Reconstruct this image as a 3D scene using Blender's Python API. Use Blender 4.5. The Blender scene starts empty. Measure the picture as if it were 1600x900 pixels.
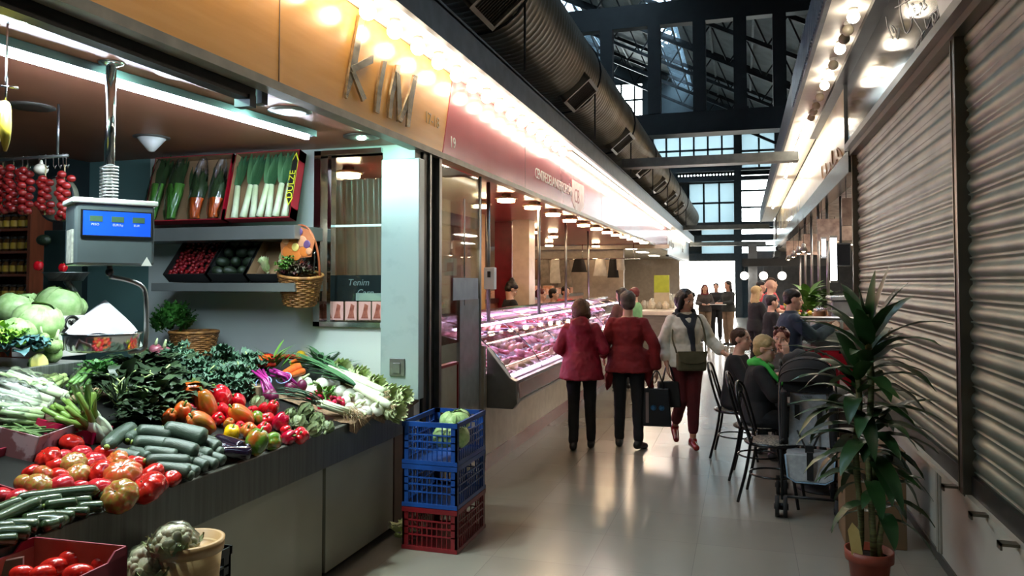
import bpy, bmesh, math, random
from math import sin, cos, pi, radians as R, sqrt, tan, atan2
from mathutils import Vector, Matrix, Euler, noise
random.seed(7)
sc = bpy.context.scene
col = bpy.data.collections.new('market'); sc.collection.children.link(col)

# ---------------------------------------------------------------- camera
F, HX, HY = 1180.0, 1160.0, 440.0
PITCH = R(2.0)
YAW = math.atan((HX-800)/F*cos(PITCH))
CAMZ = 1.7
PY = HY - F*tan(PITCH)
cam_d = bpy.data.cameras.new('camera'); cam = bpy.data.objects.new('camera', cam_d); col.objects.link(cam)
cam.location = (0, 0, CAMZ); cam.rotation_euler = Euler((pi/2+PITCH, 0, YAW), 'XYZ')
cam_d.sensor_width = 36; cam_d.lens = F/1600*36; cam_d.shift_y = (PY-450)/1600
cam_d.clip_start = 0.02; cam_d.clip_end = 400
sc.camera = cam
CM = cam.rotation_euler.to_matrix()
C0 = Vector((0, 0, CAMZ))
def ray(px, py): return CM @ Vector(((px-800)/F, -(py-PY)/F, -1))
def onX(px, py, X): d = ray(px, py); t = X/d.x; return C0+d*t
def onY(px, py, Y): d = ray(px, py); t = Y/d.y; return C0+d*t
def onZ(px, py, Z=0.): d = ray(px, py); t = (Z-CAMZ)/d.z; return C0+d*t
def atD(px, py, D): return C0+ray(px, py)*D
def XatY(px, Y): return onY(px, 440, Y).x
def YatX(px, X): return onX(px, 440, X).y

# ---------------------------------------------------------------- materials
def lin(h):
    if isinstance(h, str):
        h = h.lstrip('#'); c = [int(h[i:i+2], 16)/255 for i in (0, 2, 4)]
    else: c = list(h[:3])
    return tuple((x/12.92 if x <= .04045 else ((x+.055)/1.055)**2.4) for x in c)+(1.,)
MATS = {}
def mat(name, c1='808080', c2=None, rough=.5, metal=0., scale=8., bump=0., bscale=None, stretch=None, spec=.5,
        trans=0., alpha=1., emit=None, es=0., coat=0., rnd=0., sss=0., detail=3., lo=.35, hi=.65, sheen=0., obj=True):
    if name in MATS: return MATS[name]
    m = bpy.data.materials.new(name); m.use_nodes = True; MATS[name] = m
    nt = m.node_tree; N = nt.nodes; L = nt.links; b = N['Principled BSDF']
    b.inputs['Roughness'].default_value = rough; b.inputs['Metallic'].default_value = metal
    b.inputs['Specular IOR Level'].default_value = spec
    b.inputs['Transmission Weight'].default_value = trans; b.inputs['Alpha'].default_value = alpha
    b.inputs['Coat Weight'].default_value = coat; b.inputs['Coat Roughness'].default_value = .08
    if sheen: b.inputs['Sheen Weight'].default_value = sheen
    if sss: b.inputs['Subsurface Weight'].default_value = sss; b.inputs['Subsurface Scale'].default_value = .01
    tc = N.new('ShaderNodeTexCoord'); mp = N.new('ShaderNodeMapping'); L.new(tc.outputs['Object' if obj else 'Generated'], mp.inputs[0])
    if stretch: mp.inputs['Scale'].default_value = stretch
    no = N.new('ShaderNodeTexNoise'); no.inputs['Scale'].default_value = scale; no.inputs['Detail'].default_value = detail
    L.new(mp.outputs[0], no.inputs['Vector'])
    ra = N.new('ShaderNodeValToRGB'); L.new(no.outputs[0], ra.inputs[0])
    a = lin(c1); bb = lin(c2) if c2 else tuple(x*.86 for x in a[:3])+(1,)
    ra.color_ramp.elements[0].color = a; ra.color_ramp.elements[1].color = bb
    ra.color_ramp.elements[0].position = lo; ra.color_ramp.elements[1].position = hi
    out = ra.outputs[0]
    if rnd:
        oi = N.new('ShaderNodeObjectInfo'); hs = N.new('ShaderNodeHueSaturation')
        mr = N.new('ShaderNodeMapRange'); mr.inputs['To Min'].default_value = 1-rnd; mr.inputs['To Max'].default_value = 1+rnd
        L.new(oi.outputs['Random'], mr.inputs[0]); L.new(mr.outputs[0], hs.inputs['Value']); L.new(out, hs.inputs['Color']); out = hs.outputs[0]
    L.new(out, b.inputs['Base Color'])
    if bump:
        bn = N.new('ShaderNodeTexNoise'); bn.inputs['Scale'].default_value = bscale or scale*3; bn.inputs['Detail'].default_value = 4
        L.new(mp.outputs[0], bn.inputs['Vector'])
        bp = N.new('ShaderNodeBump'); bp.inputs['Strength'].default_value = min(1, bump); bp.inputs['Distance'].default_value = .01
        L.new(bn.outputs[0], bp.inputs['Height']); L.new(bp.outputs[0], b.inputs['Normal'])
    if emit:
        b.inputs['Emission Color'].default_value = lin(emit); b.inputs['Emission Strength'].default_value = es
    return m
def glassmat(name, tint='ffffff', refl=.12, rough=.02, dens=0.):
    """thin pane: see-through plus mirror reflection by Fresnel"""
    if name in MATS: return MATS[name]
    m = bpy.data.materials.new(name); m.use_nodes = True; MATS[name] = m
    nt = m.node_tree; N = nt.nodes; L = nt.links; N.clear()
    o = N.new('ShaderNodeOutputMaterial'); t = N.new('ShaderNodeBsdfTransparent'); t.inputs[0].default_value = lin(tint)
    g = N.new('ShaderNodeBsdfGlossy'); g.inputs['Roughness'].default_value = rough
    fr = N.new('ShaderNodeLayerWeight'); fr.inputs[0].default_value = .25
    ma = N.new('ShaderNodeMath'); ma.operation = 'MULTIPLY_ADD'; ma.inputs[1].default_value = .7; ma.inputs[2].default_value = refl; ma.use_clamp = True
    L.new(fr.outputs['Fresnel'], ma.inputs[0])
    mx = N.new('ShaderNodeMixShader'); L.new(ma.outputs[0], mx.inputs[0]); L.new(t.outputs[0], mx.inputs[1]); L.new(g.outputs[0], mx.inputs[2])
    L.new(mx.outputs[0], o.inputs[0])
    if dens:
        d = N.new('ShaderNodeBsdfDiffuse'); d.inputs[0].default_value = lin('e8e8e8'); m2 = N.new('ShaderNodeMixShader')
        no = N.new('ShaderNodeTexNoise'); no.inputs['Scale'].default_value = 14
        mr = N.new('ShaderNodeMath'); mr.operation = 'MULTIPLY'; mr.inputs[1].default_value = dens*2; L.new(no.outputs[0], mr.inputs[0])
        L.new(mr.outputs[0], m2.inputs[0]); L.new(mx.outputs[0], m2.inputs[1]); L.new(d.outputs[0], m2.inputs[2]); L.new(m2.outputs[0], o.inputs[0])
    return m
def glow(name, c, s): return mat(name, c, c, emit=c, es=s)

# ---------------------------------------------------------------- mesh builder
class MB:
    def __init__(s): s.v = []; s.f = []; s.m = []; s.sm = []
    def add(s, vs, fs, m=0, M=None, smooth=True):
        n = len(s.v)
        s.v += [tuple(M @ Vector(p)) if M is not None else tuple(p) for p in vs]
        s.f += [tuple(i+n for i in f) for f in fs]; s.m += [m]*len(fs); s.sm += [smooth]*len(fs); return s
    def box(s, x0, x1, y0, y1, z0, z1, m=0, M=None):
        vs = [(x, y, z) for x in (x0, x1) for y in (y0, y1) for z in (z0, z1)]
        return s.add(vs, [(0,1,3,2),(4,6,7,5),(0,4,5,1),(2,3,7,6),(0,2,6,4),(1,5,7,3)], m, M, False)
    def cbox(s, c, d, m=0, M=None):
        return s.box(c[0]-d[0]/2, c[0]+d[0]/2, c[1]-d[1]/2, c[1]+d[1]/2, c[2]-d[2]/2, c[2]+d[2]/2, m, M)
    def beam(s, a, b, w, h, m=0, up=(0, 0, 1)):
        a = Vector(a); b = Vector(b); d = b-a; l = d.length; z = d.normalized(); u = Vector(up)
        if abs(z.dot(u)) > .98: u = Vector((0, 1, 0))
        x = u.cross(z).normalized(); y = z.cross(x)
        M = Matrix((x, y, z)).transposed().to_4x4(); M.translation = a
        return s.box(-w/2, w/2, -h/2, h/2, 0, l, m, M)
    def tube(s, pts, r, seg=8, m=0, closed=False, caps=True):
        pts = [Vector(p) for p in pts]; n = len(pts)
        rs = r if isinstance(r, (list, tuple)) else [r]*n
        prev = None; vs = []
        for i, p in enumerate(pts):
            if closed: t = pts[(i+1) % n]-pts[i-1]
            else: t = pts[min(i+1, n-1)]-pts[max(i-1, 0)]
            t = t.normalized() if t.length > 1e-9 else Vector((0, 0, 1))
            if prev is None:
                u = t.orthogonal().normalized()
            else:
                u = prev-t*prev.dot(t); u = u.normalized() if u.length > 1e-6 else t.orthogonal().normalized()
            prev = u; w = t.cross(u)
            for k in range(seg):
                a = 2*pi*k/seg; vs.append(p+(u*cos(a)+w*sin(a))*rs[i])
        fs = []
        for i in range(n if closed else n-1):
            for k in range(seg):
                j = (i+1) % n; fs.append((i*seg+k, i*seg+(k+1) % seg, j*seg+(k+1) % seg, j*seg+k))
        if caps and not closed: fs += [tuple(reversed(range(seg))), tuple((n-1)*seg+k for k in range(seg))]
        return s.add(vs, fs, m)
    def lathe(s, prof, seg=24, m=0, M=None, fn=None):
        vs = []; fs = []; n = len(prof)
        for (r, z) in prof:
            for k in range(seg):
                a = 2*pi*k/seg; rr = r*(fn(a, z) if fn else 1); vs.append((rr*cos(a), rr*sin(a), z))
        for i in range(n-1):
            for k in range(seg): fs.append((i*seg+k, i*seg+(k+1) % seg, (i+1)*seg+(k+1) % seg, (i+1)*seg+k))
        if prof[0][0] > 1e-6: fs.append(tuple(reversed(range(seg))))
        if prof[-1][0] > 1e-6: fs.append(tuple((n-1)*seg+k for k in range(seg)))
        return s.add(vs, fs, m, M)
    def ell(s, c, r, seg=16, rings=10, m=0, M=None, fn=None):
        if not isinstance(r, (list, tuple, Vector)): r = (r, r, r)
        vs = []; fs = []
        for i in range(rings+1):
            t = pi*i/rings
            for k in range(seg):
                a = 2*pi*k/seg; d = Vector((sin(t)*cos(a), sin(t)*sin(a), -cos(t)))
                q = fn(d) if fn else 1
                p = Vector((d.x*r[0]*q, d.y*r[1]*q, d.z*r[2]*q))
                if M is not None: p = M @ p
                vs.append(p+Vector(c))
        for i in range(rings):
            for k in range(seg): fs.append((i*seg+k, i*seg+(k+1) % seg, (i+1)*seg+(k+1) % seg, (i+1)*seg+k))
        return s.add(vs, fs, m)
    def prism(s, poly, d, m=0, M=None):
        """closed polygon in 3D extruded by vector d"""
        n = len(poly); d = Vector(d); a = [Vector(p) for p in poly]; b = [p+d for p in a]
        fs = [tuple(reversed(range(n))), tuple(range(n, 2*n))]+[(i, (i+1) % n, n+(i+1) % n, n+i) for i in range(n)]
        return s.add(a+b, fs, m, M, False)
    def grid(s, f, nu, nv, m=0, closed_u=False):
        vs = [f(i/(nu if closed_u else nu-1), j/(nv-1)) for i in range(nu) for j in range(nv)]
        fs = []
        for i in range(nu if closed_u else nu-1):
            for j in range(nv-1):
                a = i*nv+j; b = ((i+1) % nu)*nv+j; fs.append((a, b, b+1, a+1))
        return s.add(vs, fs, m)
    def loft(s, secs, seg=20, m=0):
        """horizontal-ish ellipses: (center, rx, ry, rotz)"""
        vs = []; fs = []; n = len(secs)
        for c, rx, ry, rz in secs:
            for k in range(seg):
                a = 2*pi*k/seg; x = rx*cos(a); y = ry*sin(a)
                vs.append((c[0]+x*cos(rz)-y*sin(rz), c[1]+x*sin(rz)+y*cos(rz), c[2]))
        for i in range(n-1):
            for k in range(seg): fs.append((i*seg+k, i*seg+(k+1) % seg, (i+1)*seg+(k+1) % seg, (i+1)*seg+k))
        fs += [tuple(reversed(range(seg))), tuple((n-1)*seg+k for k in range(seg))]
        return s.add(vs, fs, m)
    def chain(s, pr, m=0, seg=12):
        """tapered capsules through [(point, radius)...] (to be fused)"""
        for p, r in pr: s.ell(p, r, seg, 8, m)
        for (a, ra), (b, rb) in zip(pr, pr[1:]): s.tube([a, b], [ra, rb], seg, m)
        return s
    def mesh(s, name, mats, M=None, fix=True):
        me = bpy.data.meshes.new(name)
        vs = [tuple(M @ Vector(p)) for p in s.v] if M is not None else [tuple(p) for p in s.v]
        me.from_pydata(vs, [], s.f)
        for mm in (mats if isinstance(mats, (list, tuple)) else [mats]): me.materials.append(mm)
        me.polygons.foreach_set('material_index', s.m); me.polygons.foreach_set('use_smooth', s.sm)
        me.update()
        if fix:
            b = bmesh.new(); b.from_mesh(me); bmesh.ops.remove_doubles(b, verts=b.verts, dist=1e-5)
            bmesh.ops.recalc_face_normals(b, faces=b.faces); b.to_mesh(me); b.free()
        return me
    def build(s, name, mats, parent=None, local=False, bevel=0, fix=True, at=None, rotz=0):
        """parent=None: world coords, origin moved to the base centre. local=True: coords already local."""
        off = Vector((0, 0, 0))
        if not local:
            if parent is not None: off = parent.location
            else:
                lo = [min(p[i] for p in s.v) for i in range(3)]; hi = [max(p[i] for p in s.v) for i in range(3)]
                off = Vector(((lo[0]+hi[0])/2, (lo[1]+hi[1])/2, lo[2]))
        me = s.mesh(name, mats, Matrix.Translation(-off), fix)
        o = bpy.data.objects.new(name, me); col.objects.link(o)
        if parent is not None: o.parent = parent
        elif not local: o.location = off
        if at is not None: o.location = at
        if rotz: o.rotation_euler.z = rotz
        if bevel:
            bv = o.modifiers.new('bevel', 'BEVEL'); bv.width = bevel; bv.segments = 2; bv.limit_method = 'ANGLE'; bv.angle_limit = R(50)
            bv.harden_normals = False
        return o
def tag(o, label=None, cat=None, group=None, kind=None):
    if label: o['label'] = label
    if cat: o['category'] = cat
    if group: o['group'] = group
    if kind: o['kind'] = kind
    return o
def structure(o): o['kind'] = 'structure'; return o
def thing(name, label, cat, loc=(0, 0, 0), rotz=0, group=None, rot=None):
    o = bpy.data.objects.new(name, None); col.objects.link(o); o.location = loc
    o.rotation_euler = rot if rot else (0, 0, rotz); o.empty_display_size = .1
    return tag(o, label, cat, group)
def kids(o): return [c for c in bpy.data.objects if c.parent is o]
_tree = {}
def dup(o, loc=None, rot=None, label=None, group=None, scale=None, mats=None):
    """copy of a thing with copies of its parts and sub-parts"""
    if o not in _tree: _tree[o] = [(c, kids(c)) for c in kids(o)]
    r = o.copy(); col.objects.link(r)
    for c, gs in _tree[o]:
        k = c.copy(); col.objects.link(k); k.parent = r
        for g in gs:
            q = g.copy(); col.objects.link(q); q.parent = k
    if loc is not None: r.location = loc
    if rot is not None: r.rotation_euler = rot if not isinstance(rot, (int, float)) else (0, 0, rot)
    if scale is not None: r.scale = (scale,)*3 if isinstance(scale, (int, float)) else scale
    if label: r['label'] = label
    if group: r['group'] = group
    return r
class Proto:
    """first call moves the original, later calls copy it"""
    def __init__(s, root): s.r = root; s.used = False
    def put(s, loc, rot=0, label=None, group=None, scale=1, mat=None):
        if not s.used: _tree[s.r] = [(c, kids(c)) for c in kids(s.r)]
        if s.used: o = dup(s.r, loc, rot, label, group, scale)
        else:
            o = s.r; s.used = True; o.location = loc
            o.rotation_euler = rot if not isinstance(rot, (int, float)) else (0, 0, rot)
            o.scale = (scale,)*3 if isinstance(scale, (int, float)) else scale
            if label: o['label'] = label
            if group: o['group'] = group
        return o
def fuse(mb, voxel, mats, name, smooth=3, noise_amp=0, noise_scale=8.):
    """union of overlapping closed shapes as one continuous surface"""
    me = mb.mesh('tmp', [mats] if not isinstance(mats, (list, tuple)) else mats, fix=False)
    o = bpy.data.objects.new('tmp', me); sc.collection.objects.link(o)
    r = o.modifiers.new('r', 'REMESH'); r.mode = 'VOXEL'; r.voxel_size = voxel; r.use_smooth_shade = True
    if smooth:
        s = o.modifiers.new('s', 'SMOOTH'); s.iterations = smooth; s.factor = .5
    dg = bpy.context.evaluated_depsgraph_get(); dg.update()
    ev = o.evaluated_get(dg); out = bpy.data.meshes.new_from_object(ev, depsgraph=dg)
    bpy.data.objects.remove(o); out.name = name
    if noise_amp:
        ns = [v.normal.copy() for v in out.vertices]
        for v, n in zip(out.vertices, ns):
            v.co += n*(noise.noise(v.co*noise_scale)*noise_amp+noise.noise(v.co*noise_scale*2.7)*noise_amp*.5)
    if not out.materials: out.materials.append(mats if not isinstance(mats, (list, tuple)) else mats[0])
    return out
def obj(name, me, parent=None, loc=None):
    o = bpy.data.objects.new(name, me); col.objects.link(o)
    if parent is not None: o.parent = parent
    if loc is not None: o.location = loc
    return o
def text(name, s, mat_, M, size, parent, ext=.002, align='LEFT', shear=0, space=1.):
    """lettering converted to a mesh; M places the local XY text plane in the world (parent unrotated)"""
    c = bpy.data.curves.new(name, 'FONT'); c.body = s; c.size = size; c.extrude = ext; c.align_x = align; c.shear = shear; c.space_character = space
    c.resolution_u = 3
    o = bpy.data.objects.new(name, c); sc.collection.objects.link(o)
    dg = bpy.context.evaluated_depsgraph_get(); dg.update()
    me = bpy.data.meshes.new_from_object(o.evaluated_get(dg), depsgraph=dg); bpy.data.objects.remove(o)
    off = Matrix.Translation(-(parent.location if parent is not None else Vector()))
    me.transform(off @ M); me.materials.clear(); me.materials.append(mat_)
    return obj(name, me, parent)
def frame3(o, x, y):
    """matrix with origin o, local x and y axes"""
    x = Vector(x).normalized(); y = Vector(y); y = (y-x*x.dot(y)).normalized(); z = x.cross(y)
    M = Matrix((x, y, z)).transposed().to_4x4(); M.translation = Vector(o); return M
def curve_pts(pts, n=24):
    """Catmull-Rom through points"""
    P = [Vector(p) for p in pts]; P = [P[0]*2-P[1]]+P+[P[-1]*2-P[-2]]; out = []
    k = len(P)-3
    for i in range(n+1):
        t = i/n*k; j = min(int(t), k-1); u = t-j; a, b, c, d = P[j:j+4]
        out.append(.5*((2*b)+(c-a)*u+(2*a-5*b+4*c-d)*u*u+(3*b-a-3*c+d)*u**3))
    return out
XL = -2.24; XR = 1.13
# ---- materials of the building
M_steel = mat('brushed_steel', '9a9a98', '7d7d7c', rough=.33, metal=.9, scale=3, stretch=(1, 40, 1))
M_chrome = mat('chrome', 'd8dadb', 'c4c6c8', rough=.12, metal=1., scale=3)
M_dark = mat('dark_paint', '1c2022', '14181a', rough=.55, scale=4)
M_darkm = mat('dark_metal', '33373a', '26292b', rough=.45, metal=.5, scale=5)
M_black = mat('black_plastic', '101112', '0a0a0b', rough=.45, scale=9)
M_white = mat('white_paint', 'd9d9d4', 'cfcfca', rough=.45, scale=2)
M_hot = glow('globe_glow', 'ffeed6', 26.)
M_strip = glow('strip_glow', 'fff2e2', 22.)
M_cream = mat('cream_paint', 'cfc9b8', 'c2bba9', rough=.45, scale=2)

def floor_mat():
    m = bpy.data.materials.new('terrazzo_tiles'); m.use_nodes = True
    nt = m.node_tree; N = nt.nodes; L = nt.links; b = N['Principled BSDF']
    tc = N.new('ShaderNodeTexCoord'); mp = N.new('ShaderNodeMapping'); L.new(tc.outputs['Object'], mp.inputs[0])
    br = N.new('ShaderNodeTexBrick'); br.offset = 0; br.inputs['Scale'].default_value = 1.0
    br.inputs['Brick Width'].default_value = .6; br.inputs['Row Height'].default_value = .6; br.inputs['Mortar Size'].default_value = .002
    br.inputs['Color1'].default_value = lin('8c867c'); br.inputs['Color2'].default_value = lin('857f75'); br.inputs['Mortar'].default_value = lin('78726a')
    L.new(mp.outputs[0], br.inputs['Vector'])
    no = N.new('ShaderNodeTexNoise'); no.inputs['Scale'].default_value = 1.1; no.inputs['Detail'].default_value = 6; L.new(mp.outputs[0], no.inputs['Vector'])
    mx = N.new('ShaderNodeMix'); mx.data_type = 'RGBA'; mx.blend_type = 'MULTIPLY'; mx.inputs[0].default_value = .35
    L.new(br.outputs[0], mx.inputs[6]); L.new(no.outputs[0], mx.inputs[7]); L.new(mx.outputs[2], b.inputs['Base Color'])
    mr = N.new('ShaderNodeMapRange'); mr.inputs['To Min'].default_value = .12; mr.inputs['To Max'].default_value = .3; L.new(no.outputs[0], mr.inputs[0])
    L.new(mr.outputs[0], b.inputs['Roughness'])
    n2 = N.new('ShaderNodeTexNoise'); n2.inputs['Scale'].default_value = 3.; L.new(mp.outputs[0], n2.inputs['Vector'])
    bp = N.new('ShaderNodeBump'); bp.inputs['Strength'].default_value = .06; bp.inputs['Distance'].default_value = .02
    L.new(n2.outputs[0], bp.inputs['Height']); L.new(bp.outputs[0], b.inputs['Normal'])
    b.inputs['Specular IOR Level'].default_value = .7
    return m
structure(MB().box(-9, 6, -3, 60, -.1, 0).build('floor', floor_mat()))

def holed(x0, x1, z0, z1, holes, y, th, m=0, mb=None, axis='y'):
    mb = mb or MB()
    xs = sorted({x0, x1}|{h[0] for h in holes}|{h[1] for h in holes}); zs = sorted({z0, z1}|{h[2] for h in holes}|{h[3] for h in holes})
    xs = [x for x in xs if x0 <= x <= x1]; zs = [z for z in zs if z0 <= z <= z1]
    for a, b in zip(xs, xs[1:]):
        run = None
        for c, d in list(zip(zs, zs[1:]))+[(None, None)]:
            solid = c is not None and not any(h[0] < (a+b)/2 < h[1] and h[2] < (c+d)/2 < h[3] for h in holes)
            if solid: run = (run[0], d) if run else (c, d)
            elif run:
                if axis == 'y': mb.box(a, b, y, y+th, run[0], run[1], m)
                else: mb.box(y, y+th, a, b, run[0], run[1], m)
                run = None
    return mb
# ---- far end wall with its windows and the way out
YB = 38.
def hp(x0, y0, x1, y1):
    a = onY(x0, y1, YB); b = onY(x1, y0, YB); return (a.x, b.x, max(0, a.z), b.z)
holes = [hp(1020, 205, 1150, 264), hp(1058, 269, 1148, 278), hp(1076, 284, 1148, 350), hp(1158, 205, 1214, 264), hp(1158, 270, 1214, 350),
         hp(1095, 353, 1148, 398), hp(1158, 356, 1214, 398), hp(1052, 408, 1150, 520), hp(930, 128, 1012, 186)]
M_wall = mat('hall_wall', '4c5659', '434b4e', rough=.8, scale=1.5)
structure(holed(-9, 6, 0, 15.5, holes, YB, .3).build('wall_back', M_wall))
structure(MB().box(-9.3, -9, -3, YB, 0, 15.5).build('wall_left', M_wall))
structure(MB().box(6, 6.3, -3, YB, 0, 10).build('wall_right', M_wall))
structure(MB().box(-9, 6, -3.3, -3, 0, 15).build('wall_front', M_wall))
def roofz(x): return 12-.5*(x+4)
M_roof = mat('roof_sheet', '737b7d', '646c6e', rough=.7, scale=2)
rb = MB()
SKY = [(-7.4, -6.4), (-3.2, -2.2), (3.6, 4.4)]  # skylight strips added to bring more daylight into the dark hall
xs_ = [-9.2]+[v for s in SKY for v in s]+[6.2]
for x0, x1 in zip(xs_[::2], xs_[1::2]): rb.prism([(x0, -3, roofz(x0)), (x1, -3, roofz(x1)), (x1, -3, roofz(x1)+.1), (x0, -3, roofz(x0)+.1)], (0, 42, 0))
structure(rb.build('ceiling', M_roof))
for n, (x0, x1) in enumerate(SKY):
    structure(MB().prism([(x0, -3, roofz(x0)+.04), (x1, -3, roofz(x1)+.04), (x1, -3, roofz(x1)+.05), (x0, -3, roofz(x0)+.05)], (0, 42, 0)).build('window_%d' % (20+n), glassmat('added_skylight_pane', 'c8dcec', .04)))
# frosted panes and steel mullions
m = bpy.data.materials.new('frosted_pane'); m.use_nodes = True; N = m.node_tree.nodes; L = m.node_tree.links; N.clear()
o_ = N.new('ShaderNodeOutputMaterial'); t_ = N.new('ShaderNodeBsdfTranslucent'); d_ = N.new('ShaderNodeBsdfDiffuse'); x_ = N.new('ShaderNodeMixShader')
t_.inputs[0].default_value = lin('9fb0b8'); d_.inputs[0].default_value = lin('a8b2b6'); x_.inputs[0].default_value = .5
L.new(d_.outputs[0], x_.inputs[1]); L.new(t_.outputs[0], x_.inputs[2]); L.new(x_.outputs[0], o_.inputs[0]); M_frost = m
M_pane = glassmat('clear_pane', 'f2fbff', .03)
M_mull = mat('mullion_steel', '3d464a', '343c40', rough=.6)
spec = [(0, 6, 2, M_frost), (1, 18, 1, M_pane), (2, 3, 2, M_frost), (3, 2, 2, M_frost), (4, 1, 3, M_pane), (5, 1, 3, M_frost), (6, 1, 3, M_pane), (8, 4, 2, M_pane)]
for n, (hi_, nx, nz, pm) in enumerate(spec, 1):
    x0, x1, z0, z1 = holes[hi_]
    w = structure(tag(MB().box(x0, x1, YB+.12, YB+.14, z0, z1).build('window_%d' % n, pm), kind='structure'))
    fr = MB()
    for i in range(nx+1): fr.cbox((x0+(x1-x0)*i/nx, YB+.05, (z0+z1)/2), (.09, .1, z1-z0))
    for i in range(nz+1): fr.cbox(((x0+x1)/2, YB+.05, z0+(z1-z0)*i/nz), (x1-x0, .1, .09))
    fr.build('window_frame', M_mull, w)
# dark steel columns and transoms in front of the far wall
cb = MB()
for px, w in ((1154, .32), (1218, .3), (1012, .4)):
    x = XatY(px, YB-.4); cb.box(x-w/2, x+w/2, YB-.6, YB-.1, 0, roofz(x)-.1)
structure(cb.build('trim_1', M_mull))
cb = MB()
for py, h in ((200, .5), (267, .12), (281, .2), (352, .25), (372, .3), (402, .35)):
    z = onY(1100, py, YB-.3).z; cb.box(-9, 6, YB-.45, YB-.15, z-h/2, z+h/2)
structure(cb.build('trim_2', M_mull))
# pavement outside
structure(MB().box(-12, 12, 38.3, 60, -.12, .004).build('floor_outside', mat('pavement', 'b5b2ac', 'a5a19a', rough=.8)))

# ---- roof trusses
def truss(y, x0, x1, label, depth=1.1):
    t = thing('roof_truss', label, 'roof truss', ((x0+x1)/2, y, roofz(x1)-1.2))
    a = Vector((x0, y, roofz(x0)-.12)); b = Vector((x1, y, roofz(x1)-.12)); dn = Vector((0, 0, -depth))
    MB().beam(a, b, .09, .14).build('top_chord', M_darkm, t)
    MB().beam(a+dn, b+dn, .09, .12).build('bottom_chord', M_darkm, t)
    w = MB(); n = int((x1-x0)/1.1)
    for i in range(n):
        p = a+(b-a)*(i/n); q = a+(b-a)*((i+.5)/n); r = a+(b-a)*((i+1)/n)
        w.beam(p, q+dn, .05, .05); w.beam(q+dn, r, .05, .05)
    w.build('web', M_darkm, t)
for y, d in ((8, 'nearest'), (12, 'second'), (16, 'third'), (22.5, 'fifth'), (26, 'sixth'), (29.5, 'seventh'), (33, 'eighth'), (36.3, 'farthest')):
    truss(y, -8.8, 5.8, f'dark steel roof truss with zigzag web, {d} one from the camera')
pu = MB()
for x in (-8, -6.6, -5.2, -3.8, -2.4, -1, .4, 1.8, 3.2, 4.6): pu.beam((x, -2.8, roofz(x)-.06), (x, YB-.1, roofz(x)-.06), .07, .1)
structure(pu.build('trim_3', mat('purlin_grey', '7b8486', '6b7375', rough=.6)))
# big ladder girder across the hall
YG = 20.
g = thing('ladder_girder', 'huge black ladder girder with broad upright posts spanning the hall', 'girder', (-2, YG, 5.6))
zb = onY(1100, 192, YG).z; zt = onY(1050, 22, YG).z
MB().box(-8.9, 2.6, YG-.15, YG+.15, zb-.28, zb+.28).box(-8.9, 2.6, YG-.3, YG+.3, zb-.3, zb-.26).build('bottom_chord', M_dark, g)
MB().box(-8.9, 1.9, YG-.15, YG+.15, zt-.3, zt+.3).build('top_chord', M_dark, g)
for px in (950, 1025, 1096, 1160, 1222):
    x = XatY(px, YG); w = .32
    MB().box(x-w/2, x+w/2, YG-.16, YG+.16, zb+.28, zt-.3).build('post', M_dark, g)
for px in (870, 790, 1290):
    x = XatY(px, YG); MB().box(x-.16, x+.16, YG-.16, YG+.16, zb+.28, zt-.3).build('post', M_dark, g)
# cross beams between the two rows of stalls
M_beam = mat('beam_grey', '6e7370', '5f6462', rough=.5, metal=.3)
for py, pyh, X0, lab in ((250, 13, 13.2, 'grey steel beam bridging the two stall rows, nearest of three'), (355, 6, 27., 'thin grey beam bridging the stall rows, middle of three'), (381, 5, 31., 'thin grey beam bridging the stall rows, farthest of three')):
    z = onY(1100, py, X0).z; h = pyh*X0/F
    tag(MB().box(-2.0, .9, X0-.06, X0+.06, z-h/2, z+h/2).box(-2.0, .9, X0-.14, X0+.14, z-h/2-.02, z-h/2).build('crossbeam', M_beam), lab, 'beam')

# ---- spiral duct
M_duct = mat('galvanised_duct', '9c988c', '848074', rough=.38, metal=.55, scale=2.5)
DX, DZ, DR = -2.3, 4.5, .5
prof = []; y = 0.; 
while y < 35.5: prof += [(DR, y), (DR, y+.085), (DR+.012, y+.092), (DR+.012, y+.108)]; y += .115
Md = Matrix.Translation((DX, -1.5, DZ)) @ Matrix.Rotation(-pi/2, 4, 'X')
du = thing('ventilation_duct', 'long spiral-seamed metal ventilation duct above the left stall row', 'duct', (DX, 15, DZ-DR))
MB().lathe(prof, 36, 0, Md).build('duct_pipe', M_duct, du)
for yy in (5.6, 9, 12.4, 15.8, 19.2, 22.6, 26):
    cl = MB(); cl.tube([(DX+(DR+.02)*cos(a*pi/12), yy+.9, DZ+(DR+.02)*sin(a*pi/12)) for a in range(24)], .014, 6, closed=True)
    cl.tube([(-1.86, yy+.9, 3.6), (-1.86, yy+.9, DZ-.2)], .012, 6)
    cl.build('hanger', M_darkm, du)
M_grille = mat('grille_dark', '4b473e', '37342e', rough=.6, metal=.4, scale=40, stretch=(1, 1, 8))
u = Vector((cos(R(-50)), 0, sin(R(-50)))); vv = Vector((-sin(R(-50)), 0, cos(R(-50)))); 
for yy in (6.0, 9.4, 12.9, 16.0, 19.0, 22.0, 25.0):
    c = Vector((DX, yy, DZ))+u*(DR+.01)
    Mg = Matrix((vv, Vector((0, 1, 0)), u)).transposed().to_4x4(); Mg.translation = c
    gb = MB()
    for s in (-1, 1):
        gb.box(s*.2-.02, s*.2+.02, -.3, .3, -.1, .06, 0, Mg); gb.box(-.2, .2, s*.28-.02, s*.28+.02, -.1, .06, 0, Mg)
    fr = gb.build('air_grille', M_duct, du)
    sl = MB().box(-.2, .2, -.28, .28, -.08, .02, 0, Mg)
    for i in range(12): sl.box(-.19, .19, -.26+i*.046, -.248+i*.046, .02, .035, 0, Mg)
    sg = sl.build('louvre', M_grille, du)

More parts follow.
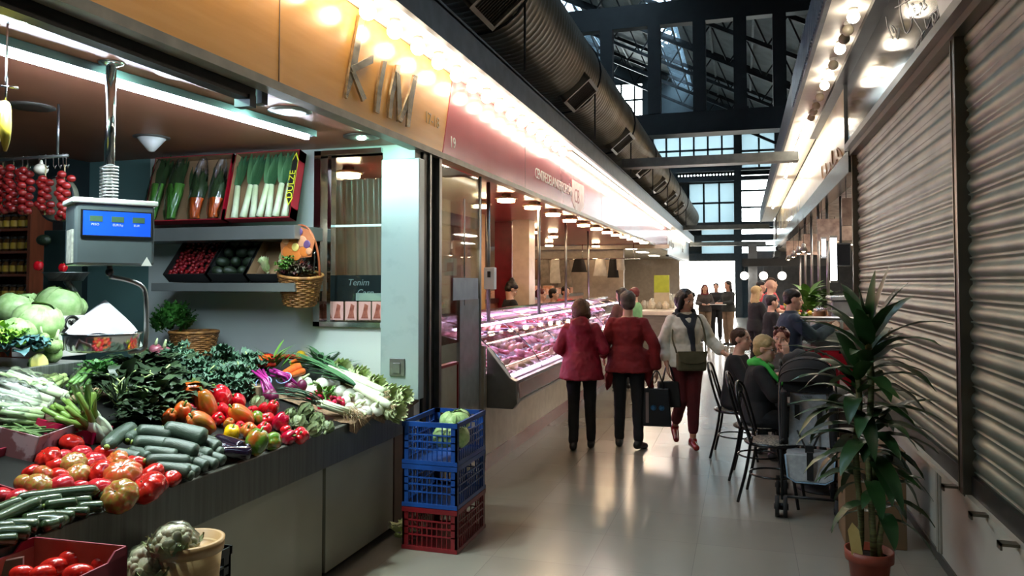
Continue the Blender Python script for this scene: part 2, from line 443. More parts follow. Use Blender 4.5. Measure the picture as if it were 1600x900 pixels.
# ---- light boxes over the fascias (left & right)
ZS = CAMZ+1.68
M_soff = mat('soffit_white', 'e4e0d6', 'd8d4ca', rough=.5)
M_boxg = mat('light_box_grey', '666b70', '585d62', rough=.5, metal=.3)
lb = thing('light_canopy', 'long white-bottomed light box running over the left signboards', 'light canopy', (-2.1, 12, ZS))
MB().box(-2.24, -1.99, -1, 33, ZS, ZS+.03).build('soffit_panel', M_soff, lb)
MB().box(-1.99, -1.95, -1, 33, ZS-.01, ZS+.22).box(-3.2, -1.95, -1, 33, ZS+.2, ZS+.24).build('outer_face', M_boxg, lb)
ZS2 = CAMZ+2.26
rbx = thing('light_canopy', 'light box with glowing globes over the black and cream signs at right', 'light canopy', (.9, 12, ZS2))
MB().box(.70, 1.13, .5, 30, ZS2, ZS2+.03).build('soffit_panel', M_soff, rbx)
MB().box(.66, .70, .5, 30, ZS2-.03, ZS2+.42).build('outer_face', M_boxg, rbx)
MB().box(1.02, 1.14, .5, 12.5, ZS2-.05, ZS2).build('rail', M_darkm, rbx)
lv = MB()
for i in range(80): lv.box(.645, .66, 2.5+i*.1, 2.55+i*.1, ZS2+.02, ZS2+.4)
lv.build('louvre_strip', mat('blue_grey_louvre', '8496ad', '6f8096', rough=.4, metal=.4), rbx)

M_dim = mat('globe_off', 'b9b29f', 'a8a08e', rough=.25, spec=.6)
def globe(lit=True):
    t = thing('light_globe', '', 'light bulb')
    MB().ell((0, 0, -.075), .05, 16, 10).build('globe', M_hot if lit else M_dim, t, local=True)
    MB().lathe([(.03, 0), (.036, -.004), (.036, -.02), (.022, -.03), (.022, -.045)], 14).build('socket', M_white, t, local=True)
    return t
gl = Proto(globe()); y = 1.075
while y < 9.3:
    gl.put((-2.115, y, ZS), 0, 'lit white globe bulb in the row under the left light canopy', 'lit globes over the left signboards'); y += .365
dim = Proto(globe(False))
for i, yy in enumerate((2.6, 3.0, 3.4, 3.8, 4.2, 4.6, 5.0, 5.4)): (gl if i % 3 else dim).put((.9, yy, ZS2), 0, 'white globe bulb of the right canopy above the near shutter, '+('lit' if i % 3 else 'dead'), 'globes above the near shutter')
rb_px = [(1340, 1), (1331, 0), (1325, 0), (1318, 1), (1307, 0), (1300, 1), (1293, 1), (1285, 0), (1279, 0), (1275, 0), (1271, 0), (1267, 1), (1263, 1), (1258, 1)]
for px, on in rb_px:
    p = YatX(px, .9)
    if on: gl.put((.9, p, ZS2), 0, 'lit white globe bulb among dead ones in the right canopy', 'lit globes over the right signs')
    else: dim.put((.9, p, ZS2), 0, 'unlit grey globe bulb in the right canopy', 'unlit globes over the right signs')
def strip(x, y0, y1, z, lab):
    t = thing('strip_light', lab, 'strip light', (x, (y0+y1)/2, z-.06))
    MB().tube([(x, y0, z-.045), (x, y1, z-.045)], .022, 10).build('lamp_tube', M_strip, t)
    MB().box(x-.03, x+.03, y0-.03, y1+.03, z-.02, z).build('batten', M_white, t)
strip(-2.1, 9.45, 16.5, ZS, 'glaring white strip light above the pink butcher signboard')
strip(-2.1, 16.7, 23.5, ZS, 'glaring strip light above the far end of the butcher sign')
strip(-2.1, 25, 32, ZS, 'glaring strip light above the last stalls on the left')
strip(.9, 11.6, 17, ZS2, 'glaring strip light over the near half of the cream sign')
strip(.9, 17.6, 24, ZS2, 'glaring strip light over the far half of the cream sign')
# ================================================================ greengrocer stall: shell
YW = 5.0; ZC = 2.70; YF0 = -1.0
YK = YatX(706, XL)          # where the wood fascia ends
M_wood = mat('fascia_wood', 'dca052', 'd09446', rough=.27, scale=2.2, stretch=(1, .6, 6), spec=.7, detail=6)
M_cop = mat('ceiling_veneer', 'a46c54', '935f49', rough=.42, scale=1.6, stretch=(1, .5, 1), spec=.35)
M_wallL = mat('wall_paint_grey', 'ccd0cb', 'c2c7c2', rough=.35, scale=1.2)
M_wallT = mat('wall_paint_teal', '628380', '567672', rough=.5, scale=1.2)
fs = thing('stall_signboard', 'honey-coloured wooden fascia signboard reading KIM over the vegetable stall', 'signboard', (XL, 2.5, 2.66))
YK0 = YatX(690, XL)
MB().prism([(XL-.05, YF0, 2.70), (XL-.05, YK0, 2.70), (XL-.05, YK, ZS-.005), (XL-.05, YF0, ZS-.005)], (.05, 0, 0)).build('board', M_wood, fs)
MB().box(XL-.06, XL+.03, YF0, YK, 2.655, 2.70).build('bottom_trim', mat('trim_alloy', '8f8878', '7d776a', rough=.4, metal=.5), fs)
ys = YatX(432, XL); MB().box(XL, XL+.003, ys-.003, ys+.003, 2.70, ZS-.01).build('panel_joint', mat('joint', '5a3a18'), fs)
M_let = mat('letter_steel', 'b9ab90', '857a63', rough=.25, metal=.9, scale=6, stretch=(1, 1, 5))
def stroke(poly, name='letter'):
    return [onX(x, y, XL+.004) for x, y in poly]
def letter(strokes, lab):
    b = MB()
    for k, s in enumerate(strokes): b.prism([onX(x, y, XL+.012+.004*k) for x, y in s], (.014, 0, 0))
    o = b.build('letter', M_let, fs); o['label'] = lab
letter([[(559, 23), (568, 25), (553, 113), (540, 155), (537, 152), (543, 112)], [(545, 104), (581, 86), (580, 99), (549, 114)], [(546, 112), (553, 114), (570, 154), (564, 159)]], 'bent steel letter K')
letter([[(596, 95), (602, 96), (594, 140), (590, 178), (584, 175), (587, 140)]], 'bent steel letter I')
letter([[(617, 101), (624, 102), (613, 150), (609, 186), (604, 184), (607, 148)], [(617, 112), (623, 118), (626, 188), (619, 190)], [(620, 188), (640, 137), (645, 145), (625, 192)], [(644, 117), (650, 119), (643, 160), (638, 199), (633, 198), (636, 152)]], 'bent steel letter M')
Mt = frame3(onX(664, 190, XL+.002), (0, 1, 0), (0, 0, 1))
text('street_number', '17-18', mat('pale_number', 'a98a55', rough=.5), Mt, .12, fs)

structure(MB().box(-6.6, XL-.05, YF0, 5.15, ZC, ZC+.05).build('ceiling_greengrocer', M_cop))
whole = (XatY(499, YW), XatY(597, YW), onY(540, 503, YW).z, onY(540, 242, YW).z)
wb = holed(XatY(232, YW), XL-.02, 0, ZC, [whole], YW, .1, 0)
wb.box(-6.6, XatY(232, YW), YW, YW+.1, 0, ZC, 1)
structure(wb.build('wall_stall_end', [M_wallL, M_wallT]))
structure(MB().box(-6.7, -6.6, YF0, 5.1, 0, ZC).build('wall_stall_side', M_wallT))
structure(MB().box(XatY(86, 4.9), XatY(121, 4.9), 4.75, YW, 0, ZC).build('trim_4', mat('dark_teal', '1d2b2c', '172324', rough=.5)))
# window in the end wall
wn = structure(MB().box(whole[0], whole[1], YW+.04, YW+.045, whole[2], whole[3]).build('window_9', glassmat('clear_glass', 'eef6f4', .05)))
fr = MB(); t = .035
x0, x1, z0, z1 = whole
fr.box(x0-t, x0+.02, YW-.03, YW+.1, z0-t, z1+t).box(x0-t, x1, YW-.03, YW+.1, z0-t, z0).box(x0-t, x1, YW-.03, YW+.1, z1, z1+t).box(x0+.07, x0+.1, YW-.01, YW+.06, z0, z1)
fr.build('window_frame', M_chrome, wn)
MB().tube([(x0-.01, YW-.05, z0+.3), (x0-.01, YW-.06, z0+.33), (x0-.01, YW-.06, z0+.5), (x0-.01, YW-.05, z0+.53)], .008, 8).build('window_handle', M_chrome, wn)
MB().box(x0+.1, x1, YW+.05, YW+.06, onY(540, 352, YW).z-.008, onY(540, 352, YW).z+.008).build('glazing_bar_glint', glow('bar_reflect', 'cfe9ea', 1.2), wn)  # bright reflection on the bar put in as a glow

# column panel, post and glazed entry
xa, xb = XatY(598, 4.93), XatY(657, 4.93)
pn = thing('column_panel', 'tall scuffed pale blue enamel panel beside the display window', 'panel', ((xa+xb)/2, 4.95, .872))
MB().box(xa, xb, 4.9, YW-.005, .872, onY(628, 249, 4.93).z).build('panel_sheet', mat('scuffed_enamel', '9caaa8', '8a9896', rough=.3, scale=5, detail=9, lo=.55, hi=.75, metal=.2), pn, bevel=.004)
a = onY(609, 560, 4.89); b_ = onY(632, 588, 4.89)
MB().box(a.x, b_.x, 4.885, 4.9, b_.z, a.z).box(a.x+.03, b_.x-.03, 4.875, 4.886, b_.z+.02, a.z-.03).build('door_latch', M_steel, pn, bevel=.002)
yp0, yp1 = YatX(661, XL), YatX(686, XL)
ps = thing('corner_post', 'dark steel corner post between the vegetable stall and glazed entry', 'post', (XL, yp0, 0))
MB().box(XL-.08, XL+.0, yp0, yp0+.09, 0, 2.66).box(XL-.06, XL-.03, yp0+.09, yp1, 0, 2.66).build('post_core', mat('post_dark', '3b3c38', '2e2f2c', rough=.35, metal=.7, scale=3), ps)
MB().box(XL-.02, XL+.015, yp0+.09, yp0+.12, 0, 2.66).box(XL-.04, XL+.01, yp1-.02, yp1+.03, 0, 2.66).build('edge_strip', M_steel, ps)
yd = YatX(719, XL); ye = YatX(750, XL)
gd = thing('glass_screen', 'tall clear glass screen beside the entry to the butcher stall', 'glass screen', (XL, (yp1+ye)/2, 0))
MB().box(XL-.012, XL-.004, yp1+.03, ye, 1.2, 2.62).build('pane', glassmat('screen_glass', 'e6efec', .07), gd)
MB().tube([(XL, ye, 0), (XL, ye, 2.64)], .014, 8).tube([(XL, yd+.1, 1.5), (XL, yd+.1, 2.4)], .006, 6).build('edge_rail', M_steel, gd)
MB().box(XL-.03, XL+.0, yd, ye-.02, 0, 1.55).build('lower_panel', mat('frost_panel', '8b9294', '7f8688', rough=.25, coat=.4), gd)
a = onX(708, 434, XL+.004); b_ = onX(747, 467, XL+.004)
MB().box(XL, XL+.006, a.y, b_.y, b_.z, a.z).build('notice', mat('blue_notice', '8794a0', '7a8894', rough=.4), gd)
dr = thing('half_door', 'low cream half door with red top edge behind the blue crates', 'door', (XL, (yp1+yd)/2, 0))
MB().box(XL-.06, XL-.02, yp1, yd-.02, .02, 1.02).build('door_leaf', mat('beige_laminate', 'a39d8a', '98927f', rough=.4), dr)
MB().box(XL-.065, XL-.01, yp1, yd, 1.02, 1.04).box(XL-.065, XL-.01, yd-.02, yd, .0, 1.02).build('top_edge', mat('red_edge', '7e1d22', rough=.4), dr)

# ---- counter body
ct = thing('display_counter', 'long greengrocer counter with brushed steel lip and cream panels', 'counter', (-2.8, 2.6, 0))
M_pan = mat('counter_panel', 'a09e8e', '949282', rough=.38, scale=1.5, coat=.2)
YE = min(YatX(648, XL), 4.985)
for y0, y1 in ((.2, 1.55), (1.58, YatX(507, -2.3)), (YatX(512, -2.3), YatX(616, -2.3))):
    MB().box(-2.34, -2.30, y0, y1, .03, .68).build('front_panel', M_pan, ct, bevel=.003)
MB().box(-3.2, -2.35, .2, 4.97, 0, .66).box(-2.345, -2.31, YatX(616, -2.3)+.01, YE-.02, 0, .66).build('carcass', mat('carcass_dark', '2c2b27', rough=.6), ct)
MB().box(-2.33, -2.30, YatX(618, -2.3), YatX(640, -2.3), 0, .66).build('end_strip', mat('end_strip', '6f5a4c', rough=.4, metal=.3), ct)
M_lip = mat('lip_steel', '66665f', '57574f', rough=.38, metal=.4, scale=2, stretch=(1, 25, 1))
MB().box(-2.36, XL, .2, YE, .655, .86).build('steel_lip', M_lip, ct, bevel=.006)
SL = .28
def sz(x): return .865+SL*(XL-.06-x)
MB().prism([(XL-.03, .2, .85), (-3.4, .2, sz(-3.4)-.015), (-3.4, .2, sz(-3.4)), (XL-.03, .2, .864)], (0, 4.88-.2, 0)).build('sloping_tray', mat('tray_dark', '2f302e', '282927', rough=.35, metal=.6), ct)
def S(px, py, h=0.):
    """point on the sloping display, h above it, seen at this pixel"""
    d = ray(px, py); k = .865+h+SL*(XL-.06)
    t = (k-CAMZ)/(d.z+SL*d.x); return C0+d*t
# rear bench at the left
p = onX(137, 561, -3.42); 
tag(MB().box(-4.3, -3.42, .6, p.y, 1.2, 1.27).box(-4.2, -3.5, .7, p.y-.1, 0, 1.2).build('rear_bench', M_steel, bevel=.004), 'grey bench slab behind the display carrying the cabbages', 'bench')
ZB = 1.27

# ---- ceiling fittings
M_led = glow('led_white', 'd8eaff', 150.)
e = onZ(480, 219, 2.63)
lt = thing('led_batten', 'long slim white LED batten under the veneer ceiling', 'batten light', (-2.95, 2, 2.6))
e0 = onZ(0, 86, 2.63); e0 = e0+(e0-e)*.25; dd = (e-e0).normalized()
MB().beam(e0+Vector((0, 0, .048)), e+dd*.02+Vector((0, 0, .043)), .12, .04).build('housing', mat('alu_dark', '6a7076', rough=.35, metal=.7), lt)
MB().beam(e0+Vector((0, 0, .014)), e+Vector((0, 0, .014)), .028, .018).build('diffuser', M_led, lt)
M_ring = mat('ring_grey', '77706a', '696460', rough=.3, metal=.6)
M_refl = mat('reflector', '8ea39b', '5f756d', rough=.12, metal=1.)
M_halo = glow('metal_halide', 'b4ffe4', 420.)
def downlight(lit):
    t = thing('recessed_downlight', '', 'downlight')
    MB().lathe([(.085, 0), (.125, 0), (.125, -.008), (.085, -.012)], 32).build('trim_ring', M_ring, t, local=True)
    MB().lathe([(.084, -.004), (.075, -.006), (.055, -.002), (.02, -.001)], 24).build('reflector', M_refl, t, local=True)
    if lit: MB().ell((0, 0, -.014), (.034, .022, .012), 14, 8).build('lamp', M_halo, t, local=True)
    return t
dl = Proto(downlight(True))
for px, py, l in ((45, 28, 'large glowing green-white downlight nearest the left edge'), (285, 115, 'green-white downlight beside the black track, second from left'),
                  (453, 174, 'green-white downlight above the wall window side, third from left'), (565, 214, 'small green-white downlight nearest the corner post')):
    q = onZ(px, py, ZC-.005); o = dl.put((q.x, q.y, ZC), 0, l)
    sl = bpy.data.lights.new('downlight_beam', 'SPOT'); sl.energy = {45: 95, 285: 90, 453: 85, 565: 24}[px]; sl.color = (.86, 1., .93); sl.spot_size = R(125); sl.spot_blend = .8; sl.shadow_soft_size = .04
    so_ = bpy.data.objects.new('downlight_beam', sl); col.objects.link(so_); so_.location = (q.x, q.y, ZC-.035)
q = onZ(48, 167, ZC-.005); o = downlight(False); o.location = (q.x, q.y, ZC); o['label'] = 'unlit recessed downlight above the hanging tomatoes'
q = onZ(568, 252, ZC-.005)
q = onZ(237, 214, ZC)
cn = thing('cone_speaker', 'white cone-shaped fitting hanging under the veneer ceiling', 'ceiling fitting', (q.x, q.y, ZC))
MB().lathe([(.12, 0), (.12, -.006), (.1, -.01), (.095, -.012)], 28).build('flange', M_ring, cn, local=True)
MB().lathe([(.095, -.01), (.02, -.1), (.0, -.105)], 24).build('cone', M_white, cn, local=True)
ya, yb2 = .8, YatX(388, XL-.1)
tk = thing('lighting_track', 'black track bar screwed along the inner edge of the fascia', 'track', (XL-.1, 2, 2.6))
MB().box(XL-.14, XL-.07, ya, yb2, 2.60, 2.68).build('rail', M_black, tk)
MB().box(XL-.15, XL-.06, yb2-.06, yb2-.01, 2.56, 2.62).build('end_clip', M_darkm, tk); MB().box(XL-.13, XL-.07, yb2+.05, yb2+.1, 2.6, 2.68).build('end_clip', M_darkm, tk)

# ---- wall shelves
YS = 4.62
M_shelf = mat('shelf_steel', '8a8b88', '7b7c79', rough=.35, metal=.5, scale=2)
def shelf(x0, x1, ytop, ybot, lab):
    a = onY(x0, ytop, YS); b = onY(x1, ybot, YS)
    return tag(MB().box(a.x, b.x, YS, YW-.003, b.z, a.z).build('wall_shelf', M_shelf, bevel=.003), lab, 'shelf'), a.z
s1, Z1 = shelf(150, 460, 359, 373, 'upper steel wall shelf carrying the leek cartons')
s2, Z2 = shelf(236, 460, 442, 456, 'lower steel wall shelf carrying three tilted fruit boxes')

# crates ------------------------------------------------------------
def crate_mb(w, l, h, m=0):
    b = MB(); t = .012
    b.box(-w/2, w/2, -l/2, l/2, 0, .012)
    for sx in (-1, 1):
        for sy in (-1, 1):
            b.box(*sorted((sx*w/2, sx*(w/2-.04))), *sorted((sy*l/2, sy*(l/2-t))), 0, h); b.box(*sorted((sx*w/2, sx*(w/2-t))), *sorted((sy*l/2, sy*(l/2-.04))), 0, h)
    for z0, z1 in ((0, .025), (h-.03, h), (h*.34, h*.34+.008), (h*.52, h*.52+.008), (h*.68, h*.68+.008)):
        e = .004 if z1-z0 > .02 else 0
        for s in (-1, 1):
            b.box(-w/2-e, w/2+e, *sorted((s*(l/2+e), s*(l/2-t))), z0, z1); b.box(*sorted((s*(w/2+e), s*(w/2-t))), -l/2, l/2, z0, z1)
    n = int(w/.032)
    for i in range(1, n):
        x = -w/2+w*i/n
        for s in (-1, 1): b.box(x-.003, x+.003, *sorted((s*(l/2-.002), s*(l/2-.009))), 0, h if abs(x) > .06 else h*.7)
    n = int(l/.032)
    for i in range(1, n):
        y = -l/2+l*i/n
        for s in (-1, 1): b.box(*sorted((s*(w/2-.002), s*(w/2-.009))), y-.003, y+.003, 0, h if abs(y) > .07 else h*.7)
    return b
M_blue = mat('crate_blue', '184288', '133672', rough=.35, scale=4)
M_redc = mat('crate_red', '74151d', '621118', rough=.35, scale=4)
M_blk = mat('crate_black', '16181a', '101213', rough=.4, scale=4)
cx, cy = (-2.095-1.715)/2, 4.457+.27
ch = .27
for i, (mm, lab) in enumerate(((M_redc, 'red plastic crate at the bottom of the floor stack'), (M_blue, 'blue plastic crate in the middle of the floor stack'), (M_blue, 'topmost blue plastic crate holding pale green cabbages'))):
    o = crate_mb(.37, .54, ch-.004).build('plastic_crate', mm, local=True); tag(o, lab, 'crate'); o.location = (cx, cy, i*ch+.002)
# ================================================================ vegetables: prototypes
def shape_mat(n, a, b, **k): return mat(n, a, b, **k)
M_tr = [shape_mat('tomato_red', 'bc241a', '9c1812', rough=.18, scale=3, rnd=.12, coat=.4), shape_mat('tomato_orange', 'bc4428', '946028', rough=.2, scale=3, rnd=.1, coat=.4),
        shape_mat('tomato_green', '8a7a34', 'a05030', rough=.2, scale=4, rnd=.1, coat=.4), shape_mat('tomato_pink', 'b82830', '9c1c24', rough=.18, scale=3, rnd=.1, coat=.4)]
M_calyx = mat('calyx_green', '2f3a18', '3f4c1e', rough=.6)
def tomato(m, ribs, depth, flat=.78, name='tomato'):
    t = thing(name, '', 'tomato')
    def fn(d):
        a = atan2(d.y, d.x); s = sqrt(max(0, 1-d.z*d.z)); k = 1+depth*(abs(cos(a*ribs/2+.4))-.6)*s*(1.2 if d.z > 0 else .7)
        top = math.exp(-(s/.28)**2)*(.22 if d.z > 0 else .08); return k-top
    MB().ell((0, 0, flat), (1, 1, flat), 32, 18, 0, None, fn).build('flesh', m, t, local=True)
    b = MB()
    for i in range(5):
        a = i*2*pi/5+.3; leaf(b, (0, 0, flat*1.62), (cos(a), sin(a), .25), .42, .11, curl=.5)
    b.tube([(0, 0, flat*1.5), (.03, 0, flat*1.85)], .05, 6); b.build('calyx', M_calyx, t, local=True)
    return t
def leaf(mb, base, d, L, W, curl=1., ruf=0., m=0, seg=5, fold=.15, stem=0., seed=None, tip=1.):
    """one blade growing from base along d, arching down by curl"""
    p = Vector(base); d = Vector(d).normalized(); side = d.cross(Vector((0, 0, 1)))
    side = side.normalized() if side.length > .05 else Vector((cos(L*99), sin(L*99), 0))
    vs = []; ph = random.random()*6
    for i in range(seg+1):
        t = i/seg; w = W/2*(sin(pi*min(1, (t*.93+.07))**.8)**.8 if t > stem else .12)
        if i == seg: w *= .15*tip
        nrm = side.cross(d).normalized()
        r1 = ruf*sin(t*21+ph); r2 = ruf*sin(t*17+ph*2+1)
        vs += [p-side*w+nrm*(fold*w+r1*W), p, p+side*w+nrm*(fold*w+r2*W)]
        p = p+d*(L/seg); d = (d+Vector((0, 0, -curl/seg))).normalized()
    fs = []
    for i in range(seg):
        a = i*3; fs += [(a, a+1, a+4, a+3), (a+1, a+2, a+5, a+4)]
    mb.add(vs, fs, m)
def pepper(m, long=1., name='bell_pepper'):
    t = thing(name, '', 'pepper')
    def fn(d):
        a = atan2(d.y, d.x); s = sqrt(max(0, 1-d.z*d.z)); k = 1+.16*(abs(cos(a*2+.3))-.55)*s
        return k*(1-.12*(1-d.z)/2*s)-math.exp(-(s/.3)**2)*(.3 if d.z > 0 else .15)
    MB().ell((0, 0, long), (.85, .85, long), 32, 18, 0, None, fn).build('flesh', m, t, local=True)
    MB().tube([(0, 0, long*1.6), (.03, .02, long*1.85), (.15, .05, long*2.1)], [.13, .08, .1], 8).lathe([(.28, long*1.66), (.2, long*1.72), (.05, long*1.72)], 10).build('stalk', mat('stalk_green', '5d7a2c', '4a6424', rough=.5), t, local=True)
    return t
M_pp = {'red': mat('pepper_red', 'cf1420', 'a80c18', rough=.12, coat=.6, rnd=.1), 'orange': mat('pepper_turning', 'c4481c', '98601e', rough=.14, coat=.6, scale=1.1, lo=.4, hi=.6, rnd=.1),
        'green': mat('pepper_green', '4f7020', 'a8501c', rough=.14, coat=.6, scale=1.0, lo=.45, hi=.62, rnd=.1), 'yellow': mat('pepper_yellow', 'e8b414', 'd89c0c', rough=.14, coat=.6),
        'crimson': mat('pepper_crimson', 'a80c2c', '880820', rough=.14, coat=.6)}
def gourd(name, m, m2, L=1., r=.14, bend=.05, taper=.8, warts=0.):
    """lies along +x, centred, resting at z=0; unit length"""
    b = MB(); n = 14; pts = []; rs = []
    for i in range(n+1):
        t = i/n; pts.append((L*(t-.5), bend*sin(pi*t), r)); e = min(t, 1-t)
        rs.append(r*(min(1, sqrt(max(.0025, 1-(1-min(1, e/.13))**2))))*(taper+(1-taper)*t))
    b.tube(pts, rs, 14); return b
def gourd_thing(name, cat, m, m2, tipside=1, **k):
    t = thing(name, '', cat); gourd(name, m, m2, **k).build('body', m, t, local=True)
    r = k.get('r', .14); L = k.get('L', 1.)
    MB().tube([(-L*.5*.98, 0, r), (-L*.5-.035, 0, r)], [r*.35, r*.25], 8).build('stem_end', m2, t, local=True); return t
M_cuc = mat('cucumber_skin', '39473a', '2b382c', rough=.42, scale=6, stretch=(.4, 3, 3), rnd=.12, bump=.25, bscale=30)
M_cuce = mat('cucumber_end', '7d8a3a', '5f6e2e', rough=.5)
M_zuc = mat('courgette_skin', '22301c', '35462a', rough=.25, scale=9, stretch=(.4, 3, 3), rnd=.15, coat=.3)
M_egg = mat('aubergine_skin', '1c1020', '140a18', rough=.12, coat=.7)
COUNT = {}
def place_round(proto, px, py, r, lab, group, tilt=None, k=1.):
    """round vegetable whose centre shows at px,py with pixel radius r"""
    p = S(px, py, 0); D = (p-C0).length*.96; rad = r/F*D
    p = S(px, py, rad*.85)
    rot = tilt if tilt is not None else (random.uniform(-.5, .5), random.uniform(-.5, .5), random.uniform(0, 6.28))
    e = Euler(rot); up = e.to_matrix() @ Vector((0, 0, rad*.78))
    return proto.put(p-up, rot, lab, group, rad*k)
def place_long(proto, x0, y0, x1, y1, r, lab, group, h=.03):
    a = S(x0, y0, 0); D = (a-C0).length; rad = r/F*D; a = S(x0, y0, rad+h); b = S(x1, y1, rad+h)
    d = b-a; L = max(d.length+rad*1.2, rad*4); yaw = atan2(d.y, d.x); pit = -math.asin(max(-.9, min(.9, d.z/max(d.length, 1e-4))))
    rot = (0, pit, yaw); c = (a+b)/2; up = Euler(rot).to_matrix() @ Vector((0, 0, rad))
    return proto.put(c-up, rot, lab, group, (L, rad/.14, rad/.14))
# ---- tomatoes on the display
T = {'r': Proto(tomato(M_tr[0], 7, .05)), 'R': Proto(tomato(M_tr[0], 9, .12, .74)), 'o': Proto(tomato(M_tr[1], 9, .13, .75)), 'g': Proto(tomato(M_tr[2], 9, .09, .8)), 'p': Proto(tomato(M_tr[3], 5, .03, .8))}
tl = {'r': 'smooth ripe red tomato', 'R': 'deeply ribbed red beef tomato', 'o': 'ribbed orange-red beef tomato', 'g': 'greenish brown unripe beef tomato', 'p': 'plain pinkish red tomato'}
toms = [(112,693,16,'r'),(75,715,16,'R'),(98,714,13,'p'),(115,725,17,'g'),(127,709,14,'p'),(166,708,16,'r'),(148,720,15,'p'),(182,721,16,'o'),(213,724,15,'r'),(70,742,15,'o'),(93,744,14,'r'),
 (122,742,16,'g'),(152,738,19,'R'),(191,742,25,'o'),(236,741,18,'R'),(268,747,14,'r'),(39,758,15,'g'),(61,760,18,'g'),(94,759,17,'p'),(127,762,12,'p'),(156,763,17,'p'),(231,762,24,'R'),(188,776,24,'g'),(26,778,14,'p'),
 (214,740,9,'g'),(135,727,13,'r'),(172,755,14,'r'),(207,758,14,'r'),(85,727,12,'r'),(55,778,13,'r'),(110,775,13,'r'),(250,757,12,'r'),(5,775,13,'p'),(48,738,12,'r')]
def where_t(x, y):
    v = 'back' if y < 725 else ('middle' if y < 752 else 'front')
    h = 'left' if x < 90 else ('centre' if x < 175 else 'right')
    return f'{v} {h}'
seen = {}
for i, (x, y, r, k) in enumerate(toms):
    w = where_t(x, y); key = (k, w); seen[key] = seen.get(key, 0)+1
    lab = f'{tl[k]} at the {w} of the tomato heap'
    ti = (random.uniform(-.9, .2)+.3, random.uniform(.1, .9), random.uniform(0, 6.28)) if k in 'Rog' else None
    place_round(T[k], x, y, r, lab, tl[k]+'es at the '+w+' of the heap', ti)
# ---- courgettes at the lower left and cucumbers behind the tomatoes
zp = Proto(gourd_thing('courgette', 'courgette', M_zuc, M_cuce, L=1, r=.14, bend=.04)); cp = Proto(gourd_thing('cucumber', 'cucumber', M_cuc, M_cuce, L=1, r=.14, bend=.06, taper=.85))
zs_ = [(-12,815,60,784,9),(30,779,150,767,9),(-8,797,30,784,7),(45,786,92,780,8),(75,790,115,786,8),(48,812,75,809,10),(62,814,92,816,9),(82,806,108,807,8),(106,801,131,801,8),(112,784,133,783,8),
 (130,793,152,792,8),(18,822,48,822,10),(0,834,38,833,10),(148,766,164,775,7),(-20,828,10,826,10),(20,800,60,796,9),(100,812,70,822,8),(-10,845,20,843,8)]
for i, (a, b, c, d, r) in enumerate(zs_):
    w = ('long pale-striped courgette lying on top of the courgette heap' if i < 2 else 'dark glossy courgette end at the '+('left' if c < 50 else 'middle' if c < 100 else 'right')+' of the courgette heap')
    place_long(zp, a, b, c, d, r, w, w.replace('courgette', 'courgettes', 1), .035 if i < 5 else .015)
cs_ = [(170,696,206,670,11,.05),(203,686,218,678,9,.05),(220,675,262,680,11,.06),(262,672,314,684,13,.07),(215,692,262,697,11,.05),(258,695,302,706,11,.055),(206,704,228,715,8,.03),(186,710,210,716,9,.03),(228,706,272,712,9,.04),(234,720,292,722,10,.04),(246,732,292,738,10,.03)]
for i, (a, b, c, d, r, h) in enumerate(cs_):
    w = 'dusty green cucumber lying sideways at the '+('far left' if a < 200 else 'left' if a < 225 else 'top' if b < 685 else 'middle' if b < 712 else 'bottom')+' of the cucumber heap'
    place_long(cp, a, b, c, d, r, w, w.replace('cucumber lying', 'cucumbers lying'), h)
for x, y, r in ((313,700,8),(325,711,9),(313,718,8),(320,728,8),(335,726,8),(335,700,11),(306,738,8),(298,744,7),(300,722,8),(332,695,10),(344,708,8),(348,719,7),(318,690,8)):
    w = 'cucumber pointing its green tip outward at the '+('upper' if y < 712 else 'lower')+' right of the heap'
    place_long(cp, x-30, y-9, x, y, r, w, w.replace('cucumber pointing', 'cucumbers pointing'), .03)
# ---- aubergines
ep = Proto(gourd_thing('aubergine', 'aubergine', M_egg, mat('egg_cap', '3c4a24'), L=1, r=.14, bend=.03, taper=.6))
for a, b, c, d, r, l in ((341,686,374,700,11,'top aubergine between cucumbers and yellow pepper'),(352,706,384,708,11,'aubergine nearest the steel lip beside the green pepper'),(345,698,366,706,10,'aubergine half hidden beside the cucumber tips'),(362,690,388,702,9,'aubergine tucked under the yellow pepper')):
    place_long(ep, a, b, c, d, r, 'glossy dark '+l, None, .02)
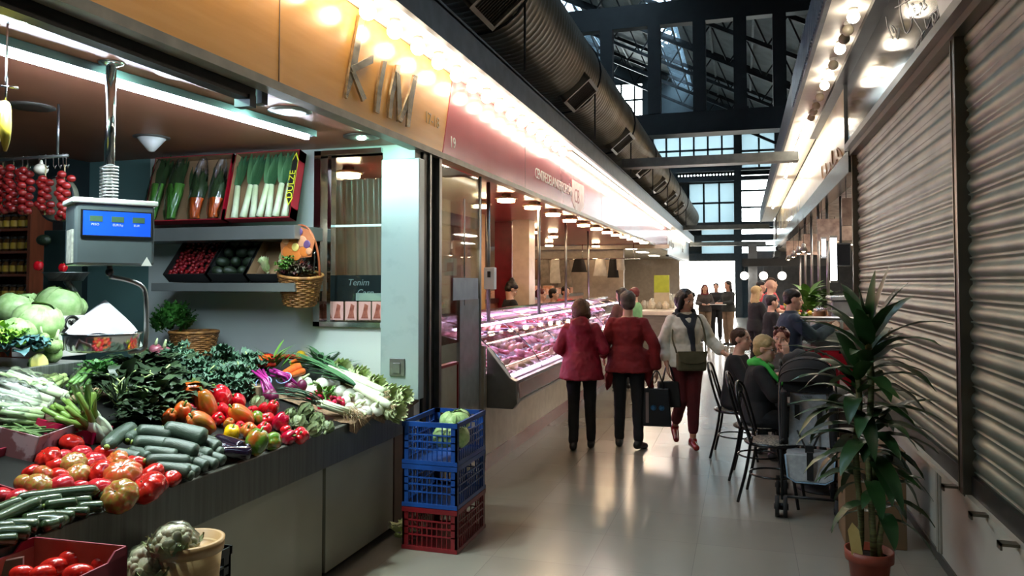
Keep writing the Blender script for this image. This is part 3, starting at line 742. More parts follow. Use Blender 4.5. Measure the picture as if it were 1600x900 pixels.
# ---- peppers
P = {k: Proto(pepper(m)) for k, m in M_pp.items()}; PL = {k: Proto(pepper(M_pp[k], 1.5, 'long_pepper')) for k in ('red', 'orange')}
pn_ = {'red': 'shiny red', 'orange': 'orange and green turning', 'green': 'green and brown', 'yellow': 'bright yellow', 'crimson': 'dark crimson'}
for x, y, r, k, L in [(302,625,21,'orange',0),(345,627,19,'red',0),(327,646,17,'orange',1),(280,656,16,'orange',1),(325,668,18,'orange',1),(373,631,13,'red',0),(366,648,14,'red',0),(387,657,16,'orange',1),(357,664,9,'orange',0),
 (361,680,13,'yellow',0),(390,676,14,'orange',0),(399,696,19,'green',0),(428,690,15,'green',0),(423,646,12,'red',1),(419,658,12,'red',0),(436,662,14,'crimson',0),(449,684,12,'crimson',0),(470,682,14,'red',0),(404,657,12,'green',0),
 (412,674,12,'red',0),(318,631,12,'red',0),(396,642,9,'red',0),(348,645,12,'red',0),(298,645,12,'red',0),(340,655,11,'red',0),(375,668,10,'red',0),(445,673,9,'red',0),(262,660,13,'orange',1),(410,640,9,'red',0)]:
    w = ('left' if x < 335 else 'middle' if x < 395 else 'right')+(' back' if y < 650 else ' front' if y > 672 else ' centre')
    lab = f"{pn_[k]} {'long' if L else 'bell'} pepper at the {w} of the pepper heap"
    ti = (random.uniform(.3, 1.4), random.uniform(-.3, .5), random.uniform(-.6, 1.6)) if (x, y) != (302, 625) else (-.1, -.2, 0)
    place_round((PL if L and k in PL else P)[k], x, y, r*(1.0 if L else 1.1), lab, lab.replace(' pepper at', ' peppers at'), ti)
# ---- artichokes
def artichoke():
    t = thing('artichoke', '', 'artichoke'); b = MB().ell((0, 0, .9), (.75, .75, .85), 14, 10)
    for ring in range(8):
        n = 10-ring; z = .15+ring*.2; rr = .98*sin(pi*min(.93, (ring+2.2)/10.5))
        for i in range(n):
            a = 2*pi*(i+ring*.5)/n; c = Vector((cos(a)*rr*.85, sin(a)*rr*.85, z))
            leaf(b, c, (cos(a)*.35-.25*cos(a)*(ring/4), sin(a)*.35-.25*sin(a)*(ring/4), 1), .46, .6, curl=.0, fold=-.3, seg=3)
    b.build('head', mat('artichoke_green', '7f8a5e', '5c6a48', rough=.55, rnd=.1, scale=2), t, local=True)
    MB().tube([(0, 0, -.5), (0, 0, .3)], .2, 8).build('stalk', mat('artichoke_stalk', '8f9a70'), t, local=True); return t
ap = Proto(artichoke())
for x, y, r, l in ((402,632,13,'set apart behind the red peppers'),(454,648,11,'at the back left of the artichoke group'),(477,643,14,'at the top of the artichoke group'),(466,662,14,'next to the crimson pepper'),(495,658,13,'under the spring onion stalks'),(490,672,13,'nearest the steel lip'),(418,628,9,'beside the purple stalks'),(512,668,11,'under the tan roots')):
    place_round(ap, x, y, r, 'green scaly artichoke '+l, None, (random.uniform(.2, 1.1), random.uniform(-.2, .6), random.uniform(0, 3)), .95)
# ---- white onions
def onion(m, name='white_onion'):
    t = thing(name, '', 'onion')
    MB().ell((0, 0, .85), (1, 1, .9), 18, 12).build('bulb', m, t, local=True)
    MB().tube([(0, 0, 1.6), (.05, .0, 2.1), (.2, .1, 2.9)], [.32, .2, .12], 8).build('neck', mat('onion_neck', 'c8d0a8', '9fb070', rough=.5), t, local=True); return t
M_on = mat('onion_white', 'e8e8da', 'd6d6c6', rough=.3, rnd=.06)
op = Proto(onion(M_on))
for x, y, r in ((464,596,9),(480,598,8),(503,602,10),(521,599,9),(532,612,9),(519,612,7),(487,612,9),(500,617,8),(546,617,9),(560,612,9),(560,622,9),(540,627,8),(563,633,8),(547,638,8),(572,644,9),(589,640,10),(576,630,10),(560,646,7),(551,649,7),(598,632,8),(474,608,8),(510,592,8)):
    w = 'left' if x < 512 else ('middle' if x < 556 else 'right'); w2 = 'upper' if y < 615 else 'lower'
    place_round(op, x, y, r*1.12, f'round white salad onion at the {w2} {w} of the onion pile', f'salad onions at the {w2} {w} of the pile', (random.uniform(.8, 1.8), random.uniform(-.6, .6), random.uniform(-.5, 2)))
# ---- long white stalks (leeks), lettuces
def leafy(name, cat, mats, build_fn):
    t = thing(name, '', cat); build_fn(t); return t
M_wht = mat('stalk_white', 'e2e6d0', 'c6d2a4', rough=.35); M_lgr = mat('leaf_leek', '4f7a4a', '2f5a3c', rough=.45, scale=3)
def leek():
    t = thing('leek', '', 'leek')
    MB().tube([(0, 0, 0), (.1, 0, 0), (.5, .01, 0)], [.04, .042, .036], 12).build('white_stalk', M_wht, t, local=True)
    b = MB()
    for i in range(6): leaf(b, (.47, 0, 0), (1, .16*(i-2.5)/2.5, .12*((i % 3)-1)), .52+.05*(i % 2), .07, curl=.1, fold=.35, seg=4)
    b.build('green_leaves', M_lgr, t, local=True)
    r = MB()
    for i in range(12): r.tube([(0, 0, 0), (-.03, .02*cos(i), .02*sin(i)), (-.07, .045*cos(i*1.3), .045*sin(i*1.3))], .0025, 4)
    r.build('roots', mat('root_tan', 'b79b78', 'a08662'), t, local=True); return t
lp = Proto(leek())
for x0, y0, x1, y1, l in ((584,604,480,565,'top white leek with its dark leaves over the onions'),(598,621,500,575,'second leek down pointing at the lettuces'),(610,634,560,606,'lowest leek pointing at the burlap edge'),(575,596,470,560,'leek at the back of the leek bundle'),(600,612,520,572,'leek tucked between top leek and lettuces')):
    a = S(x0, y0, .10); b = S(x1, y1, .12); d = b-a
    lp.put(a, (0, -math.asin(d.z/d.length), atan2(d.y, d.x)), l, None, d.length/1.0*1.0 if d.length > .55 else .6)
def lettuce(m1, m2, n=26, name='romaine_lettuce', cat='lettuce', ruf=.04, W=.13, L=.3):
    t = thing(name, '', cat); b = MB(); b.ell((0, .0, .1), (.05, .05, .12), 10, 8)
    for i in range(n):
        a = i*2.399; k = i/n; leaf(b, (.02*cos(a), .02*sin(a), 0), (cos(a)*(.16+.2*k), sin(a)*(.16+.2*k), 1), L*(1-.15*k), W, curl=-.35+.35*k, ruf=ruf, fold=.45, seg=7)
    b.build('leaves', m1, t, local=True); MB().ell((0, 0, 0), (.035, .035, .03), 10, 6).build('heart_base', m2, t, local=True); return t
M_let1 = mat('lettuce_pale', 'd4dcae', 'b2c87c', rough=.45, scale=6, rnd=.06); M_base = mat('lettuce_base', 'dfe2c4')
rp = Proto(lettuce(M_let1, M_base))
for x, y, tx, ty, l in ((560,585,.9,.0,'back left of the lettuce row'),(590,590,1.0,.2,'back middle of the lettuce row'),(612,600,1.1,.1,'back right beside the enamel panel'),(600,618,1.2,.3,'in the middle of the lettuce group'),(625,620,1.2,.2,'at the right corner of the display'),(612,640,1.3,.2,'nearest the burlap edge')):
    p = S(x, y, .03); p.y = min(p.y, 4.84); rp.put(p-Vector((.09, .02, 0)), (0, tx+.25, ty-.6), 'pale green romaine lettuce '+l, None, .82)
# burlap under the lettuces and onions
bl = MB()
def bf(u, v):
    y0, y1 = YatX(545, XL+.01), YE+.005
    y = y0+(y1-y0)*u; 
    if v < .6: x = -2.75+(XL+.02+2.75)*v/.6; z = max(sz(x), .865)+.012+.008*sin(u*40+v*9)
    else: k = (v-.6)/.4; x = XL+.022+.012*sin(u*33); z = .87-(.05+.03*sin(u*17))*k
    return (x, y, z)
tag(bl.grid(bf, 40, 14).build('burlap_sheet', mat('burlap', '8a6e54', '6e543e', rough=.9, scale=60, bump=.5)), 'brown burlap cloth hanging over the counter edge below the lettuces', 'cloth')
# ---- radish bunches, beetroot stalks
def bunch_of(ballm, n, name, cat, leafm, stemm, lab, loc, rot, rad=.016, spread=.05, ll=.2, lw=.04, nl=12, seed=1, lsc=1.):
    rnd = random.Random(seed); t = thing(name, lab, cat, loc, rot=rot); k = MB()
    for i in range(n):
        c = (rnd.uniform(-spread, spread), rnd.uniform(-spread, spread), rad+rnd.uniform(0, spread*.8)); k.ell(c, (rad, rad, rad*1.1), 12, 8)
    k.build('roots', ballm, t, local=True)
    s = MB(); f = MB()
    for i in range(nl):
        a = Vector((rnd.uniform(-spread, spread)*.7, rnd.uniform(-spread, spread)*.7, rad*1.5)); b = Vector((-.1*lsc*.6+rnd.uniform(-.03, .03), .12*lsc+rnd.uniform(-.02, .02), .05+rnd.uniform(0, .04)))
        s.tube([a, (a+b)/2+Vector((0, 0, .015)), b], .0035*lsc, 5); leaf(f, b, (rnd.uniform(-.8, .2), 1, .2), ll, lw, curl=.9, ruf=.06, seg=5)
    s.build('stalks', stemm, t, local=True); f.build('leaves', leafm, t, local=True); return t
M_dleaf = mat('leaf_dark', '38502a', '24381c', rough=.5, scale=8, rnd=.1); M_mleaf = mat('leaf_mid', '5f8a34', '3f6a24', rough=.5, scale=8)
M_rad = mat('radish_pink', 'd81c4c', 'b01038', rough=.25); M_pst = mat('purple_stalk', 'a0287a', '7c1c60', rough=.3); M_beet = mat('beet_purple', '6c1640', '50102e', rough=.4)
for x, y, l in ((492,628,'pink radish bunch beside the beetroot'),(526,634,'red radish bunch in the middle among the onions'),(512,642,'radish bunch under the spring onion stalks')):
    bunch_of(M_rad, 16, 'radish_bunch', 'radishes', M_mleaf, M_mleaf, l, S(x, y, .0), (0, 0, .3), .016, .045, .1, .03, 6, x)
def purple(x0, y0, x1, y1, l, sd):
    p = S(x0, y0, 0.03); q = S(x1, y1, .11); t = thing('beetroot_bunch', l, 'beetroot', p); rnd = random.Random(sd); b = MB(); s = MB()
    for i in range(4): b.ell((rnd.uniform(-.04, .04), rnd.uniform(-.03, .03), .03+rnd.uniform(0, .03)), (.032, .032, .038), 12, 8)
    d = q-p
    for i in range(10):
        o = Vector((rnd.uniform(-.03, .03), rnd.uniform(-.03, .03), .03)); e = d+Vector((rnd.uniform(-.04, .04), rnd.uniform(-.03, .03), rnd.uniform(.0, .05))); s.tube([o, (o+e)/2+Vector((0, 0, .03)), e], .0075, 6)
    b.build('roots', M_beet, t, local=True); s.build('stalks', M_pst, t, local=True)
    MB().tube([tuple(d*.55+Vector((.05*cos(a), .0+.03*sin(a), .04+.03*sin(a)))) for a in [i*pi/6 for i in range(12)]], .004, 5, closed=True).build('band', mat('band_blue', '8a9ac8'), t, local=True)
purple(424, 630, 402, 590, 'purple-stalked beetroot bunch leaning left', 3); purple(462, 616, 428, 588, 'purple-stalked beetroot bunch leaning right', 4)
# spring onion bundle with tan roots hanging
p = S(545, 650, .03); q = S(455, 620, .1)
so = thing('spring_onion_bunch', 'spring onion bundle with shaggy tan roots over the counter lip', 'spring onions', p)
b = MB(); g_ = MB(); r_ = MB(); rnd = random.Random(9)
for i in range(16):
    o = Vector((rnd.uniform(-.04, .04), rnd.uniform(-.04, .04), rnd.uniform(0, .05))); d = (q-p); e = o+d*.5; b.tube([o, e], .008, 6)
    leaf(g_, e, d+Vector((rnd.uniform(-.15, .15), rnd.uniform(-.15, .15), rnd.uniform(.0, .2))), d.length*rnd.uniform(.5, .9), .02, curl=.5, fold=.5)
for i in range(90):
    o = Vector((rnd.uniform(-.05, .05), rnd.uniform(-.05, .05), rnd.uniform(0, .05))); v = Vector((rnd.uniform(.02, .1), rnd.uniform(-.06, .06), rnd.uniform(-.07, .03)))
    r_.tube([o, o+v*.5+Vector((0, 0, .012)), o+v+Vector((0, 0, -.02))], .0015, 4)
b.build('white_stalks', M_wht, so, local=True); g_.build('green_leaves', mat('leaf_bluegreen', '5f7f6e', '46654f'), so, local=True); r_.build('roots', mat('root_tan'), so, local=True)

# ---- leafy masses
def heap_leaves(name, cat, lab, px, py, n, L, W, m, curl=1.2, ruf=.06, spread=.12, up=.6, seed=0, h=.0, stalkm=None, at=None, seg=6, tall=.5):
    rnd = random.Random(seed); random.seed(seed+50); c = at if at is not None else S(px, py, h)
    t = thing(name, lab, cat, c); f = MB(); s = MB()
    for i in range(n):
        a = rnd.uniform(0, 2*pi); r = spread*sqrt(rnd.random()); o = Vector((r*cos(a), r*sin(a), rnd.uniform(0, .05)+(1-r/spread)*.08*tall*2))
        d = Vector((cos(a)+rnd.uniform(-.5, .5), sin(a)+rnd.uniform(-.5, .5), up+rnd.uniform(0, .8)))
        leaf(f, o, d, L*rnd.uniform(.6, 1.1), W*rnd.uniform(.7, 1.2), curl=curl, ruf=ruf, seg=seg)
        if stalkm and i % 3 == 0: s.tube([o-Vector((cos(a)*.04, sin(a)*.04, .01)), o+d.normalized()*L*.4], .004, 5)
    f.build('leaves', m, t, local=True)
    if s.v: s.build('stalks', stalkm, t, local=True)
    return t
M_kale = mat('kale_leaf', '4a6a52', '2c4636', rough=.55, scale=14, rnd=.08); M_spin = mat('spinach_leaf', '2a3c24', '1c2a18', rough=.4, scale=9, rnd=.08); M_spin2 = mat('chard_leaf', '46583c', '2e3e28', rough=.42, scale=9)
M_pst2 = mat('stalk_pale', 'a9b878', '8fa060')
for i, (x, y, l) in enumerate(((345,592,'largest curly kale bunch standing behind the peppers'),(372,605,'curly kale bunch beside the tan box'),(305,600,'curly kale bunch behind the orange pepper'),(280,578,'grey-green kale bunch beside the wicker basket'),(330,612,'low kale bunch just behind the red peppers'),(385,588,'kale bunch at the right back by the chilli peppers'))):
    heap_leaves('kale_bunch', 'kale', l, x, y, 110, .09, .07, M_kale, 1.6, .22, .09, .9, 20+i, 0, M_pst2, seg=7, tall=.9 if i == 0 else .6)
for i, (x, y, n, l) in enumerate(((215,588,60,'big dark spinach bunch with pale stalk tips'),(190,615,50,'dark spinach bunch over the ginger roots'),(245,615,55,'drooping spinach leaves in the middle of the greens'),(262,592,45,'spinach bunch beside the red onions'),(275,640,45,'chard leaves hanging toward the peppers'),(240,645,40,'chard leaves low beside the cucumbers'))):
    heap_leaves('spinach_bunch', 'spinach', l, x, y, n, .17, .075, M_spin if i < 3 else M_spin2, 1.5, .08, .1, .7, 40+i, 0, M_pst2)
heap_leaves('herb_bunch', 'herbs', 'bright parsley bunch inside the clear bag', 152, 598, 120, .06, .03, mat('parsley', '3f7a30', '2c5a22', rough=.5), 1.2, .1, .09, 1., 60)
heap_leaves('herb_bunch', 'herbs', 'tied green herb bundle standing beside the fennel', 188, 640, 70, .12, .012, M_dleaf, .5, .02, .04, 1.6, 61, 0, M_pst2)
heap_leaves('spinach_bunch', 'spinach', 'tied spinach bunch with cream stalk ends beside the cucumbers', 228, 660, 36, .1, .05, M_spin2, 1.4, .05, .05, .9, 62, .0, mat('cream_stalk', 'd9cdb0'))
heap_leaves('greens_bunch', 'greens', 'green asparagus-like pepper bunch behind the purple stalks', 425, 583, 40, .16, .02, M_mleaf, .5, .02, .08, .5, 63, .02)
heap_leaves('greens_bunch', 'greens', 'dark leek greens fanned behind the white onions', 505, 580, 60, .16, .035, M_lgr, .7, .02, .12, .5, 64, .0)
heap_leaves('greens_bunch', 'greens', 'leafy greens among the white onions and radishes', 505, 630, 30, .08, .03, M_mleaf, 1., .04, .06, .5, 65, .0)
# bits at the back: lemons, carrots, chillies, garlic, roots
M_lem = mat('lemon_yellow', 'f0c428', 'e0b01c', rough=.35)
lm = Proto(tag(MB().ell((0, 0, .85), (1.15, .85, .85), 16, 10).tube([(1.1, 0, .85), (1.3, 0, .85)], [.25, .1], 8).build('lemon', M_lem, local=True), None, 'lemon'))
for x, y, r, l in ((470,556,9,'yellow lemon at the back left beside the greens'),(496,553,10,'largest yellow lemon at the very back'),(523,565,8,'yellow lemon above the leek leaves'),(462,570,7,'small lemon half hidden over the carrot')):
    place_round(lm, x, y, r, l, None, (0, 0, x))
gp = Proto(tag(MB().ell((0, 0, .8), (1, 1, .85), 16, 10, 0, None, lambda d: 1+.06*cos(8*atan2(d.y, d.x))).tube([(0, 0, 1.5), (.05, 0, 2.3)], [.35, .12], 8).build('garlic_bulb', mat('garlic', 'd8d0c0', 'c8bba8', rough=.5), local=True), None, 'garlic'))
for x, y, r, l in ((509,557,8,'white garlic bulb beside the biggest lemon'),(347,612,9,'garlic bulb behind the red peppers'),(362,608,8,'garlic bulb next to the tan box'),(338,608,8,'garlic bulb under the kale')):
    place_round(gp, x, y, r, l, None, (.4, 0, x))
cr = Proto(gourd_thing('carrot', 'carrot', mat('carrot_orange', 'dc6420', 'c45014', rough=.45), M_mleaf, L=1, r=.14, bend=.02, taper=.3))
for a, b, c, d, r, l in ((435,588,466,574,8,'orange carrot lying behind the purple stalks'),(442,592,474,580,6,'lower carrot against the purple stalks'),(455,566,478,560,6,'carrot beneath the left lemon'),(385,565,420,560,6,'orange carrot at the back beside the kale')):
    place_long(cr, a, b, c, d, r, l, None, .07)
chl = Proto(gourd_thing('chilli_pepper', 'chilli', mat('chilli_red', 'b02418', '8a1810', rough=.25), M_mleaf, L=1, r=.14, bend=.1, taper=.4))
for a, b, c, d, l in ((388,560,425,556,'top dark red chilli on the back pile'),(395,566,440,562,'long red chilli beside the carrot'),(420,556,462,558,'dark chilli next to the left lemon'),(398,572,430,570,'low red chilli over the asparagus greens')):
    place_long(chl, a, b, c, d, 4, l, None, .08)
rtp = Proto(tag(MB().ell((0, 0, .6), (1.4, .7, .6), 16, 10, 0, None, lambda d: 1+.25*sin(5*d.x+2)*cos(4*d.y)).ell((.9, .7, .6), (.6, .8, .45), 10, 8).build('ginger_root', mat('ginger_skin', '9c8464', '86704f', rough=.7), local=True), None, 'root'))
for x, y, r, l in ((130,612,14,'large knobbly ginger root behind the fennel'),(167,614,9,'round ginger root beside the herb bundle'),(118,622,9,'small ginger root near the bagged celery')):
    place_round(rtp, x, y, r, l, None, (0, 0, .4))
rnp = Proto(onion(mat('onion_red', '9c5a64', '7c3c4c', rough=.3), 'red_onion'))
for x, y, r, l in ((256,553,11,'red onion leaning on the wicker basket'),(275,562,10,'red onion in front of the wicker basket'),(243,547,9,'tan red onion behind the spinach')):
    place_round(rnp, x, y, r, l, None, (.3, .3, 0))
# tan cardboard box among the veg
p = S(393, 620, 0); tag(MB().box(-.09, .09, -.06, .06, 0, .07).build('cardboard_box', mat('cardboard', '9a8266', '8a7458', rough=.8), local=True, bevel=.003), 'small tan cardboard box behind the artichokes', 'box').location = p
# ---- fennel
def fennel(x, y, l, sd, rz, sc=1.):
    rnd = random.Random(sd); p = S(x, y, .0); t = thing('fennel', l, 'fennel', p, rot=(.45, -.45, rz)); t.scale = (sc,)*3
    b = MB().ell((0, 0, .05), (.055, .04, .055), 16, 10)
    for i in range(5): b.ell((.035*cos(i*1.3), .025*sin(i*1.3), .06), (.025, .02, .055), 10, 8)
    b.build('bulb', mat('fennel_white', 'e6e8da', 'ced8b0', rough=.35), t, local=True)
    s = MB()
    for i in range(9):
        a = i*.7; s.tube([(.02*cos(a), .015*sin(a), .08), (.05*cos(a), .04*sin(a), .14), (.09*cos(a), .07*sin(a), .2+.02*(i % 3))], [.014, .011, .009], 8)
    s.build('stalks', mat('fennel_stalk', '8fae58', '78983f', rough=.4), t, local=True)
    f = MB()
    for i in range(40):
        a = rnd.uniform(0, 6.3); leaf(f, (.06*cos(a), .05*sin(a), .15), (cos(a), sin(a), 1), .07, .006, curl=.5)
    f.build('fronds', M_mleaf, t, local=True)
fennel(163, 690, 'white fennel bulb with cut green stalks beside the cucumbers', 1, .3, 1.15); fennel(145, 672, 'fennel with thick cut stalks leaning left behind the other', 2, .9, .95)
# ---- bagged celery and endives
M_film = glassmat('plastic_film', 'f8fafc', .07, .16)
def bagged(x0, y0, x1, y1, r, l, sd, inner, cat='celery'):
    a = S(x0, y0, .07); b = S(x1, y1, .05); d = b-a; L = d.length; D = (a-C0).length; R_ = r/F*D; rnd = random.Random(sd)
    yaw = atan2(d.y, d.x); rot = (0, -math.asin(d.z/L), yaw)
    t = thing('wrapped_'+cat, l, cat, a, rot=rot); s = MB()
    for i in range(12):
        o = Vector((0, rnd.uniform(-.5, .5)*R_, rnd.uniform(-.4, .4)*R_)); s.tube([o*.9+Vector((L, 0, 0)), o*1.1+Vector((L*.6, 0, 0)), o*1.6+Vector((0, 0, 0))], [R_*.3, R_*.28, R_*.16], 8)
    s.build('stalks', inner, t, local=True)
    f = MB()
    def wf(u, v):
        A = 2*pi*u; k = sin(pi*min(1, v*.95+.03))**.5; rr = R_*(1.0*k+.05)*(1+.12*sin(7*A+v*11)+.08*sin(13*A-v*23)); return (L*1.15*v-.06, rr*cos(A), rr*sin(A))
    f.grid(wf, 40, 20, closed_u=True).build('film', M_film, t, local=True)
M_cel = mat('celery_white', 'dfe6c8', 'b9cf94', rough=.4)
bagged(-12, 640, 66, 652, 17, 'film-wrapped white celery with pink base lying in front', 1, M_cel)
bagged(-10, 612, 74, 636, 20, 'film-wrapped endive pack behind the front celery', 2, mat('endive', 'e4e6d8', 'cdd6b4'), 'endive')
bagged(8, 590, 100, 622, 17, 'crinkled clear bag of pale greens at the back left', 3, M_cel, 'celery')
bagged(60, 610, 96, 592, 14, 'small crinkled clear bag standing behind the celery', 4, M_pst2, 'greens')
bagged(118, 606, 150, 570, 14, 'clear bag draped over the parsley', 5, M_mleaf, 'herbs')
# ---- green beans
bp_ = Proto(tag(MB().tube(curve_pts([(-.5, 0, .03), (-.2, .05, .03), (.2, .06, .03), (.5, 0, .03)], 8), [.012, .03, .033, .033, .034, .033, .033, .028, .008], 7).build('green_bean', mat('bean_green', '7f9a60', '5f7d46', rough=.45, rnd=.15), local=True), None, 'green bean'))
rnd = random.Random(5)
for i in range(64):
    x, y = rnd.uniform(22, 122), rnd.uniform(654, 680); w = 'left' if x < 60 else 'right' if x > 92 else 'middle'
    if i >= 52: x, y, w = rnd.uniform(2, 34), rnd.uniform(690, 702), 'box'
    p = S(x, y, .012+.02*rnd.random())
    lab = 'loose green bean inside the white printed carton' if w == 'box' else f'green bean at the {w} of the loose bean heap'
    bp_.put(p, (rnd.uniform(-.2, .2), rnd.uniform(-.2, .2)+.1, rnd.uniform(-.9, .9)+.6), lab, lab.replace('green bean', 'green beans'), .14)

heap_leaves('spinach_bunch', 'spinach', 'spinach leaves tucked between fennel and cucumbers', 212, 668, 34, .1, .06, M_spin, 1.5, .08, .06, .7, 121)
heap_leaves('spinach_bunch', 'spinach', 'dark spinach leaves just behind the cucumber heap', 256, 662, 44, .11, .06, M_spin2, 1.5, .08, .08, .7, 122)
heap_leaves('spinach_bunch', 'spinach', 'spinach leaves left of the turning peppers', 250, 640, 44, .12, .06, M_spin, 1.5, .08, .08, .7, 123)
heap_leaves('kale_bunch', 'kale', 'kale leaves peeking between peppers and tan box', 370, 622, 60, .07, .05, M_kale, 1.6, .22, .06, .8, 124)
# ================================================================ things on the shelves and around the greengrocer stall
M_cart = mat('carton_kraft', '9a7a58', '86694a', rough=.8, scale=3); M_cred = mat('carton_red', 'b0142a', '980f24', rough=.45, scale=3)
M_cdark = mat('carton_black', '1d1c1c', '141313', rough=.5); M_cwhite = mat('carton_white', 'cfcac2', 'bdb8b0', rough=.6)
M_pinkc = mat('carton_crimson', '86142c', '701024', rough=.5)
def tray(name, lab, M, w, l, h, outer, inner, cut=.6, cat='carton', holes=False):
    """open carton: local x width, y length, z depth; origin at the centre of its bottom"""
    t = thing(name, lab, cat); t.matrix_world = M; th = .006; b = MB()
    for k, (mt, e) in enumerate(((0, 0), (1, th))):
        a, c = w/2-e, l/2-e
        z0 = e*1.0; m_ = k
        if k == 0:
            b.box(-a, a, -c, c, 0, th*.9, 0)
            for s in (-1, 1):
                b.box(*sorted((s*a, s*(a-th))), -c, c, 0, h*cut, 0)
                b.prism([(s*a, -c, 0), (s*a, -c, h), (s*a, -c+.05, h), (s*a, -c+.08, h*cut), (s*a, -c+.08, 0)], (-s*th, 0, 0), 0)
                b.prism([(s*a, c, 0), (s*a, c, h), (s*a, c-.05, h), (s*a, c-.08, h*cut), (s*a, c-.08, 0)], (-s*th, 0, 0), 0)
                b.box(-a, a, *sorted((s*c, s*(c-th))), 0, h, 0)
        else:
            b.box(-a, a, -c, c, th, th+.001, 1)
            for s in (-1, 1): b.box(*sorted((s*a, s*(a-.001))), -c, c, th, h*cut-.002, 1); b.box(-a, a, *sorted((s*c, s*(c-.001))), th, h-.003, 1)
    b.build('carton_body', [outer, inner], t, local=True); return t
def leanM(px, py, Y, tiltdeg, rz=0, dx=0):
    """frame for a carton standing on its short end on a shelf and leaning back: origin = middle of its lower front edge"""
    o = onY(px, py, Y); return Matrix.Translation(o) @ Matrix.Rotation(rz, 4, 'Z') @ Matrix.Rotation(R(90-tiltdeg), 4, 'X')
def on_tray(Mt, x, y, z): return Mt @ Vector((x, y, z))
# upper shelf: two tall red cartons leaning on the wall
zt = Z1+.004; Lc = .52
def lean_tray(name, lab, x0, x1, Y, zb_, tilt, l, h, outer, inner, cat='carton', shear=0):
    a = onY(x0, 359, Y); b = onY(x1, 359, Y); w = b.x-a.x
    M = Matrix.Translation(((a.x+b.x)/2, Y+h*cos(R(tilt))*1.0, zb_)) @ Matrix.Rotation(R(90-tilt), 4, 'X') @ Matrix.Translation((0, l/2, 0))
    return tray(name, lab, M, w, l, h, outer, inner, 1.0, cat), M, w
tA, MA, wA = lean_tray('produce_carton', 'red-edged carton leaning on the upper shelf with bagged greens', 222, 345, 4.64, zt+.03, 14, .52, .09, M_cred, M_cart)
tB, MB_, wB = lean_tray('produce_carton', 'red leek carton with black and yellow side lettering on the upper shelf', 350, 452, 4.64, zt+.03, 14, .52, .09, M_cred, M_cart)
# printed side of the leek carton
side = on_tray(MB_, wB/2+.002, -.2, .01)
M_yel = mat('print_yellow', 'd8d02c'); M_ink = mat('print_black', '14120f')
b = MB(); xx = wB/2-.03
pts = [(-.17, .0), (-.12, .045), (.16, .045), (.21, 0), (.16, -.045), (-.12, -.045)]
cen = on_tray(MB_, wB/2-.02, 0, .085); 
def strip_poly(s, z): return [on_tray(MB_, wB/2-.022+q*.5*s, p*s+.01, z) for p, q in pts]
pl = MB().prism(strip_poly(1.08, .092), tuple((MB_.to_3x3() @ Vector((0, 0, .002))))).build('print_border', M_yel, None)
def reparent(o, t):
    me = o.data; M = t.matrix_world.inverted() @ Matrix.Translation(o.location); me.transform(M); o.location = (0, 0, 0); o.parent = t
bpy.context.view_layer.update()
reparent(pl, tB)
pl = MB().prism(strip_poly(.98, .0945), tuple((MB_.to_3x3() @ Vector((0, 0, .002))))).build('print_panel', M_ink, None); reparent(pl, tB)
tx = text('print_lettering', 'DULZE', M_yel, Matrix.Translation((0, 0, 0)), .07, None, .001)
tx.data.transform(Matrix.Translation((wB/2-.004, -.12, .0972)) @ Matrix.Rotation(pi/2, 4, 'Z')); tx.parent = tB
def leek2():
    t = thing('leek', '', 'leek'); MB().tube([(0, 0, 0), (.08, 0, 0), (.25, .004, 0)], [.027, .023, .021], 12).build('white_stalk', M_wht, t, local=True); b = MB(); random.seed(77)
    for i in range(6): leaf(b, (.22, 0, 0), (1, .22*(i-2.5)/2.5, .05*((i % 3)-1)), (.27+.03*(i % 2))*1.0, .052, curl=.05, fold=.4, seg=5)
    b.build('green_leaves', M_lgr, t, local=True); return t
lp2 = Proto(leek2())
def leekv(x, y0, ang, L, lab, k):
    o = lp2.put(on_tray(MB_, x, y0, .05+.012*(k % 2)), 0, lab, None, 1.0)
    o.rotation_euler = (MB_.to_3x3() @ Matrix.Rotation(pi/2+ang, 3, 'Z')).to_euler(); return o
for i, (x, a, l) in enumerate(((-.16, .06, 'leftmost leek standing in the red carton'), (-.10, -.10, 'second leek from the left in the red carton'), (-.045, .07, 'leek crossing left at the middle of the red carton'), (.0, -.12, 'leek crossing right at the middle of the red carton'), (.05, .05, 'fifth leek from the left in the red carton'), (.10, -.06, 'second leek from the right in the red carton'), (.15, -.02, 'rightmost leek beside the yellow lettering'))):
    leekv(x*wB/.4, -.24, a, .48, l, i)
def bag(M, x, y0, y1, w, lab, low, high, cat='bagged vegetables', frac=.4):
    t = thing('vegetable_bag', lab, cat); t.matrix_world = M @ Matrix.Translation((x, y0, .02)); L = y1-y0; s = MB(); f = MB(); rnd = random.Random(int(x*1000)); random.seed(int(x*999)+3)
    for i in range(9): s.tube([(rnd.uniform(-w, w)*.3, 0.02, .02+rnd.random()*.03), (rnd.uniform(-w, w)*.45, L*frac, .03+rnd.random()*.03)], [.014, .016], 8)
    for i in range(26): leaf(f, (rnd.uniform(-w, w)*.35, L*frac*.8, .03), (rnd.uniform(-.25, .25), 1, rnd.uniform(-.1, .15)), L*rnd.uniform(.3, .62), .05, curl=.1, ruf=.15)
    s.build('stalks', low, t, local=True); f.build('leaves', high, t, local=True)
    def wf(u, v):
        A = 2*pi*u; k = (sin(pi*min(1, v*.9+.08)))**.4; q = 1+.1*sin(9*A+13*v)+.08*sin(17*A-9*v); return (w*.5*k*q*cos(A), L*1.02*v, .045+.04*k*q*sin(A))
    MB().grid(wf, 32, 16, closed_u=True).build('film', M_film, t, local=True)
M_cst = mat('celery_green', '5f9a3c', '3c7a28', rough=.4); M_car = mat('carrot_orange')
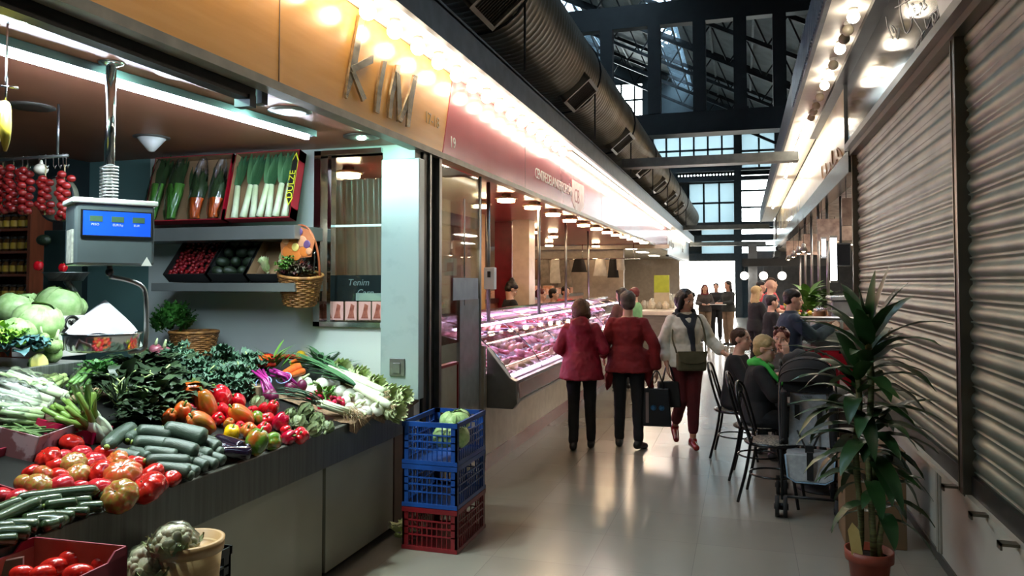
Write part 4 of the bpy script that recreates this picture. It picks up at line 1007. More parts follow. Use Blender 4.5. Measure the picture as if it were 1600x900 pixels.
bag(MA, -.20*wA/.45, -.25, .25, .13, 'bagged green celery at the left of the carton', M_cst, M_dleaf, frac=.6)
bag(MA, -.085*wA/.45, -.25, .24, .13, 'second bag of green celery in the carton', M_cst, M_dleaf, frac=.6)
bag(MA, .05*wA/.45, -.25, .24, .12, 'bagged soup greens with carrots and red print', M_car, M_dleaf, frac=.35)
bag(MA, .16*wA/.45, -.25, .23, .12, 'bagged soup greens with carrots next to the leeks', M_car, M_dleaf, frac=.35)
# lower shelf: three tilted cartons
def tilt_tray(lab, x0, x1, tilt, outer, inner, l=.4, h=.09):
    a = onY(x0, 442, 4.66); b = onY(x1, 442, 4.66); w = b.x-a.x
    M = Matrix.Translation(((a.x+b.x)/2+.04, 4.66+h*sin(R(tilt)), Z2+.006)) @ Matrix.Rotation(R(tilt), 4, 'X') @ Matrix.Translation((0, l/2, 0))
    return tray('fruit_carton', lab, M, w, l, h, outer, inner, 1.), M, w
t1, M1, w1 = tilt_tray('tilted black carton of cherry tomatoes on the lower shelf', 247, 312, 50, M_cdark, M_cdark)
t2, M2, w2 = tilt_tray('tilted black carton of dark avocados on the lower shelf', 316, 372, 50, M_cdark, M_cdark)
t3, M3, w3 = tilt_tray('kraft carton of bagged lettuce with orange printed edge', 376, 446, 52, M_cdark, M_cart)
ctp = Proto(tag(MB().ell((0, 0, 0), (1, 1, .95), 12, 8).build('cherry_tomato', mat('cherry_red', '8a1418', '6c0e12', rough=.2, rnd=.2), local=True), None, 'cherry tomato'))
rnd = random.Random(2)
for i in range(8):
    for j in range(14):
        p = on_tray(M1, -w1/2+.025+(w1-.05)*i/7+rnd.uniform(-.005, .005), -.17+.34*j/13, .03+rnd.uniform(0, .03)); ctp.put(p, rnd.random()*6, 'dark red cherry tomato in the tilted black carton', 'cherry tomatoes in the black carton', .016)
avp = Proto(tag(MB().ell((0, 0, 0), (1.25, .85, .85), 14, 10, 0, None, lambda d: 1-.18*d.x).build('avocado', mat('avocado_skin', '26331f', '161f14', rough=.4, bump=.4, bscale=8), local=True), None, 'avocado'))
for i in range(3):
    for j in range(4):
        ww = ('left', 'middle', 'right')[i]; hh = ('bottom', 'lower', 'upper', 'top')[j]
        avp.put(on_tray(M2, -w2/2+.05+(w2-.1)*i/2, -.14+.28*j/3, .05), (.3, .2, i+j), f'dark avocado, {ww} one in the {hh} row of the carton', None, .044)
for i, (x, y) in enumerate(((-.05, -.13), (.05, -.12), (0, -.03), (.06, .04))):
    o = rp.put(on_tray(M3, x*w3/.28, y, .03), (R(30), 0, i*1.3), 'bright green lettuce bag, '+('lower left', 'lower right', 'middle', 'upper right')[i]+' one in the kraft carton', None, .42)
tx = text('print_lettering', 'fruits', mat('print_white', 'dcdcdc'), Matrix(), .06, None, .001); tx.data.transform(Matrix.Translation((w3/2+.001, -.0, .02)) @ Matrix(((0, 0, 1, 0), (1, 0, 0, 0), (0, 1, 0, 0), (0, 0, 0, 1)))); tx.parent = t3
tx = text('print_lettering', 'exotic', mat('print_orange', 'd8642c'), Matrix(), .06, None, .001); tx.data.transform(Matrix.Translation((w3/2+.001, -.17, .02)) @ Matrix(((0, 0, 1, 0), (1, 0, 0, 0), (0, 1, 0, 0), (0, 0, 0, 1)))); tx.parent = t3

# wicker baskets
M_wick = mat('wicker', 'a06c34', '6e4620', rough=.6, scale=20, bump=.6, bscale=60)
def wicker(name, lab, loc, r0, r1, h, rot=(0, 0, 0), handle=0.):
    t = thing(name, lab, 'basket', loc, rot=rot); b = MB(); n = 22
    rows = int(h/.014)
    for j in range(rows):
        z = h*(j+.5)/rows; rr = r0+(r1-r0)*z/h
        b.tube([((rr+.005*(-1)**(i+j))*cos(2*pi*i/n), (rr+.005*(-1)**(i+j))*sin(2*pi*i/n), z) for i in range(n)], .0075, 5, closed=True)
    for i in range(n):
        a = 2*pi*i/n; b.tube([(r0*cos(a), r0*sin(a), 0), (r1*cos(a), r1*sin(a), h)], .005, 5)
    b.lathe([(0, .001), (r0, .001)], 20); b.tube([(r1*cos(a), r1*sin(a), h) for a in [2*pi*i/24 for i in range(24)]], .012, 7, closed=True)
    b.build('woven_body', M_wick, t, local=True)
    if handle: MB().tube([(r1*cos(a), 0, h+handle*sin(a)) for a in [pi*i/16 for i in range(17)]], .008, 7).build('handle', mat('handle_cane', 'b05a34', '8c4424', rough=.5), t, local=True)
    return t
c = onY(466, 476, 4.78)
wicker('wicker_basket', 'wicker basket hung on the wall holding red lettuce and a fruit print', (c.x, 4.8, c.z), .11, .155, .22, (.15, .12, 0), .36)
cc = onY(468, 425, 4.8)
heap_leaves('red_lettuce', 'lettuce', 'dark red oak-leaf lettuce in the hanging wicker basket', 0, 0, 80, .07, .05, mat('red_lettuce_leaf', '5a2230', '3a3a20', rough=.45, scale=12), 1.6, .25, .11, .8, 81, at=Vector((cc.x, 4.76, c.z+.2)), seg=7)
heap_leaves('lettuce_tuft', 'lettuce', 'green frisee lettuce tuft in the hanging basket front', 0, 0, 36, .05, .04, M_mleaf, 1.6, .25, .05, .8, 82, at=Vector((cc.x-.02, 4.66, c.z+.23)), seg=7)
fp = onY(474, 392, 4.84); t = thing('fruit_picture', 'fan-shaped printed picture of oranges and plums above the red lettuce', 'picture', (fp.x+.03, 4.70, fp.z-.01))
MB().prism([(-.12, 0, -.06), (.12, 0, -.04), (.15, 0, .08), (.10, 0, .15), (.02, 0, .18), (-.07, 0, .15), (-.13, 0, .06)], (0, .006, 0)).build('card', mat('print_peach', 'd88a5c', 'c46a44', rough=.35), t, local=True)
fb = MB()
for i, (x, z, r, m_) in enumerate(((-.07, -.0, .042, 0), (0, -.02, .045, 0), (.07, .0, .04, 0), (-.03, .06, .045, 0), (.05, .07, .04, 2), (.09, .05, .03, 1), (.0, .12, .035, 0), (.03, .14, .028, 1), (-.08, .08, .03, 2), (.11, .0, .025, 2), (-.0, .03, .03, 3))): fb.ell((x, -.002-.001*i, z), (r, .004, r), 20, 8, m_)
fb.build('printed_fruit', [mat('p_orange', 'e07a30'), mat('p_plum', '6a4878'), mat('p_peach', 'e09a70'), mat('p_lemon', 'eccb70')], t, local=True)
# basket with celery at the back of the tray
wb0 = S(290, 556, 0); wb0 = onY(291, 560, 4.62)
wicker('wicker_basket', 'brown wicker basket standing on the tray with leafy celery', (wb0.x, 4.7, wb0.z), .13, .17, .19)
tm_ = MB(); zz = sz(wb0.x)
h0 = onY(262, 520, 4.6)
heap_leaves('celery_bunch', 'celery', 'tall leafy green celery standing out of the wicker basket', 0, 0, 150, .10, .05, mat('celery_leaf', '3f7a2c', '28541e', rough=.5, scale=8), .5, .25, .12, 1.6, 91, at=Vector((h0.x, 4.66, h0.z)), stalkm=M_mleaf, seg=6, tall=1.)
# support step under them
tag(MB().box(-3.95, -3.42, 3.97, 4.97, .9, wb0.z-.004).build('rear_step', M_steel, bevel=.004), 'grey step behind the greens that carries the celery basket', 'step')

# rear bench: cabbages and bits
def B(px, py, h): return onX(px, py, -3.62-h*0)
M_cab = mat('cabbage_green', 'a8bf86', '86a566', rough=.45, scale=3, rnd=.08)
def cabbage():
    t = thing('cabbage', '', 'cabbage'); b = MB().ell((0, 0, .85), (.95, .95, .8), 22, 14, 0, None, lambda d: 1+.02*sin(9*d.x)*cos(7*d.y))
    for i in range(7):
        a = i*.9
        def lf(u, v, a=a):
            th = a+(u-.5)*1.9; ph = -1.2+2.3*v; k = 1.0+.05*(1+sin(6*u+a))*.5+.02*sin(20*v+a)+(.08*abs(u-.5)*2)*v
            return (k*cos(th)*cos(ph), k*sin(th)*cos(ph), .85+.84*k*sin(ph))
        b.grid(lf, 9, 9)
    for i in range(0): pass
    b.build('leaves', M_cab, t, local=True); return t
cbp = Proto(cabbage())
for x, y, r, lab, rot in ((15,484,24,'pale cabbage at the far left of the bench',0),(83,477,27,'largest cabbage on top of the white carton',1),(115,482,17,'cabbage at the right end above the carton emblem',2),(50,503,29,'big cabbage in front of the white carton',3),(20,520,21,'cabbage in front at the far left',4),(44,474,15,'yellowish cabbage half hidden at the back',5)):
    X = {0: -3.9, 1: -3.86, 2: -3.86, 3: -3.66, 4: -3.6, 5: -4.0}[rot]; p = onX(x, y, X); rr = r/F*(p-C0).length
    cbp.put(p-Vector((0, 0, rr*.8)), (random.uniform(-.3, .3), random.uniform(-.3, .3), rot*1.3), lab, None, rr)
a = onX(77, 495, -3.7); b_ = onX(130, 525, -3.7)
bx = thing('produce_box', 'white produce carton with a dark emblem under the cabbages', 'carton', ((-3.7-3.95)/2, (a.y+b_.y)/2, ZB))
MB().box(-3.97, -3.7, a.y, b_.y+.03, ZB+.002, a.z-.0).build('box_body', M_cwhite, bx, bevel=.004)
eb = MB(); ec = onX(112, 505, -3.698)
eb.tube([ec+Vector((0, .045*cos(i*pi/10), .04*sin(i*pi/10))) for i in range(20)], .008, 6, closed=True); eb.lathe([(0, 0), (.012, 0)], 12, 0, Matrix.Translation(ec) @ Matrix.Rotation(pi/2, 4, 'Y'))
e2 = onX(96, 514, -3.698); e3 = onX(112, 518, -3.698); eb.box(-3.7, -3.696, e2.y, e3.y, e3.z, e2.z)
eb.build('emblem', M_ink, bx)
text('print_lettering', 'Sweet', M_ink, frame3(onX(92, 507, -3.697), (0, 1, 0), (0, 0, 1)), .05, bx, .001)
M_kohl = mat('kohlrabi_green', '8fa86a', '708c4e', rough=.5, scale=4)
kp = Proto(onion(M_kohl, 'kohlrabi'));
for x, y, r, l in ((78,540,11,'green kohlrabi at the right of the bench edge'),(93,541,9,'small kohlrabi closest to the scale pan'),(62,541,9,'kohlrabi behind the halved melon'),(88,554,12,'pale turnip in front of the kohlrabi'),(70,528,8,'upper kohlrabi under the carton')):
    p = onX(x, y, -3.5); rr = r/F*(p-C0).length; kp.put(p-Vector((0, 0, rr*.8)), (.3, -.3, x), l, None, rr); kp.r['category'] = 'kohlrabi'
for o in bpy.data.objects:
    if o.name.startswith('white_onion') and 'kohlrabi' in str(o.get('label')) or 'pale turnip' in str(o.get('label')): o['category'] = 'kohlrabi'; o.name = 'kohlrabi'
p = onX(62, 555, -3.45); t = thing('halved_melon', 'cut yellow melon half facing out on the bench', 'melon', p-Vector((0, 0, .045)), rot=(0, R(80), .1))
MB().lathe([(0, -.05), (.03, -.045), (.052, -.02), (.058, 0)], 20).build('rind', M_kohl, t, local=True); MB().lathe([(0, .002), (.02, .001), (.055, .003), (.057, 0)], 20).build('flesh', mat('melon_flesh', 'd8d488', 'c4b860', rough=.4), t, local=True)
heap_leaves('cabbage_greens', 'greens', 'blue-green broccoli leaves draped over the bench edge', 0, 0, 40, .12, .07, mat('blue_leaf', '5a8486', '40686a', rough=.5), 1.6, .15, .07, .5, 95, at=onX(30, 556, -3.5))
heap_leaves('frisee_lettuce', 'lettuce', 'bright frilly lettuce at the far left of the bench', 0, 0, 60, .08, .04, mat('frisee', '9cc24a', '6c9a34', rough=.5), 1.4, .25, .08, .7, 96, at=onX(6, 545, -3.52))

# hanging scale
def at_(px, py, D): return atD(px, py, D)
fr_ = YAW+R(2)
sp = onX(168, 320, -2.86); Ds = sp.y
RS = Matrix.Rotation(R(56), 3, 'Z')
xd = RS @ Vector((1, 0, 0)); yd_ = RS @ Vector((0, 1, 0))
cF = atD(181, 367, 3.35)                      # centre of the display face
wF = 113/F*3.35; hF = 96/F*3.35
Ms = Matrix((xd, yd_, Vector((0, 0, 1)))).transposed().to_4x4(); Ms.translation = cF
hs = thing('hanging_scale', 'hanging steel market scale with blue display and round pan', 'scale'); hs.matrix_world = Ms
M_sc = mat('scale_steel', '8a989e', '737f85', rough=.2, metal=.6, scale=2)
b = MB().box(-wF/2, wF/2, 0, .24, -hF/2, hF/2); b.build('scale_housing', M_sc, hs, local=True, bevel=.012)
MB().box(-wF/2-.012, wF/2+.012, -.01, .25, hF/2-.002, hF/2+.022).build('top_cover', M_white, hs, local=True, bevel=.006)
MB().box(-wF/2+.07*.3, wF/2-.015, -.008, .0, -.01, hF/2-.03).build('display_bezel', M_chrome, hs, local=True)
dsp = MB().box(-wF/2+.03, wF/2-.02, -.011, -.006, -.005, hF/2-.035).build('display', mat('display_blue', '1c4fd0', '1646bc', rough=.2, emit='1c4fd0', es=.5), hs, local=True)
for i in range(3): MB().box(-wF/2+.055+i*.085, -wF/2+.105+i*.085, -.0125, -.011, .055, .08).build('readout_window', mat('lcd_dark', '4a6a50', rough=.3), dsp, local=True)
for i, s in enumerate(('PESO', 'EUR/kg', 'EUR')): 
    tx = text('marking', s, mat('marking_white', 'c8d4f0'), Matrix(), .014, None, .0005); tx.data.transform(Matrix.Translation((-wF/2+.06+i*.085, -.012, .038)) @ Matrix.Rotation(pi/2, 4, 'X')); tx.parent = dsp
MB().prism([(wF/2-.055, -.004, -hF/2+.0), (wF/2-.01, -.004, -hF/2+.0), (wF/2-.032, -.004, -hF/2+.04)], (0, .003, 0)).build('warning_label', M_white, hs, local=True)
MB().box(-wF/2-.006, -wF/2, .03, .16, -hF/2+.01, .02).build('price_sheet', mat('paper', 'b8bab0', '8c8e86', rough=.8, scale=30), hs, local=True)
pc = Ms.inverted() @ atD(168, 300, 3.45); zc_ = ZC-cF.z
MB().tube([(pc.x, .1, hF/2), (pc.x, .1, zc_-.002)], .022, 14).lathe([(.06, 0), (.05, -.01), (.022, -.02)], 16, 0, Matrix.Translation((pc.x, .1, zc_))).build('pole', M_chrome, hs, local=True)
sb = MB()
for i in range(150): pass
sb.tube([(pc.x+.036*cos(i*pi/6), .1+.036*sin(i*pi/6), hF/2+.02+i*.0012) for i in range(134)], .0045, 5); sb.build('spring', M_steel, hs, local=True)
Mi = Ms.inverted(); Oc = Mi @ C0
def loc_(px, py, D=3.45):
    v = Mi.to_3x3() @ ray(px, py); return Oc+v*((.1-Oc.y)/v.y)
kb = loc_(171, 425); MB().tube([kb+Vector((0, 0, .05)), kb], .012, 10).ell(kb, (.018, .018, .02), 10, 8).build('hook_knob', M_black, hs, local=True)
MB().tube(curve_pts([loc_(171, 432), loc_(200, 438), loc_(222, 448), loc_(228, 470), loc_(228, 530), loc_(222, 546), loc_(200, 550)], 30), .011, 10).build('pan_arm', M_steel, hs, local=True)
pp = loc_(160, 548); wp = 54/F*3.45
MB().lathe([(0, 0), (wp*.8, 0), (wp*.95, .012), (wp, .07), (wp*1.04, .08), (wp*1.0, .083), (wp*.96, .07), (wp*.9, .016), (0, .006)], 36, 0, Matrix.Translation(pp)).build('weighing_pan', M_chrome, hs, local=True)
wpap = thing('paper_cone', 'white wrapping paper folded to a peak on the scale pan', 'paper', Ms @ (pp+Vector((0, 0, .03))))
pk = MB()
def pf(u, v):
    a = 2*pi*u; r = (1-v**1.15)*wp*.93*(1+.05*sin(3*a+1)+.03*sin(7*a)); return (r*cos(a)+.01*v, r*sin(a)*.95, .05+.15*v+.008*sin(5*a)*(1-v))
pk.grid(pf, 36, 8, closed_u=True).build('sheet', mat('paper_white', 'c4c0c8', 'b8b4bc', rough=.7), wpap, local=True)
# second scale at the back left with its pan
p2 = onY(95, 430, 3.9); s2 = thing('counter_scale', 'dark dial scale with shallow pan on the bench behind the cabbages', 'scale', (p2.x, 3.9, ZB))
w2_ = 30/F*4.3
MB().box(p2.x-w2_, p2.x+w2_*.9, 3.86, 3.98, ZB, onY(95, 360, 3.9).z).build('scale_column', mat('scale_green', '1c2a26', '141f1c', rough=.35), s2, bevel=.01)
dc = onY(93, 312, 3.92); rd = 40/F*4.3
MB().lathe([(0, -.02), (rd, -.02), (rd, .02), (rd*.96, .03), (0, .03)], 40, 0, Matrix.Translation(dc) @ Matrix.Rotation(pi/2, 4, 'X')).build('dial_housing', mat('dial_beige', '9a9a88', '84856f', rough=.4), s2)
MB().tube([dc+Vector((rd*cos(i*pi/20), -.03, rd*sin(i*pi/20))) for i in range(40)], .008, 6, closed=True).build('dial_rim', M_darkm, s2)
pp2 = onY(97, 434, 3.75); rp2 = 38/F*4.2
MB().lathe([(0, 0), (rp2*.7, 0), (rp2*.95, .05), (rp2, .055), (rp2*.93, .05), (rp2*.68, .006), (0, .006)], 32, 0, Matrix.Translation((pp2.x, 3.78, pp2.z-.02))).tube([(pp2.x, 3.78, pp2.z-.02), (pp2.x, 3.85, pp2.z-.1)], .02, 8).build('pan', M_steel, s2)
for x, y, r, l, cc_ in ((58,416,10,'red ball-shaped pepper at the rear scale pan left edge','red'),(97,419,9,'red pepper resting in the rear scale pan','red')):
    p = onY(x, y, 3.75); rr = r/F*4.1; P[cc_].put(p-Vector((0, 0, rr*.9)), (.2, .1, x), l, None, rr)
p = onY(70, 375, 3.82); rr = 12/F*4.1; avp.put(p, 0, 'dark green avocado hanging by the rear scale', None, rr)
# hanging tomatoes on hooks, rail, bananas
r0 = onX(-5, 255, -3.62); r1 = onX(105, 240, -3.62); YR = 3.3
a = onY(-8, 250, YR); b_ = onY(106, 243, YR); zr = (a.z+b_.z)/2
rl = thing('hanging_rail', 'steel rail with many hooks holding the hanging tomatoes', 'rail', ((a.x+b_.x)/2, YR, zr))
MB().tube([(a.x, YR, zr), (b_.x, YR, zr)], .009, 8).build('rail_bar', M_steel, rl); hk = []
hx = onY(90, 240, YR).x; MB().tube([(hx, YR, zr), (hx, YR, ZC)], .007, 8).build('hanger', M_steel, rl)
for px in (8, 22, 36, 44, 62, 72, 84, 92, 99, 104):
    x = onY(px, 243, YR).x; MB().tube([(x+.012*cos(i*.5+pi/2), YR, zr+.0+.012*sin(i*.5+pi/2)) for i in range(7)]+[(x, YR, zr-.05), (x+.012, YR, zr-.07), (x+.02, YR, zr-.05)], .0025, 5).build('hook', M_chrome, rl)
M_ht = mat('hung_tomato', '8c1c1a', '701414', rough=.25, rnd=.1)
for px, y0, y1, l in ((4, 262, 335, 'partly cut off string of red tomatoes at the left edge'), (21, 262, 332, 'string of hanging tomatoes second from the left edge'), (41, 266, 336, 'string of hanging tomatoes before the jar shelf'), (71, 280, 336, 'string of hanging tomatoes below the garlic head'), (101, 272, 345, 'rightmost string of hanging tomatoes beside the scale')):
    top = onY(px, y0, YR); bot = onY(px, y1, YR); t = thing('tomato_string', l, 'tomatoes', (top.x, YR, bot.z)); h = top.z-bot.z; b = MB(); n = int(h/.04)
    for i in range(n):
        for s in (-1, 1, 0): b.ell((s*.024+random.uniform(-.004, .004), -.02 if s == 0 else random.uniform(-.02, .02), .02+i*h/n+(.02 if s == 0 else 0)), (.024, .024, .021), 12, 8)
    b.build('tomatoes', M_ht, t, local=True); MB().tube([(0, 0, 0), (0, 0, h+.03), (.0, 0, zr-bot.z-.05)], .004, 5).build('string', mat('twine', '9a8a5c'), t, local=True)
gg = onY(64, 272, YR); gp.put(gg, (0, 0, 0), 'pale garlic head hanging from the rail above the tomatoes', None, .035)
bq = atD(8, 200, 2.9); t = thing('banana_bunch', 'yellow banana bunch hanging from a hook at the left edge', 'bananas', bq)
bb = MB()
for i in range(5):
    a = -.9+i*.42; pts = curve_pts([(0, 0, .1), (.05*sin(a), -.04*cos(a), .06), (.09*sin(a), -.07*cos(a), -.02), (.08*sin(a), -.06*cos(a), -.1)], 10); bb.tube(pts, [.008, .014, .018, .02, .02, .02, .02, .019, .017, .012, .005], 8)
bb.build('bananas', mat('banana_yellow', 'dcc648', 'c8b038', rough=.4), t, local=True); MB().tube([(0, 0, .1), (0, 0, .14), (0, 0, ZC-bq.z)], .004, 6).tube([(-.05, 0, .17), (.06, 0, .15)], .004, 6).build('hook', M_chrome, t, local=True)
bpy.context.view_layer.update()
# jar shelf
M_jw = mat('shelf_redwood', '8c4428', '74361e', rough=.4, scale=3, stretch=(1, 8, 1))
YJ = 4.55; ja = onY(-30, 320, YJ); jb = onY(45, 468, YJ)
js = thing('jar_cabinet', 'reddish wooden shelf unit full of jars at the left edge', 'shelf unit', ((ja.x+jb.x)/2, YJ, ZB-1.27))
MB().box(jb.x-.03, jb.x+.0, YJ, YJ+.25, 0, ja.z).box(ja.x-.02, ja.x, YJ, YJ+.25, 0, ja.z).build('side_panel', M_jw, js)
MB().box(ja.x, jb.x, YJ+.24, YJ+.25, 0, ja.z).build('back_panel', M_jw, js)
lvls = [onY(20, yy, YJ).z for yy in (322, 357, 392, 428, 468)]
for z in lvls: MB().box(ja.x, jb.x-.03, YJ, YJ+.24, z-.02, z).build('shelf_board', M_jw, js)
def jar():
    t = thing('jar', '', 'jar'); MB().lathe([(0, 0), (.032, 0), (.035, .01), (.035, .075), (.026, .09), (.026, .1)], 16).build('glass_body', mat('jar_content', '5a3818', '3a2410', rough=.15, coat=.5), t, local=True)
    MB().lathe([(.0355, .018), (.0358, .02), (.0358, .065), (.0355, .067)], 16).build('paper_label', mat('jar_label', 'c8a030', 'a88420', rough=.5), t, local=True)
    MB().lathe([(.028, .098), (.03, .1), (.03, .118), (0, .12)], 16).build('lid', mat('jar_lid', '2a2018', '1c1510', rough=.3), t, local=True); return t
jp = Proto(jar())
for k, z in enumerate(lvls[1:]):
    for i in range(5):
        x = jb.x-.07-i*.078
        jp.put((x, YJ+.06, z+.001), i, f'dark jar with yellow label on the {("top", "second", "third", "lowest")[k]} board, {("first", "second", "third", "fourth", "fifth")[i]} from the right', None, 1.)

# things behind the window of the end wall
gl_ = thing('chalkboard', 'black chalkboard with handwritten white words inside the window', 'chalkboard', (onY(560, 470, YW+.09).x, YW+.09, onY(560, 470, YW+.09).z))
a = onY(522, 430, YW+.09); b_ = onY(597, 472, YW+.09); MB().box(a.x, b_.x+.1, YW+.085, YW+.095, b_.z, a.z).build('board', mat('slate', '23272b', '1b1f22', rough=.6), gl_)
text('handwriting', 'Tenim', mat('chalk', 'c8ccd0'), frame3(onY(543, 446, YW+.083), (1, 0, 0), (0, 0, 1)), .07, gl_, .001, shear=.2)
text('handwriting', 'Carn', mat('chalk'), frame3(onY(557, 462, YW+.083), (1, 0, 0), (0, 0, 1)), .07, gl_, .001, shear=.2)
def photo_card(px0, px1, l):
    a = onY(px0, 471, YW+.02); b = onY(px1, 503, YW+.02); t = thing('photo_card', l, 'card', ((a.x+b.x)/2, YW+.03, b.z+.012))
    MB().box(a.x+.004, b.x-.004, YW+.028, YW+.031, b.z+.014, a.z).build('card', mat('card_pink', 'd8a8a0', 'c89490', rough=.35), t)
    q = MB(); c = (a+b)/2
    q.prism([(c.x-.028, YW+.027, c.z-.05), (c.x+.03, YW+.027, c.z-.05), (c.x+.022, YW+.027, c.z+.0), (c.x+.03, YW+.027, c.z+.045), (c.x+.0, YW+.027, c.z+.06), (c.x-.012, YW+.027, c.z+.0)], (0, -.001, 0)).build('printed_ham', mat('card_brown', '7a3a30', 'b06a58', rough=.4, scale=18), t)
for i, (x0, x1) in enumerate(((496, 515), (516, 536), (538, 557), (559, 579), (580, 596))): photo_card(x0, x1, f'pink photo card of a roast, {("leftmost", "second", "middle", "fourth", "rightmost")[i]} of five on the window sill')
a = onY(556, 458, YW+.06); b_ = onY(597, 470, YW+.06)
tag(MB().box(a.x, b_.x, YW+.06, YW+.065, b_.z, a.z).build('white_card', M_white), 'narrow white notice above the photo cards', 'notice')

# ---- foreground: carton of tomatoes, crate, punnet and cauliflowers
sx = -2.03
for k, z in enumerate((0, .235, .47)):
    o = crate_mb(.33, .56, .225).build('black_crate', M_blk, local=True); o.location = (-2.035, 2.19, z+.002); tag(o, ('bottom', 'middle', 'top')[k]+' black plastic crate in the stack against the counter', 'crate')
for k, z in enumerate((0, .366)):
    o = crate_mb(.36, .56, .362).build('black_crate', M_blk, local=True); o.location = (-2.035, 1.61, z+.002); tag(o, ('lower', 'upper')[k]+' black crate beneath the red tomato carton', 'crate')
Mr = Matrix.Translation((-2.035, 1.70, .735)) @ Matrix.Rotation(R(3), 4, 'Z')
tray('tomato_carton', 'crimson cardboard carton holding plum tomatoes in the front corner', Mr, .36, .5, .13, M_pinkc, mat('carton_pinkin', 'a05a4c', '8e4e42', rough=.7), .8)
plp = Proto(tag(MB().ell((0, 0, .8), (1.25, .9, .85), 20, 12).tube([(1.2, 0, .8), (1.32, 0, .8)], [.12, .05], 6).build('plum_tomato', M_tr[0], local=True), None, 'tomato'))
for x, y, r, l in ((90,869,15,'plum tomato at the back left in the crimson carton'),(114,877,17,'plum tomato at the back right in the crimson carton'),(85,889,15,'plum tomato in the centre of the crimson carton'),(158,882,11,'lone plum tomato at the right wall of the crimson carton'),(64,899,13,'plum tomato at the lower left in the crimson carton'),(32,898,12,'plum tomato nearest the left edge in the crimson carton'),(120,900,16,'plum tomato at the bottom edge in the crimson carton')):
    p = onZ(x, y, .795); rr = r/F*(p-C0).length; plp.put(p-Vector((0, 0, rr*.7)), (0, .2, x), l, None, rr)
pq = onZ(292, 846, .80)
pu = thing('wooden_punnet', 'round pale wooden veneer punnet standing in the black crate', 'punnet', (pq.x-.0, pq.y+.01, .55))
MB().lathe([(.09, 0), (.112, .25), (.106, .25), (.086, .01), (0, .01)], 36).build('veneer_wall', mat('veneer', 'c8a878', 'b49260', rough=.5, scale=4, stretch=(1, 1, 8)), pu, local=True)
MB().lathe([(.110, .215), (.115, .215), (.118, .255), (.104, .256), (.104, .22)], 36).build('rim_band', mat('veneer_rim', 'b08a5c', '987448', rough=.5), pu, local=True)
def cauli(px, py, z, r, l, sd):
    rnd = random.Random(sd); p = onZ(px, py, z); t = thing('cauliflower', l, 'cauliflower', p-Vector((0, 0, r*.5))); b = MB(); random.seed(sd)
    for i in range(90):
        th = rnd.uniform(0, 6.28); ph = rnd.uniform(-.4, 1.5); q = Vector((cos(th)*cos(ph), sin(th)*cos(ph), sin(ph)))*r*.8; b.ell(q, r*rnd.uniform(.14, .24), 8, 6)
    b.ell((0, 0, 0), r*.8, 14, 10); b.build('florets', mat('cauliflower_white', 'c4b89c', '9a9a74', rough=.6, scale=18), t, local=True); f = MB()
    for i in range(26): a = rnd.uniform(0, 6.28); leaf(f, (r*.4*cos(a), r*.4*sin(a), -r*.7), (cos(a), sin(a), .9), r*1.5, r*.5, curl=-.8, ruf=.2, fold=.2)
    f.build('leaves', mat('wilted_leaf', 'a8a078', '6a7c50', rough=.6, scale=20), t, local=True)
    MB().ell((0, 0, 0), r*1.12, 24, 16, 0, None, lambda d: 1+.05*sin(9*d.x+4*d.z)*cos(8*d.y)+.03*sin(21*d.z+9*d.x)).build('film', M_film, t, local=True)
cauli(272, 838, .83, .075, 'film-wrapped cauliflower resting on the wooden punnet', 3); cauli(238, 872, .75, .095, 'brownish wilted cauliflower in film beside the crimson carton', 4)
p = onZ(-5, 892, .86)
sg = thing('price_sign', 'small green chalk price sign clipped at the lower left corner', 'price sign', onZ(14, 889, .80)); 
MB().box(-.04, .04, -.003, .003, -.03, .03).build('sign_plate', M_white, sg, local=True); MB().box(-.036, .036, -.005, -.003, -.026, .026).build('sign_face', mat('sign_green', '3c4a34', '323f2c', rough=.6), sg, local=True); sg.rotation_euler = (-.2, 0, .9)
# crate cabbages and floor leaf
for x, y, l in ((700,655,'cabbage at the left of the topmost blue crate'),(722,650,'cabbage in the middle of the topmost blue crate'),(742,654,'cabbage at the right of the topmost blue crate'),(690,672,'cabbage low in the topmost blue crate'),(725,668,'front cabbage low in the topmost blue crate')):
    p = onZ(x, y, .80); rr = .075 if y < 660 else .09; p.x = max(-2.02, min(-1.80, p.x)); p.y = max(4.56, min(4.9, p.y)); o = cbp.put((p.x, p.y, (.72 if y < 660 else .64)), (.3, -.2, x), l, None, rr)
heap_leaves('cabbage_leaf', 'leaf', 'torn green cabbage leaves on the floor beside the red crate', 0, 0, 8, .11, .1, M_let1, 1.2, .1, .04, .5, 97, at=onZ(622, 845, .005))
heap_leaves('cabbage_leaf', 'leaf', 'single pale leaf lying on the floor under the counter', 0, 0, 2, .08, .06, M_let1, .6, .1, .01, .1, 98, at=onZ(560, 865, .004))
# cartons on the left of the display: printed white carton and crimson one
p = S(30, 700, -.03); Mq = Matrix.Translation(p) @ Matrix.Rotation(R(20), 4, 'Z') @ Matrix.Rotation(R(15), 4, 'Y')
tray('printed_carton', 'white carton with brown branch print behind the tomatoes', Mq, .30, .34, .12, mat('carton_print', 'c0a4a8', '8a5a5c', rough=.5, scale=14, lo=.5, hi=.56), mat('carton_pinkin2', 'a88078'), 1.)
p = S(112, 684, -.02); Mq = Matrix.Translation(p) @ Matrix.Rotation(R(20), 4, 'Z') @ Matrix.Rotation(R(15), 4, 'Y')
tray('pink_carton', 'bright pink carton flap between beans and tomatoes', Mq, .26, .16, .07, mat('carton_pink', 'd01850', 'b81244', rough=.45), M_cart, 1.)
# bright display lights inside: small sign in the tray

